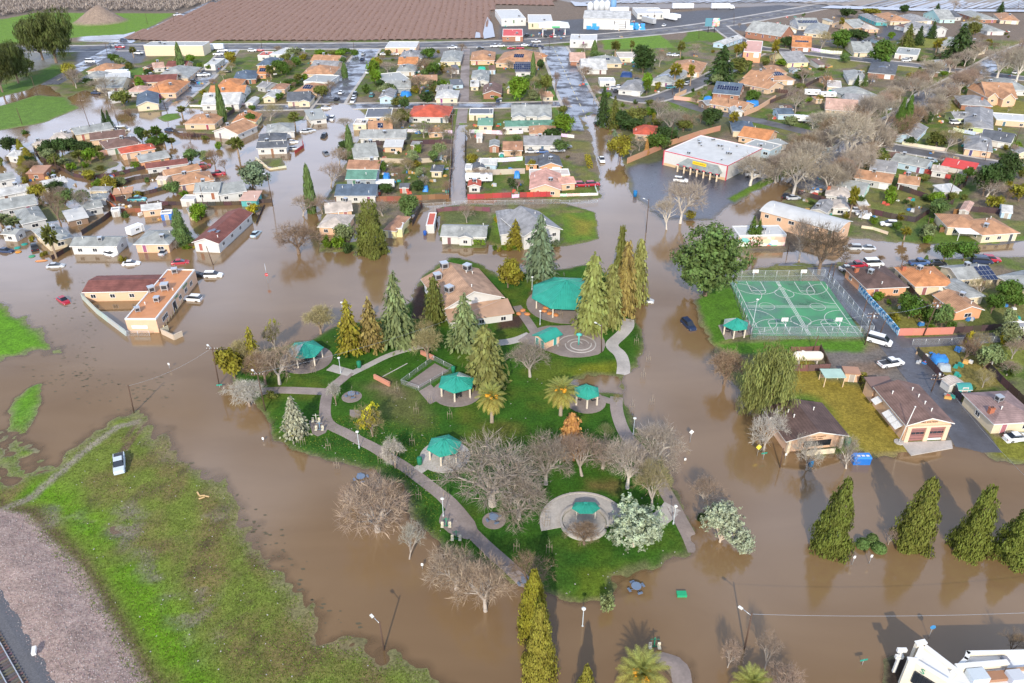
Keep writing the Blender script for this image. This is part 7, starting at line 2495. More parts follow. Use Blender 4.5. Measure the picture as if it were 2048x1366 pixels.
# small planting in the back yards
ry = random.Random(31); HB = [(o.location.x, o.location.y, max(o['dims'][0], o['dims'][1]) * .5 + .8) for o, d_, l_ in THINGS if 'dims' in o]
for (x0, y0), (x1, y1), n_ in (((755, 100), (912, 205), 26), ((940, 105), (1095, 205), 22), ((520, 105), (690, 205), 26), ((170, 125), (500, 212), 34), ((750, 215), (905, 395), 18), ((940, 215), (1140, 390), 26), ((1150, 100), (1470, 220), 26), ((1470, 30), (2040, 230), 70), ((1580, 230), (2040, 470), 60), ((1210, 210), (1330, 300), 16), ((1780, 580), (2040, 800), 16), ((20, 260), (420, 440), 30)):
    for _ in range(int(n_ * 1.7)):
        px, py = ry.uniform(x0, x1), ry.uniform(y0, y1); x, y = G(px, py)
        if any(math.hypot(x - a, y - b) < c for a, b, c in HB) or any(math.hypot(x - p[0], y - p[1]) < w + 1.5 for p, w in ROADS): continue
        m_ = mpp(px, py); k = ry.choice(('leaf', 'shrub', 'shrub', 'shrub', 'bare', 'bare', 'leaf')); hh = ry.uniform(1.5, 2.8) if k == 'shrub' else ry.uniform(3.5, 7)
        tree(k, px, py, py - hh * .84 / m_, hh * ry.uniform(.7, 1.2) / m_, ry.choice(('br', 'gr', 'ol', 'pk') if k == 'bare' else ('g1', 'g2', 'g3', 'g4', 'g7', 'gb', 'ga')))
# bare plane trees lining the diagonal avenue
av = resample(smooth_line(GP([(1990, 122), (1961, 140), (1905, 170), (1861, 192), (1830, 220), (1800, 242), (1740, 275), (1690, 310), (1640, 350), (1600, 378)])), 11)
for s_ in (-1, 1):
    for i_, (x, y) in enumerate(offset_line(av, s_ * 9.5)):
        if ry.random() < .25: continue
        x += ry.uniform(-1.5, 1.5); q_ = (y * SP + CAM_H * -CP) ; b_ = ((y * -SP) + CAM_H * CP) ; dep = y * CP + CAM_H * SP
        px, py = 1024 + F * x / dep, 683 + F * (CAM_H * CP - y * SP) / dep
        hh = ry.uniform(9, 14); m_ = mpp(px, py)
        tree(ry.choice(('bare', 'wide', 'vase')), px, py, py - hh * .86 / m_, hh * .8 / m_, ry.choice(('gr', 'wh', 'pk', 'br')))
# sheds and outbuildings in the back yards
for (x0, y0), (x1, y1), n_ in (((755, 110), (912, 205), 9), ((940, 110), (1095, 205), 8), ((520, 110), (690, 205), 9), ((180, 130), (480, 210), 9), ((760, 220), (900, 390), 9), ((945, 220), (1130, 385), 8), ((1150, 100), (1470, 215), 10), ((1470, 40), (2040, 225), 26), ((1600, 240), (2040, 430), 16), ((30, 290), (330, 440), 9)):
    for _ in range(n_):
        px, py = ry.uniform(x0, x1), ry.uniform(y0, y1); x, y = G(px, py)
        if any(math.hypot(x - a, y - b) < c + 1.5 for a, b, c in HB) or any(math.hypot(x - p[0], y - p[1]) < w + 3 for p, w in ROADS): continue
        m_ = mpp(px, py); w_ = ry.uniform(3, 6.5) / m_; d_ = ry.uniform(2.6, 5) / m_ * .45; sl = ry.uniform(-.12, .08) * w_
        house((px, py), (px + w_, py + sl), (px + w_ + ry.uniform(-2, 2), py + sl - d_), ry.choice('gGsgh'), ry.uniform(2, 2.6), ry.choice(('gry', 'tan', 'ltg', 'wht', 'brn', 'org', 'cop', 'dgy')), ry.choice('WCTGDPBK'), cat='shed', name='shed', group='sheds and outbuildings', cool=0)
        HB.append((x, y, 4))
# date palms with separate fronds
def frond_mesh():
    if 'frond' in CACHE: return CACHE['frond']
    mb = MB(); r = random.Random(5)
    N = 11; pts = []
    for i in range(N + 1):
        t = i / N; pts.append(Vector((t * 1.0 - .08 * t * t, 0, .42 * t - .62 * t * t)))
    for i in range(N):
        mb.tube(pts[i], pts[i + 1], .014 * (1 - i / N) + .004, .014 * (1 - (i + 1) / N) + .003, 3, 0, False)
        for k in (0, .5):
            p = pts[i] + (pts[i + 1] - pts[i]) * k
            d = (pts[i + 1] - pts[i]).normalized()
            L = .20 * math.sin(math.pi * min(.12 + .88 * (i + k) / N, .97)) + .04
            for s in (-1, 1):
                e = (d * .65 + Vector((0, s, 0)) * .8 + Vector((0, 0, .12))).normalized()
                q = p + e * L - Vector((0, 0, .04 * L / .2)); n = len(mb.v)
                w = d * .017
                mb.v += [tuple(p - w), tuple(p + w), tuple(q)]; mb.face((n, n + 1, n + 2), 0, r.uniform(.25, .8))
    CACHE['frond'] = mb.mesh('frond', [M['leaf']]); return CACHE['frond']
def date_palm(bx, by, ty, wpx, label, fruit=True, trunk=None):
    x, y = G(bx, by); z0 = zb(x, y, -.4)
    h = height_at(bx, by, ty); w = wpx * mpp(bx, by) / 2
    th = trunk or max(h * .5, 1.2)
    root = empty('date_palm', (x, y, z0))
    mb = MB(); mb.lathe([(.42, -.2), (.36, .4), (.3, th * .7), (.42, th), (.55, th + .25), (.3, th + .7)], 10); mb.obj('trunk', M['bark'], root, color=(.36,.29,.22))
    r = random.Random(int(bx)); fm = frond_mesh()
    for i in range(64):
        a = i * 2.39996; u = i / 63
        e = math.radians(80 - 138 * u ** .9) + r.uniform(-.1, .1)
        o = mk('frond', fm, root, (0, 0, th + .45), 0, (.30 + .14 * u, .32 + .02 * u, .085))
        o.rotation_euler = (r.uniform(-.25, .25), -e, a)
        s = w * r.uniform(1.05, 1.28); o.scale = (s, s, s)
    if fruit:
        for i in range(12):
            a = r.uniform(0, 6.28); d = w * r.uniform(.1, .4)
            mb = MB(); mb.lathe([(.02, -.28), (.2, -.15), (.24, .05), (.1, .25)], 7)
            for v_ in range(10): mb.box((r.uniform(-.2, .2), r.uniform(-.2, .2), r.uniform(-.3, .3)), (.12, .12, .14))
            o = mb.obj('fruit_cluster', M['paint'], root, (d * math.cos(a), d * math.sin(a) - .3, th + 1.0 + w * .22 - d * .5 + r.uniform(-.1, .2)), 0, (.62, .30, .02))
            s = w / 2.6; o.scale = (s, s, s)
    tag(root, label, 'palm tree', 'date palms of the park')
date_palm(984, 848, 758, 62, 'shaggy date palm with orange fruit, left of the two in the middle of the park')
date_palm(1121, 834, 750, 64, 'shaggy date palm beside the small green pavilion on the right')
date_palm(1281, 1372, 1296, 102, 'date palm heavy with orange fruit at the bottom edge of the photo', trunk=2.2)
date_palm(1500, 1392, 1314, 84, 'green date palm without fruit at the bottom edge of the photo', False, 2.0)
# clipped hedges
def hedge(px0, px1, dpt, h, ck, label):
    a, b = Vector(G(*px0)), Vector(G(*px1)); L = (b - a).length; an = math.atan2(b.y - a.y, b.x - a.x)
    r = random.Random(int(px0[0])); K = MB(); T = MB(); T.box((0, 0, h / 2 - .1), (L - .25, dpt - .25, h - .2))
    for _ in range(int(L * 90)):
        f = r.random(); x = r.uniform(-L / 2, L / 2)
        if f < .45: p, n = Vector((x, r.uniform(-dpt / 2, dpt / 2), h)), Vector((0, 0, 1))
        elif f < .8: p, n = Vector((x, -dpt / 2, r.uniform(0, h))), Vector((0, -1, .3))
        elif f < .9: p, n = Vector((x, dpt / 2, r.uniform(0, h))), Vector((0, 1, .3))
        else: p, n = Vector((r.choice((-L / 2, L / 2)), r.uniform(-dpt / 2, dpt / 2), r.uniform(0, h))), Vector((1, 0, .3))
        quad(K, p + rv(r, .05), n + rv(r, .4), rv(r), .25, .3, r.random())
    c = (a + b) / 2
    root = empty('hedge', (c.x, c.y, zb(c.x, c.y)), an)
    T.obj('branches', M['bark'], root, color=(.06, .06, .03)); K.obj('foliage', M['leaf'], root, color=TC[ck])
    tag(root, label, 'hedge')
hedge((947, 489), (971, 489), 1.6, 1.6, 'g7', 'neat bright green hedge in front of the white house')
hedge((1180, 338), (1174, 318), 1.8, 1.6, 'g8', 'yellow clipped hedge at the edge of the right flooded street')
hedge((1735, 790), (1722, 758), 1.4, 1.5, 'g4', 'golden clipped hedge beside the rear of the fire station')
# ---------------------------------------------------------------- poles, lamps, signs, wires
POLE_TOPS = {}
def utility_pole(px, py, tx_, ty, label=None, arms=1, lamp=False, key=None, thick=.13):
    x, y = G(px, py); z0 = zb(x, y, -.4); h = height_at(px, py, ty)
    # lean so that the top stands where the photograph shows it
    X, Y = G(px, py); b = (683 - ty) / F; t = Y / (CP + b * SP); lx = (tx_ - 1024) / F * t - x
    root = empty('utility_pole', (x, y, z0))
    mb = MB(); mb.tube((0, 0, -.3), (lx, 0, h), thick, thick * .7, 8); mb.obj('pole', M['pole'], root)
    for i in range(arms):
        z = h - .5 - i * .9; q = lx * z / h
        mb = MB(); mb.box((q, -.1, z), (2.4, .12, .14)); a = mb.obj('crossarm', M['pole'], root)
        for s in (-1.05, -.5, .5, 1.05): mb = MB(); mb.tube((q + s, -.1, z + .07), (q + s, -.1, z + .3), .06, .04, 6); mb.obj('insulator', M['trim'], a)
    if arms: mb = MB(); mb.tube((lx * .82 + .32, 0, h * .8), (lx * .82 + .32, 0, h * .8 + .9), .22, n=8); mb.obj('transformer', M['metal'], root) if arms > 1 else None
    if lamp:
        mb = MB(); mb.tube((lx * .9, 0, h * .93), (lx * .9 - 1.0, .9, h * .97), .05, n=5); a = mb.obj('lamp_arm', M['metal'], root)
        mb = MB(); mb.box((lx * .9 - 1.2, 1.05, h * .97), (.6, .35, .14), 0, 2.3); mb.obj('lamp_head', M['lampglass'], a)
    tag(root, label, 'utility pole', 'utility poles', 'brown wooden utility pole')
    if key: POLE_TOPS[key] = (x + lx, y, z0 + h - .2)
for a in ((438, 770, 423, 690, 'wooden pole with a street sign rising from the flood left of the park', 1, True, 'a'),
          (268, 826, 256, 770, 'short bare pole standing at the flooded tip of the grass field', 0, False, 'b'),
          (768, 1300, 759, 1243, 'wooden lamp pole at the lower edge of the grass field', 0, True, 'c'),
          (1489, 1297, 1505, 1222, 'wooden lamp pole in the water at lower right', 0, True, 'd'),
          (531, 822, 514, 745, 'wooden pole with a lamp at the left tip of the park', 1, True, 'e'),
          (1283, 610, 1288, 562, 'leaning pole beside the stranded silver car', 0, False, 'f'),
          (1203, 708, 1203, 652, 'brown lamp pole beside the splash pad', 0, True, 'g'),
          (1729, 691, 1747, 625, 'double-topped utility pole by the parked white van', 2, False, 'h'),
          (1757, 674, 1773, 637, 'short brown pole at the corner of the court fence', 0, False, 'i'),
          (1724, 635, 1736, 595, None, 0, False, 'i2'), (1656, 552, 1664, 527, None, 0, False, None), (1664, 560, 1672, 526, None, 0, False, None),
          (1846, 673, 1876, 604, 'utility pole with a broad crossarm by the salmon wall', 2, False, 'j'),
          (1862, 784, 1877, 748, 'utility pole at the lane beside the fire station roof', 2, False, 'k'),
          (1624, 706, 1637, 672, None, 0, False, None), (1292, 465, 1298, 395, 'wooden lamp pole in the middle of the right floodwater', 0, True, 'l'),
          (1236, 325, 1240, 292, 'utility pole with crossarm at the corner by the brick wall', 1, False, 'm'), (1340, 290, 1347, 245, None, 0, False, 'n'),
          (1560, 935, 1568, 893, None, 0, False, 'o'), (112, 512, 113, 500, None, 0, False, None), (546, 412, 533, 345, 'brown pole rising from the left flooded street', 0, True, 'p'),
          (904, 330, 903, 268, None, 1, False, 'q'), (901, 395, 899, 333, None, 1, False, 'r'), (905, 268, 905, 228, None, 1, False, 's'),
          (75, 192, 62, 154, None, 0, False, 't'), (186, 272, 160, 197, None, 1, False, 'u'), (238, 252, 222, 200, 'green-topped pole by the two small spruces', 0, False, 'v'), (45, 250, 33, 217, None, 0, False, None), (335, 225, 312, 165, None, 0, False, None),
          (115, 345, 106, 310, None, 0, False, None), (172, 355, 163, 330, None, 0, False, 'w'), (252, 408, 240, 375, None, 0, True, 'x'), (407, 410, 399, 368, None, 0, False, 'y'), (427, 530, 412, 490, None, 0, False, 'z'),
          (295, 48, 290, 25, None, 0, False, None), (348, 46, 346, 26, None, 0, False, None), (215, 110, 210, 85, None, 0, False, None), (285, 85, 275, 65, None, 0, False, None), (523, 98, 522, 70, None, 0, False, None), (708, 100, 706, 77, None, 0, False, None), (778, 82, 777, 66, None, 0, False, None),
          (1160, 92, 1159, 68, None, 0, False, None), (1099, 95, 1098, 72, None, 0, False, None), (1309, 48, 1309, 24, None, 0, False, None), (1468, 52, 1468, 26, None, 0, False, None), (1398, 78, 1398, 55, None, 0, False, None), (1111, 200, 1111, 165, None, 0, True, None), (1456, 222, 1458, 190, None, 0, False, None), (1345, 190, 1346, 165, None, 0, False, None),
          (1600, 170, 1608, 140, None, 0, False, None), (1802, 100, 1808, 70, None, 0, False, None), (1970, 322, 1978, 285, None, 0, False, None), (1850, 470, 1860, 435, None, 0, False, None), (1897, 398, 1915, 340, None, 0, False, None), (1905, 370, 1912, 345, None, 0, False, None), (2030, 285, 2042, 255, None, 0, False, None), (1575, 505, 1580, 482, None, 0, False, None), (2036, 20, 2038, 2, None, 0, False, None)):
    utility_pole(*a)
def wire(a, b, label, sag=1.0, r=.022):
    a = Vector(a); b = Vector(b); mb = MB(); n = 14; pr = None
    for i in range(n + 1):
        t = i / n; p = a + (b - a) * t; p.z -= sag * 4 * t * (1 - t)
        if pr is not None: mb.tube(pr - a, p - a, r, r, 3, 0, False)
        pr = p
    o = mb.obj('power_line', M['metal'], None, a); tag(o, label, 'power line', 'overhead wires')
T_ = POLE_TOPS
wire(T_['a'], T_['b'], 'thin wire from the flood pole to the short bare pole')
wire(T_['e'], G(1000, 600, 5) + (5.0,), 'thin overhead wire crossing the upper park towards the community hall', 1.5)
wire(T_['d'], G(2200, 1218, 8) + (8.0,), 'pale wire crossing the water at lower right', .8)
wire(T_['h'], T_['j'], 'wire between the two double-topped utility poles'); wire(T_['h'], G(1500, 668, 3) + (4.0,), 'slack wire over the basketball court', 1.0)
wire(T_['q'], T_['r'], 'wire along the alley, near span'); wire(T_['q'], T_['s'], 'wire along the alley, far span')
wire(T_['k'], G(2100, 1000, 8) + (8.0,), 'pair of dark wires at the right edge', 1)
# park lamps
def park_lamp(px, py, ty, label, arm=False):
    x, y = G(px, py); z0 = zb(x, y, -.35); h = height_at(px, py, ty)
    root = empty('park_lamp', (x, y, z0))
    mb = MB(); mb.lathe([(.16, 0), (.16, .4), (.07, .5), (.05, h - .1)], 8); mb.obj('pole', M['paint'], root, color=(.45, .50, .52))
    mb = MB(); mb.lathe([(.07, h - .12), (.32, h - .02), (.32, h + .06), (.1, h + .16)], 12); mb.obj('lamp_head', M['lampglass'], root)
    tag(root, label, 'park lamp', 'park lamps')
for a in ((682, 750, 719, 'park lamp where the left pavilion path meets the main path'), (719, 900, 867, 'park lamp on the left path below the mistletoe tree'), (887, 1037, 1001, 'park lamp beside the exercise pad'), (1266, 873, 840, 'park lamp on the right path by the waterline'),
          (1346, 1052, 1016, 'park lamp on the pale right-hand path junction'), (1165, 1252, 1214, 'park lamp standing in the water below the park'), (1064, 583, 557, 'park lamp behind the community hall lawn'), (1080, 653, 625, 'park lamp behind the restroom'), (1505, 653, 600, 'tall dark lamp post at the left court fence'), (686, 628, 602, 'lamp post at the park shore behind the conifers')): park_lamp(*a)
# road signs
def sign(px, py, ty, kind, label):
    x, y = G(px, py); z0 = zb(x, y, -.3); h = height_at(px, py, ty)
    root = empty('road_sign', (x, y, z0)); mb = MB(); mb.tube((0, 0, -.2), (0, 0, h), .04, n=6); mb.obj('post', M['metal'], root)
    mb = MB()
    if kind == 'diamond': mb.box((0, 0, 0), (.66, .04, .66)); o = mb.obj('sign_plate', M['paint'], root, (0, -.06, h - .35), 0, (.78, .78, .76)); o.rotation_euler = (-.3, math.pi / 4, 0)
    elif kind == 'yellow': mb.box((0, 0, 0), (.8, .04, .8)); o = mb.obj('sign_plate', M['paint'], root, (0, -.06, h - .35), 0, (.75, .60, .05)); o.rotation_euler = (-.3, math.pi / 4, 0)
    elif kind == 'stop':
        mb.tube((0, -.03, 0), (0, .03, 0), .45, n=8); o = mb.obj('sign_plate', M['red'], root, (0, -.06, h * .5 - .2)); o.rotation_euler = (0, math.pi / 8, 0)
        text('STOP', .3, o, (0, -.04, 0), (HP, -math.pi / 8, 0), M['linewhite'])
    elif kind == 'green': mb.box((0, 0, 0), (1.1, .04, .28)); o = mb.obj('sign_plate', M['paint'], root, (0, -.05, h - .15), .2, (.02, .30, .22))
    elif kind == 'blue': mb.tube((0, -.02, 0), (0, .02, 0), .38, n=14); o = mb.obj('sign_plate', M['paint'], root, (0, -.05, h - .3), 0, (.06, .28, .6))
    else: mb.box((0, 0, 0), (.36, .04, .48)); o = mb.obj('sign_plate', M['paint'], root, (0, -.05, h - .3), 0, (.78, .78, .77))
    tag(root, label, 'road sign', 'road signs')
for a in ((1380, 885, 858, 'diamond', 'white diamond sign standing in the right floodwater'), (1514, 912, 888, 'yellow', 'yellow pedestrian sign beside the pale bare tree'), (1526, 919, 902, 'green', 'green street sign next to the yellow pedestrian sign'), (536, 566, 525, 'stop', 'red stop sign on a tall post in the open flood'),
          (845, 1138, 1123, 'white', 'small white sign in the water left of the park tip'), (1724, 1330, 1315, 'green', 'green street sign alone in the lower right water'), (1857, 1275, 1248, 'blue', 'blue round sign near the stucco building'), (1370, 922, 913, 'white', 'small red and white board at the flooded right path'), (440, 776, 766, 'green', 'small green street sign on the flood pole'),
          (340, 738, 723, 'white', 'half-drowned white road sign in the left flood'), (527, 883, 872, 'white', 'small white sign at the park left shoreline'), (1704, 1130, 1108, 'white', 'left of two thin white posts by the clipped shrubs'), (1738, 1128, 1106, 'white', 'right of two thin white posts by the clipped shrubs'), (1570, 918, 903, 'white', 'thin white sign by the blue bin'), (1316, 718, 719, 'white', 'white square board in the water by the right path')): 
    if a[2] < a[1]: sign(*a)
# flagpole in front of the fire station
x, y = G(1797, 886); h = height_at(1797, 886, 825) + 1
root = empty('flagpole', (x, y, .15)); mb = MB(); mb.tube((0, 0, 0), (.9, 0, h), .1, .06, 8); mb.lathe([(.14, h), (.14, h + .2)], 8, (.9, 0)); mb.obj('pole', M['trim'], root); mb = MB(); mb.lathe([(.9, 0), (.9, .2)], 8); mb.obj('base', M['pave'], root); tag(root, 'white flagpole on a concrete base in front of the fire station', 'flagpole')
# billboard
x, y = G(1422, 66); root = empty('billboard', (x, y, .15)); 
for s in (-2, 2): mb = MB(); mb.tube((s, 0, 0), (s, 0, 9), .2, n=6); mb.obj('leg', M['dark'], root)
for s, c in ((-2.4, (.1, .25, .32)), (2.4, (.35, .2, .18))): mb = MB(); mb.box((s, -.3, 6.4), (4.4, .2, 5)); mb.obj('poster_panel', M['mural'] if s > 0 else M['paint'], root, color=c)
tag(root, 'dark two-panel billboard beside the highway', 'billboard')
# bollards in front of the school building
pa, pb = Vector(G(323, 664)), Vector(G(387, 573))
for i in range(15):
    p = pa + (pb - pa) * i / 14
    mb = MB(); mb.tube((0, 0, -.5), (0, 0, .85), .11, n=8); mb.lathe([(.11, .85), (.06, .93)], 8)
    o = mb.obj('bollard', M['paint'], None, (p.x, p.y, 0), 0, (.68, .55, .30)); tag(o, f"short yellowish bollard, {['first','second','third','fourth','fifth','sixth','seventh','eighth','ninth','tenth','eleventh','twelfth','thirteenth','fourteenth','last'][i]} from the near end of the row by the orange-roofed building", 'bollard', 'bollards of the flooded school building')
# tree stakes of newly planted trees
def stake(px, py, label=None):
    x, y = G(px, py); z0 = zb(x, y, -.3); root = empty('young_staked_tree', (x, y, z0))
    for s in (-.45, .45): mb = MB(); mb.tube((s, 0, 0), (s * .9, 0, 1.8), .035, n=5); mb.obj('stake', M['wood'], root, color=(.33, .26, .18))
    mb = MB(); mb.tube((0, 0, 0), (.05, 0, 2.9), .035, .01, 5); 
    for k in range(8): mb.tube((.03, 0, 1.3 + .18 * k), (R.uniform(-.5, .5), R.uniform(-.4, .4), 1.9 + .2 * k), .014, .004, 3)
    mb.obj('stem', M['bark'], root, color=(.40, .34, .26))
    mb = MB(); mb.box((0, 0, 1.3), (.9, .05, .06)); mb.obj('tie', M['wood'], root, color=(.25, .2, .15))
    tag(root, label, 'young tree', 'staked young trees of the park', 'young staked tree')
for p in ((658, 905), (607, 893), (674, 938), (838, 1003), (817, 958), (825, 896), (893, 1003), (1098, 1110), (1094, 1057), (1033, 1108), (795, 790), (833, 832), (900, 842), (706, 800), (1296, 725), (1286, 757), (1303, 810), (1263, 823), (1272, 692), (628, 750), (1121, 640), (762, 930), (860, 812)): stake(*p)
# bins, exercise machines, boards, benches
def bin_(px, py, col, label, s=1.0):
    x, y = G(px, py); z0 = zb(x, y, -.25); root = empty('litter_bin', (x, y, z0))
    mb = MB(); mb.lathe([(.3 * s, 0), (.36 * s, .9 * s), (.36 * s, .95 * s)], 10); mb.obj('body', M['paint'], root, color=col); mb = MB(); mb.lathe([(.38 * s, .95 * s), (.3 * s, 1.1 * s), (.1 * s, 1.15 * s)], 10); mb.obj('lid', M['paint'], root, color=[c * .8 for c in col]); tag(root, label, 'bin', 'litter bins')
GREEN = (.02, .24, .13)
bin_(719, 738, GREEN, 'green litter bin on the grass by the left path', 1.4); bin_(840, 932, GREEN, 'green litter bin beside the pale round pad', 1.4); bin_(907, 748, GREEN, 'green litter bin behind the bocce pavilion', 1.3); bin_(1508, 674, GREEN, 'large green bin beside the court pavilion', 2.0); bin_(1621, 931, (.02, .18, .4), 'small blue bin next to the blue collection box', 1.3); bin_(1805, 612, (.02, .25, .4), 'blue barrel in the garden behind the dark brown-roofed house', 2.0); bin_(850, 470, (.03, .12, .5), 'blue bin in front of the rusty container', 1.4)
bin_(1593, 893, GREEN, 'green bin under the bare tree by the office', 1.6); bin_(1693, 893, GREEN, 'green bin at the right end of the office porch', 1.5)
bin_(1270, 393, (.02, .2, .5), 'blue mail box on the post in the flooded street', 1.8)
# blue collection bin by the water
x, y = G(1720, 925); root = empty('collection_bin', (x, y, -.2)); mb = MB(); mb.box((0, 0, .9), (3.0, 1.4, 1.4)); mb.obj('body', M['paint'], root, color=(.02, .16, .55)); mb = MB(); mb.box((0, 0, 1.75), (3.15, 1.55, .3), 0, 0, (.95, .8)); mb.obj('lid', M['paint'], root, color=(.03, .22, .68))
for i in range(3): mb = MB(); mb.box((-.7 + .8 * i, -.2, 1.92), (.55, .4, .04)); mb.obj('label_patch', M['trim'], root)
tag(root, 'blue skip with white lettering standing in the water by the office', 'skip')
def machine(px, py, label, c=GREEN):
    x, y = G(px, py); z0 = zb(x, y, -.2) + .06; root = empty('exercise_machine', (x, y, z0))
    mb = MB(); mb.tube((0, 0, 0), (0, 0, 1.9), .09, n=6); mb.tube((-.8, 0, .15), (.8, 0, .15), .06, n=5); mb.tube((-.6, 0, 1.6), (.6, 0, 1.6), .05, n=5); mb.obj('frame', M['paint'], root, color=c)
    for s in (-1, 1): mb = MB(); mb.tube((s * .7, 0, .2), (s * .5, -.6, 1.1), .05, n=5); mb.box((s * .6, -.5, .5), (.45, .5, .1)); mb.box((s * .6, -.2, .9), (.42, .1, .6)); mb.obj('seat', M['paint'], root, color=(.62, .58, .45))
    tag(root, label, 'exercise machine', 'outdoor exercise machines')
machine(893, 1057, 'green and cream exercise machine nearest the lamp on the pad'); machine(913, 1083, 'dark green exercise machine at the lower end of the pad', (.02, .14, .08)); machine(634, 848, 'cream exercise machine at the back of the left pad', (.5, .5, .42)); machine(641, 864, 'blue-grey exercise machine at the front of the left pad', (.15, .25, .35)); machine(1308, 1293, 'green exercise machine standing in the bottom water')
def round_table(px, py, label, pad_r=None):
    if pad_r: x, y, z0 = disc(px, py, pad_r, 'table_pad')
    else: x, y = G(px, py); z0 = zb(x, y, -.15)
    root = empty('round_picnic_table', (x, y, z0)); mb = MB(); mb.lathe([(.08, 0), (.08, .72), (.75, .74), (.75, .8)], 14); mb.obj('table_top', M['paint'], root, color=(.16, .22, .32))
    for i in range(4): a = 1.57 * i + .4; mb = MB(); mb.box((1.15 * math.cos(a), 1.15 * math.sin(a), .45), (.75, .35, .06), 0, a + HP); mb.tube((0, 0, .15), (1.15 * math.cos(a), 1.15 * math.sin(a), .43), .04, n=4); mb.obj('bench', M['paint'], root, color=(.14, .19, .28))
    tag(root, label, 'picnic table', 'blue-grey picnic tables')
round_table(704, 797, 'blue-grey picnic table on a round pad by the left path', 2.0); round_table(988, 1045, 'blue-grey picnic table on a pad under the big grey tree', 1.9); round_table(722, 957, 'blue-grey picnic table at the flooded park edge', 1.5); round_table(1272, 1178, 'blue-grey picnic table half under the brown water', 2.2); round_table(1052, 1168, 'blue-grey picnic table behind the two golden conifers')
# bocce boards and court
def board(px0, px1, label, col=(.55, .24, .16), h=.9):
    a, b = Vector(G(*px0)), Vector(G(*px1)); c = (a + b) / 2; L = (b - a).length; an = math.atan2(b.y - a.y, b.x - a.x)
    root = empty('retaining_wall', (c.x, c.y, zb(c.x, c.y)), an)
    for i in range(2): mb = MB(); mb.box(((i - .5) * L / 2, 0, h / 2), (L / 2 - .03, .35, h)); mb.box(((i - .5) * L / 2, 0, h + .05), (L / 2 - .02, .45, .1)); mb.obj('wall_panel', M['wall'], root, color=col)
    tag(root, label, 'low wall', 'low walls of the bocce court')
board((749, 760), (780, 776), 'low red brick wall at the near end of the bocce strip'); board((842, 711), (868, 723), 'low red brick wall at the far end of the bocce strip')
zt = pad([(812, 772), (838, 780), (898, 745), (870, 730)], 'bocce_court', 'path', .05, 0)
P = GP([(765, 757), (815, 730)]); struct(strip_mb(P, .2, .06).obj('bocce_kerb', M['pave']))
pad([(838, 786), (862, 772), (885, 800), (860, 812)], 'paved_pad', 'path', .045, 0)
# tarps, junk and odd things in the yards
def tarp(px0, px1, depth, h, col, label, cat='tarpaulin'):
    a, b = Vector(G(*px0)), Vector(G(*px1)); c = (a + b) / 2; L = (b - a).length; an = math.atan2(b.y - a.y, b.x - a.x); r = random.Random(int(px0[0]))
    z0 = zb(c.x, c.y, -.3); root = empty('tarpaulin', (c.x, c.y, z0), an); mb = MB(); n, m = 8, 6
    for i in range(n + 1):
        for j in range(m + 1):
            u, v = i / n - .5, j / m - .5
            e = max(abs(u) / .5, abs(v) / .5); z = h * (1 - .12 * (2 * v) ** 2) if e < .99 else .02
            mb.v.append((u * L, v * depth + depth / 2, z + (r.uniform(-.1, .1) * h if e < .99 else 0)))
    for i in range(n):
        for j in range(m): k = i * (m + 1) + j; mb.face((k, k + m + 1, k + m + 2, k + 1), 0, .5, True)
    mb.obj('sheet', M['tarp'], root, color=col); tag(root, label, cat, 'tarpaulins and covered piles')
BLUE = (.03, .22, .60)
tarp((1868, 737), (1898, 738), 3.5, 1.9, BLUE, 'blue tarpaulin over a pile behind the dark lane fence'); tarp((1700, 412), (1720, 415), 3.5, 2.6, BLUE, 'blue tarpaulin tent behind the grey gabled house'); tarp((800, 193), (815, 195), 4, 2.0, BLUE, 'blue tarpaulin beside the pale blue gabled house'); tarp((765, 364), (778, 364), 4, 2.0, BLUE, 'blue canopy beside the camper in the flooded yard')
tarp((1405, 203), (1415, 205), 4, 2.0, BLUE, 'blue tarpaulin at the left end of the long tan house'); tarp((1500, 216), (1520, 212), 4, 2.2, BLUE, 'blue tarpaulin at the right end of the long tan house'); tarp((850, 190), (858, 190), 3, 1.5, BLUE, 'small blue heap in the middle yards'); tarp((1240, 155), (1264, 156), 6, 2, (.02, .05, .16), 'dark navy cover behind the grey corner house'); tarp((110, 489), (130, 482), 4, .6, (.02, .32, .26), 'teal tarpaulin on the flooded cream house side'); tarp((62, 448), (92, 441), .8, 2.2, (.03, .42, .38), 'turquoise panel on the grey flooded house'); tarp((955, 144), (972, 144), 3, 2.2, (.03, .42, .30), 'green canopy in the yard beside the alley'); tarp((1655, 186), (1668, 187), 3, 1.2, (.02, .40, .30), 'green pool cover among the upper right yards'); tarp((1028, 358), (1040, 358), 3, 2, BLUE, 'blue canopy in the yard left of the salmon-roofed house')
tarp((845, 385), (856, 385), 2.5, 1.6, BLUE, 'blue tank in the flooded yard by the brown fence'); tarp((1876, 745), (1903, 746), 2, 1.3, (.35, .40, .44), 'grey covered boat in front of the blue tarpaulin'); tarp((2014, 888), (2036, 886), 1.8, .7, (.72, .72, .72), 'white covered heap beside the parked white car at the right edge'); tarp((1716, 436), (1738, 440), 2.2, 1.5, (.74, .75, .76), 'white covered car under the palm beside the fence')
rr = random.Random(99)
JC = [((.70, .70, .69), 'white'), ((.55, .10, .07), 'red'), ((.05, .2, .5), 'blue'), ((.03, .3, .25), 'teal'), ((.35, .25, .16), 'brown'), ((.45, .46, .47), 'grey'), ((.6, .35, .1), 'orange')]
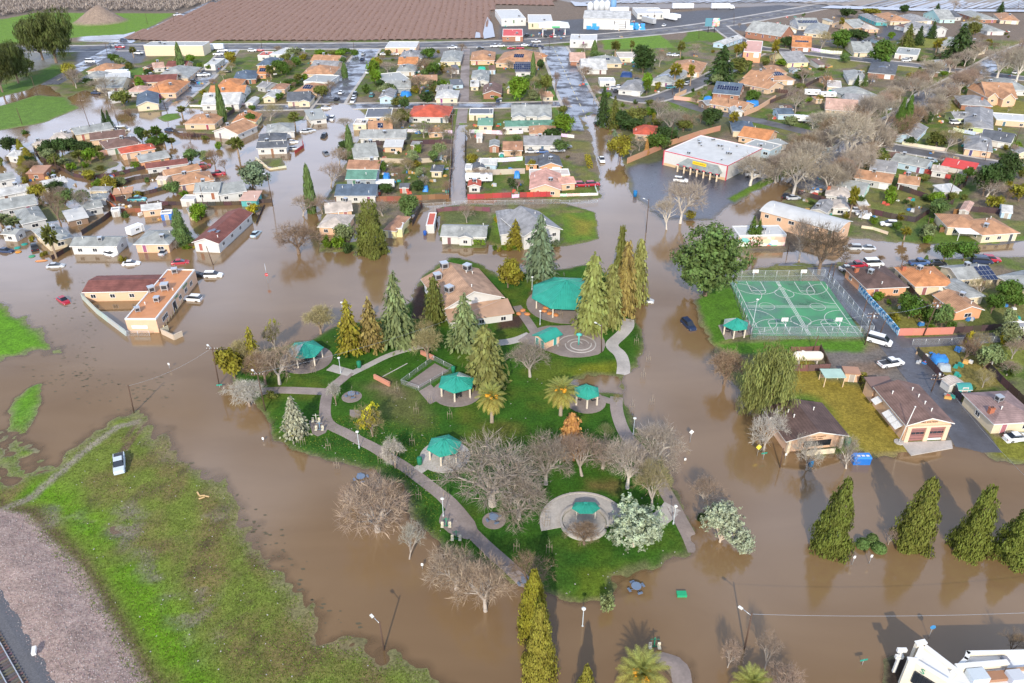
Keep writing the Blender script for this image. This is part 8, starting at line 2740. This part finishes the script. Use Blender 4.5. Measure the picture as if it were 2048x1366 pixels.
def junk(px, py, s=1.0):
    x, y = G(px, py); z0 = zb(x, y, -.1); c, w = rr.choice(JC); root = empty('yard_clutter', (x, y, z0), rr.uniform(0, 3))
    for k in range(rr.randint(2, 4)):
        d = [rr.uniform(.5, 1.6) * s for _ in range(3)]; mb = MB(); mb.box((rr.uniform(-1, 1) * s, rr.uniform(-1, 1) * s, d[2] * .3), (d[0], d[1], d[2] * .6), 0, rr.uniform(0, 3), (rr.uniform(.7, 1), rr.uniform(.7, 1)))
        mb.obj(rr.choice(('crate', 'box', 'bin')), M['paint'], root, color=c if k == 0 else rr.choice(JC)[0])
    tag(root, None, 'yard clutter', 'clutter in the yards', f'small heap of {w} yard clutter')
areas = [((755, 290), (900, 395), 26), ((940, 275), (1045, 390), 22), ((760, 120), (915, 205), 22), ((940, 110), (1090, 200), 22), ((520, 110), (660, 200), 22), ((175, 130), (480, 205), 32), ((60, 350), (330, 440), 30), ((1150, 100), (1450, 190), 24), ((1460, 110), (1760, 250), 36), ((1600, 320), (1900, 440), 36), ((1780, 590), (2040, 660), 14), ((1830, 690), (2040, 800), 14), ((1850, 150), (2040, 330), 26), ((1540, 30), (2040, 90), 24), ((1000, 40), (1300, 80), 20), ((720, 220), (900, 275), 16), ((945, 220), (1100, 268), 12)]
for (x0, y0), (x1, y1), n_ in areas:
    for _ in range(n_): junk(rr.uniform(x0, x1), rr.uniform(y0, y1), rr.uniform(.6, 1.1))
# stacks of blue and white pallets in the depot yard
for i in range(34):
    px, py = rr.uniform(1168, 1285), rr.uniform(55, 60)
    x, y = G(px, py); h = rr.uniform(1.5, 4); c = rr.choice([(.03, .22, .62), (.72, .73, .74), (.72, .73, .74), (.05, .32, .7)])
    root = empty('pallet_stack', (x, y, .15), rr.uniform(-.2, .2))
    for k in range(3): mb = MB(); mb.box((rr.uniform(-.2, .2), 0, h * (k + .5) / 3), (rr.uniform(2, 3.4), 2.2, h / 3 - .06)); mb.obj('pallet', M['paint'], root, color=c)
    tag(root, None, 'pallet stack', 'pallet stacks of the depot', f"{'blue' if c[0] < .1 else 'white'} pallet stack")
for i, (px, h, c) in enumerate(((1180, 6, (.6, .62, .64)), (1192, 7, (.6, .62, .64)), (1203, 7, (.55, .58, .6)), (1214, 7, (.6, .62, .64)), (1226, 8, (.15, .3, .5)))):
    x, y = G(px, 25); root = empty('silo', (x, y, .1)); mb = MB(); mb.lathe([(2.2, 0), (2.2, h), (.6, h + 1.3), (.1, h + 1.4)], 12); mb.obj('tank', M['paint'], root, color=c); tag(root, f"{['first','second','third','fourth','fifth'][i]} silo from the left behind the depot", 'silo', 'silos behind the depot')
# driftwood planks and litter on the field
for i, (px, py, a) in enumerate(((405, 994, .1), (414, 995, -.2), (404, 999, .5), (397, 990, 2.2))):
    x, y = G(px, py); mb = MB(); mb.box((0, 0, .12), (.95, .24, .1)); o = mb.obj('plank', M['wood'], None, (x, y, tz(x, y)), a, (.62, .42, .20)); tag(o, f"{['largest','second','third','smallest'][i]} of four pale planks lying on the field edge", 'plank', 'planks on the field')
mb = MB()
for _ in range(420):
    if rr.random() < .45: px, py = rr.uniform(40, 800), rr.uniform(860, 1360)
    else: px, py = rr.uniform(540, 1380), rr.uniform(660, 1190)
    x, y = G(px, py)
    if tz(x, y) < .03: continue
    mb.box((x, y, tz(x, y) + .05), (rr.uniform(.08, .22), rr.uniform(.06, .18), .05), 0, rr.uniform(0, 3))
stuff(mb.obj('fallen_leaves_and_litter', M['pave']))
# floating weed and scum lines
mb = MB()
for _ in range(380):
    t = rr.random(); k = rr.choice(((( 110, 690), (520, 1110)), ((470, 1000), (700, 1290)), ((60, 760), (330, 780)), ((130, 560), (180, 760))))
    px = k[0][0] + (k[1][0] - k[0][0]) * t + rr.gauss(0, 22); py = k[0][1] + (k[1][1] - k[0][1]) * t + rr.gauss(0, 16)
    x, y = G(px, py)
    if tz(x, y) > -.02: continue
    s = rr.uniform(.1, .4); mb.poly([(x + s * math.cos(a) * rr.uniform(.6, 1.6), y + s * .6 * math.sin(a), .012) for a in (0, 1.2, 2.5, 3.8, 5.0)])
stuff(mb.obj('floating_weed', solid('dark_weed', (.10, .085, .05), .8)))
# green drifting tables and boat bits in the left flood
for px, py, c, n_ in ((49, 489, (.02, .3, .25), 'teal table top drifting right in the left flood'), (35, 496, (.02, .3, .25), 'teal table top drifting left in the left flood'), (37, 504, (.6, .25, .03), 'orange ring drifting in the left flood'), (83, 522, (.6, .25, .1), 'long orange kayak drifting near the tall palm'), (64, 513, (.05, .3, .15), 'green basin drifting near the tall palm'), (1363, 1190, (.02, .35, .16), 'bright green box drifting in the lower right water')):
    x, y = G(px, py); root = empty('drifting_object', (x, y, 0), .2); mb = MB()
    if 'kayak' in n_: mb.lathe([(.02, -1.7), (.35, -1), (.42, 0), (.35, 1), (.02, 1.7)], 8); mb.v = [(v[2], v[0], v[1] * .6 + .1) for v in mb.v]
    elif 'box' in n_: mb.box((0, 0, .15), (1.4, .9, .5), 0, -.2)
    else: mb.lathe([(.75, -.05), (.85, .12), (.75, .2), (.2, .22)], 12)
    mb.obj('shell', M['paint'], root, color=c); tag(root, n_, 'drifting object', 'things drifting in the flood')

# ---------------------------------------------------------------- far fields
def row_field(name, poly_px, dirpx, spacing, amp, col, mat=None, dz=.1, seg=26):
    """ploughed rows as real ridges, running along the direction of two photo points"""
    P = [Vector(p) for p in GP(poly_px)]
    d = (Vector(G(*dirpx[1])) - Vector(G(*dirpx[0]))).normalized(); s = Vector((d.y, -d.x))
    us = [p.dot(s) for p in P]; mb = MB(); u = min(us)
    while u < max(us):
        # clip this row against the polygon
        hits = []
        for i in range(len(P)):
            a, b = P[i], P[(i + 1) % len(P)]; ua, ub = a.dot(s) - u, b.dot(s) - u
            if (ua > 0) != (ub > 0): hits.append((a + (b - a) * (ua / (ua - ub))).dot(d))
        hits.sort()
        for k in range(0, len(hits) - 1, 2):
            v0, v1 = hits[k], hits[k + 1]; n = max(1, int((v1 - v0) / seg))
            i0 = len(mb.v)
            for j in range(n + 1):
                v = v0 + (v1 - v0) * j / n
                for o, z in ((-.5, -.05), (-.2, amp * R.uniform(.7, 1.2)), (.2, amp * R.uniform(.7, 1.2)), (.5, -.05)):
                    q = s * (u + o * spacing) + d * v; mb.v.append((q.x, q.y, .15 + dz + z))
            for j in range(n):
                for m_ in range(3): a = i0 + 4 * j + m_; mb.face((a, a + 1, a + 5, a + 4), 0, .5, True)
        u += spacing
    return struct(mb.obj(name, mat or solid(name + '_soil', col, .9, 0, .3, .4, .2)))
row_field('ploughed_field', [(236, 78), (300, 56), (400, 16), (440, 0), (462, -14), (1120, -14), (1105, 12), (990, 10), (978, 40), (970, 78), (700, 82), (430, 82), (425, 88), (290, 82)], ((777, 85), (822, 0)), 4.6, .55, (.255, .15, .11))
row_field('orchard_floor', [(1180, -12), (2400, -60), (2400, 6), (1900, 16), (1640, 10), (1550, 2), (1300, 8), (1190, 6)], ((1700, 15), (1760, 0)), 9, .3, (.30, .26, .23), None, .12)
# bare shrubs standing in the ploughed rows and the leafless orchard (far-off masses)
def far_mass(name, poly_px, n, h, w, col, mat='twig', rows=None):
    P = GP(poly_px); xs = [p[0] for p in P]; ys = [p[1] for p in P]; mb = MB(); r = random.Random(n); c = 0
    while c < n:
        x, y = r.uniform(min(xs), max(xs)), r.uniform(min(ys), max(ys))
        if sdist(np.array([x]), np.array([y]), P)[0] < 0: c += .2; continue
        if rows: x = round(x / rows) * rows + r.uniform(-.5, .5)
        for k in range(7):
            d = Vector((r.gauss(0, .5), r.gauss(0, .5), 1)).normalized(); L = h * r.uniform(.6, 1.1); a = Vector((x, y, .15)) + Vector((d.x, d.y, 0)) * w * r.random(); q = a + d * L
            sd = Vector((r.uniform(-1, 1), r.uniform(-1, 1), 0)).normalized() * w * .28; i = len(mb.v); mb.v += [tuple(a + (q - a) * .25), tuple((a + q) / 2 + sd), tuple(q), tuple((a + q) / 2 - sd)]; mb.face((i, i + 1, i + 2, i + 3), 0, r.random())
        c += 1
    o = mb.obj(name, M[mat], None, color=col); return stuff(o)
far_mass('leafless_orchard', [(-60, 34), (0, 34), (78, 22), (350, 23), (436, 4), (450, -14), (-300, -14)], 4200, 3.8, 1.1, (.30, .25, .22), rows=6)
far_mass('dormant_vines', [(300, 60), (400, 20), (440, 2), (1000, -5), (985, 30), (972, 76), (700, 80), (430, 80)], 3600, .9, .6, (.22, .14, .11))
# standing water between the far right rows
mb = MB(); r = random.Random(4)
for k in range(92):
    px = 1160 + k * 10 + r.uniform(-4, 4); a = Vector(G(px, 20 - (px - 1160) * .004 + (2 if px > 1700 else -12))); d = (Vector(G(1760, 0)) - Vector(G(1700, 15))).normalized(); L = r.uniform(30, 70); s = Vector((d.y, -d.x)) * r.uniform(.7, 1.3)
    mb.poly([(a + s).to_tuple() + (.72,), (a - s).to_tuple() + (.72,), (a - s + d * L).to_tuple() + (.72,), (a + s + d * L).to_tuple() + (.72,)])
for q in ([(968, 80), (990, 76), (985, 50), (975, 36), (970, 50), (966, 70)], [(950, 78), (962, 78), (960, 68), (952, 66)], [(165, 76), (240, 72), (270, 64), (268, 70), (235, 80), (170, 82)], [(1140, 4), (1170, 8), (1180, 14), (1150, 14)], [(1640, 18), (1850, 24), (2060, 26), (2060, 22), (1850, 19), (1660, 13)]):
    mb.poly([(x, y, .78 if py < 84 and px > 900 else .32) for (px, py), (x, y) in zip(q, GP(q))])
struct(mb.obj('standing_water', solid('shallow_water', (.25, .24, .26), .3, 0, .15, spec=.6)))

# ---------------------------------------------------------------- railway in the near left corner
A_, B_ = Vector(G(0, 1264)), Vector(G(58, 1366)); d = (B_ - A_).normalized(); n_ = Vector((d.y, -d.x))
if n_.x > 0: n_ = -n_
def ballast_sheet(o0, o1, z0, z1, name, mat):
    mb = MB(); k = 14; L0, L1 = -60, 60
    for i in range(k + 1):
        for o, z in ((o0, z0), (o1, z1)): q = A_ + d * (L0 + (L1 - L0) * i / k) + n_ * o; mb.v.append((q.x, q.y, z))
    for i in range(k): mb.face((2 * i, 2 * i + 1, 2 * i + 3, 2 * i + 2), 0, .5, True)
    return struct(mb.obj(name, mat))
zr = 1.55
M['ballast'] = solid('grey_ballast', (.115, .115, .125), .9, 0, .5, 5, .6)
ballast_sheet(-6.0, -1.2, .9, zr, 'ballast_shoulder', M['ballast']); ballast_sheet(-1.2, 9, zr, zr, 'ballast_bed', M['ballast'])
root = empty('railway_track', (A_.x, A_.y, 0)); ang = math.atan2(d.y, d.x)
sm = MB(); sm.box((0, 0, 0), (.25, 2.6, .18)); sm = sm.mesh('sleeper', [M['wood']])
for tr in (.6, 5.2):
    for i in range(-14, 46):
        q = d * (i * .6) + n_ * (tr + .72); mk('sleeper', sm, root, (q.x, q.y, zr + .06), ang + R.uniform(-.02, .02), [c * R.uniform(.75, 1.3) for c in (.13, .095, .08)])
    for o in (0, 1.435):
        q = d * 8 + n_ * (tr + o); mb = MB(); mb.box((0, 0, .23), (60, .08, .16)); mb.box((0, 0, .3), (60, .12, .03)); mb.obj('rail', M['metal'], root, (q.x, q.y, zr), ang, (.4, .36, .34))
tag(root, 'twin railway track on grey ballast in the bottom left corner', 'railway track')
x, y = G(78, 1322); mb = MB(); mb.box((0, 0, .3), (.5, 1.2, .5), 0, .4); o = mb.obj('white_box', M['trim'], None, (x, y, tz(x, y) + .4)); o.name = 'signal_box'; tag(o, 'small white box beside the railway ballast', 'signal box')
# loose stones on the gravel bank
mb = MB(); gp = GP(GRAVEL); r = random.Random(8); cnt = 0
while cnt < 7500:
    px, py = r.uniform(-20, 300), r.uniform(1015, 1400); x, y = G(px, py); cnt += 1
    if sdist(np.array([x]), np.array([y]), gp)[0] < .2: continue
    s = r.uniform(.06, .17); z = tz(x, y); mb.box((x, y, z + s * .2), (s, s * r.uniform(.6, 1), s * .8), r.choice((0, 0, 1, 2)), r.uniform(0, 3), (r.uniform(.4, .8), r.uniform(.4, .8)))
stuff(mb.obj('loose_gravel', [solid('pink_stone', (.33, .235, .23), .85, 0, .3, 9), solid('pale_stone', (.44, .38, .36), .85, 0, .3, 9), solid('brown_stone', (.235, .17, .15), .85, 0, .3, 9)]))
# grass tufts on the near field
mb = MB(); r = random.Random(21); fp = GP(FIELD); cnt = 0
fx = [p[0] for p in fp]; 
for _ in range(60000):
    px, py = r.uniform(-10, 880), r.uniform(835, 1400); x, y = G(px, py); z = tz(x, y)
    if z < .03 or z > .5: continue
    h = r.uniform(.05, .16); a = r.uniform(0, 6.28); w = r.uniform(.06, .15); i = len(mb.v); lx, ly = r.gauss(0, .1), r.gauss(0, .1)
    mb.v += [(x - w * math.cos(a), y - w * math.sin(a), z - .02), (x + w * math.cos(a), y + w * math.sin(a), z - .02), (x + lx, y + ly, z + h)]; mb.face((i, i + 1, i + 2), 0, r.random())
stuff(mb.obj('grass_tufts', M['leaf'], color=(.15, .20, .03)))
# ---------------------------------------------------------------- labels: every thing is told apart by what it stands beside
def finish_labels():
    used = {}
    for o, desc, lab in THINGS:
        if lab: used.setdefault(lab.lower(), []).append(o)
    lms = [(n, o.matrix_world.translation.copy() if False else Vector(o.location), o) for n, x, y, o in LANDMARKS]
    def rel(p, q):
        d = p - q; view = q.normalized(); dep = d.dot(view); side = d.x * view.y - d.y * view.x
        if abs(side) > abs(dep) * .8: return 'right of' if side > 0 else 'left of'
        return 'behind' if dep > 0 else 'in front of'
    for o, desc, lab in THINGS:
        if lab: continue
        p = Vector((o.location.x, o.location.y))
        near = sorted(((p - Vector((l.x, l.y))).length, n, l) for n, l, lo in lms if lo is not o)[:7] if False else sorted([((p - Vector((l.x, l.y))).length, n, Vector((l.x, l.y))) for n, l, lo in lms if lo is not o], key=lambda t: t[0])[:7]
        cands = []
        for d, n, l in near[:4]: cands.append(f'{desc} {"close " if d < 12 else ""}{rel(p, l)} the {n}')
        for i in range(4):
            for j in range(i + 1, 6):
                if j < len(near): cands.append(f'{desc} {rel(p, near[i][2])} the {near[i][1]} and {rel(p, near[j][2])} the {near[j][1]}')
        pick = None
        for c in cands:
            if c.lower() not in used and len(c.split()) <= 16: pick = c; break
        if not pick:
            for c in ('smallest', 'largest', 'nearer', 'farther', 'second', 'third', 'fourth', 'fifth'):
                q = f'{c} {cands[0]}'
                if q.lower() not in used: pick = ' '.join(q.split()[:16]); break
        pick = pick or cands[0]
        w = pick.split()
        if len(w) > 16: pick = ' '.join(w[:16])
        used.setdefault(pick.lower(), []).append(o)
        o['label'] = pick
finish_labels()
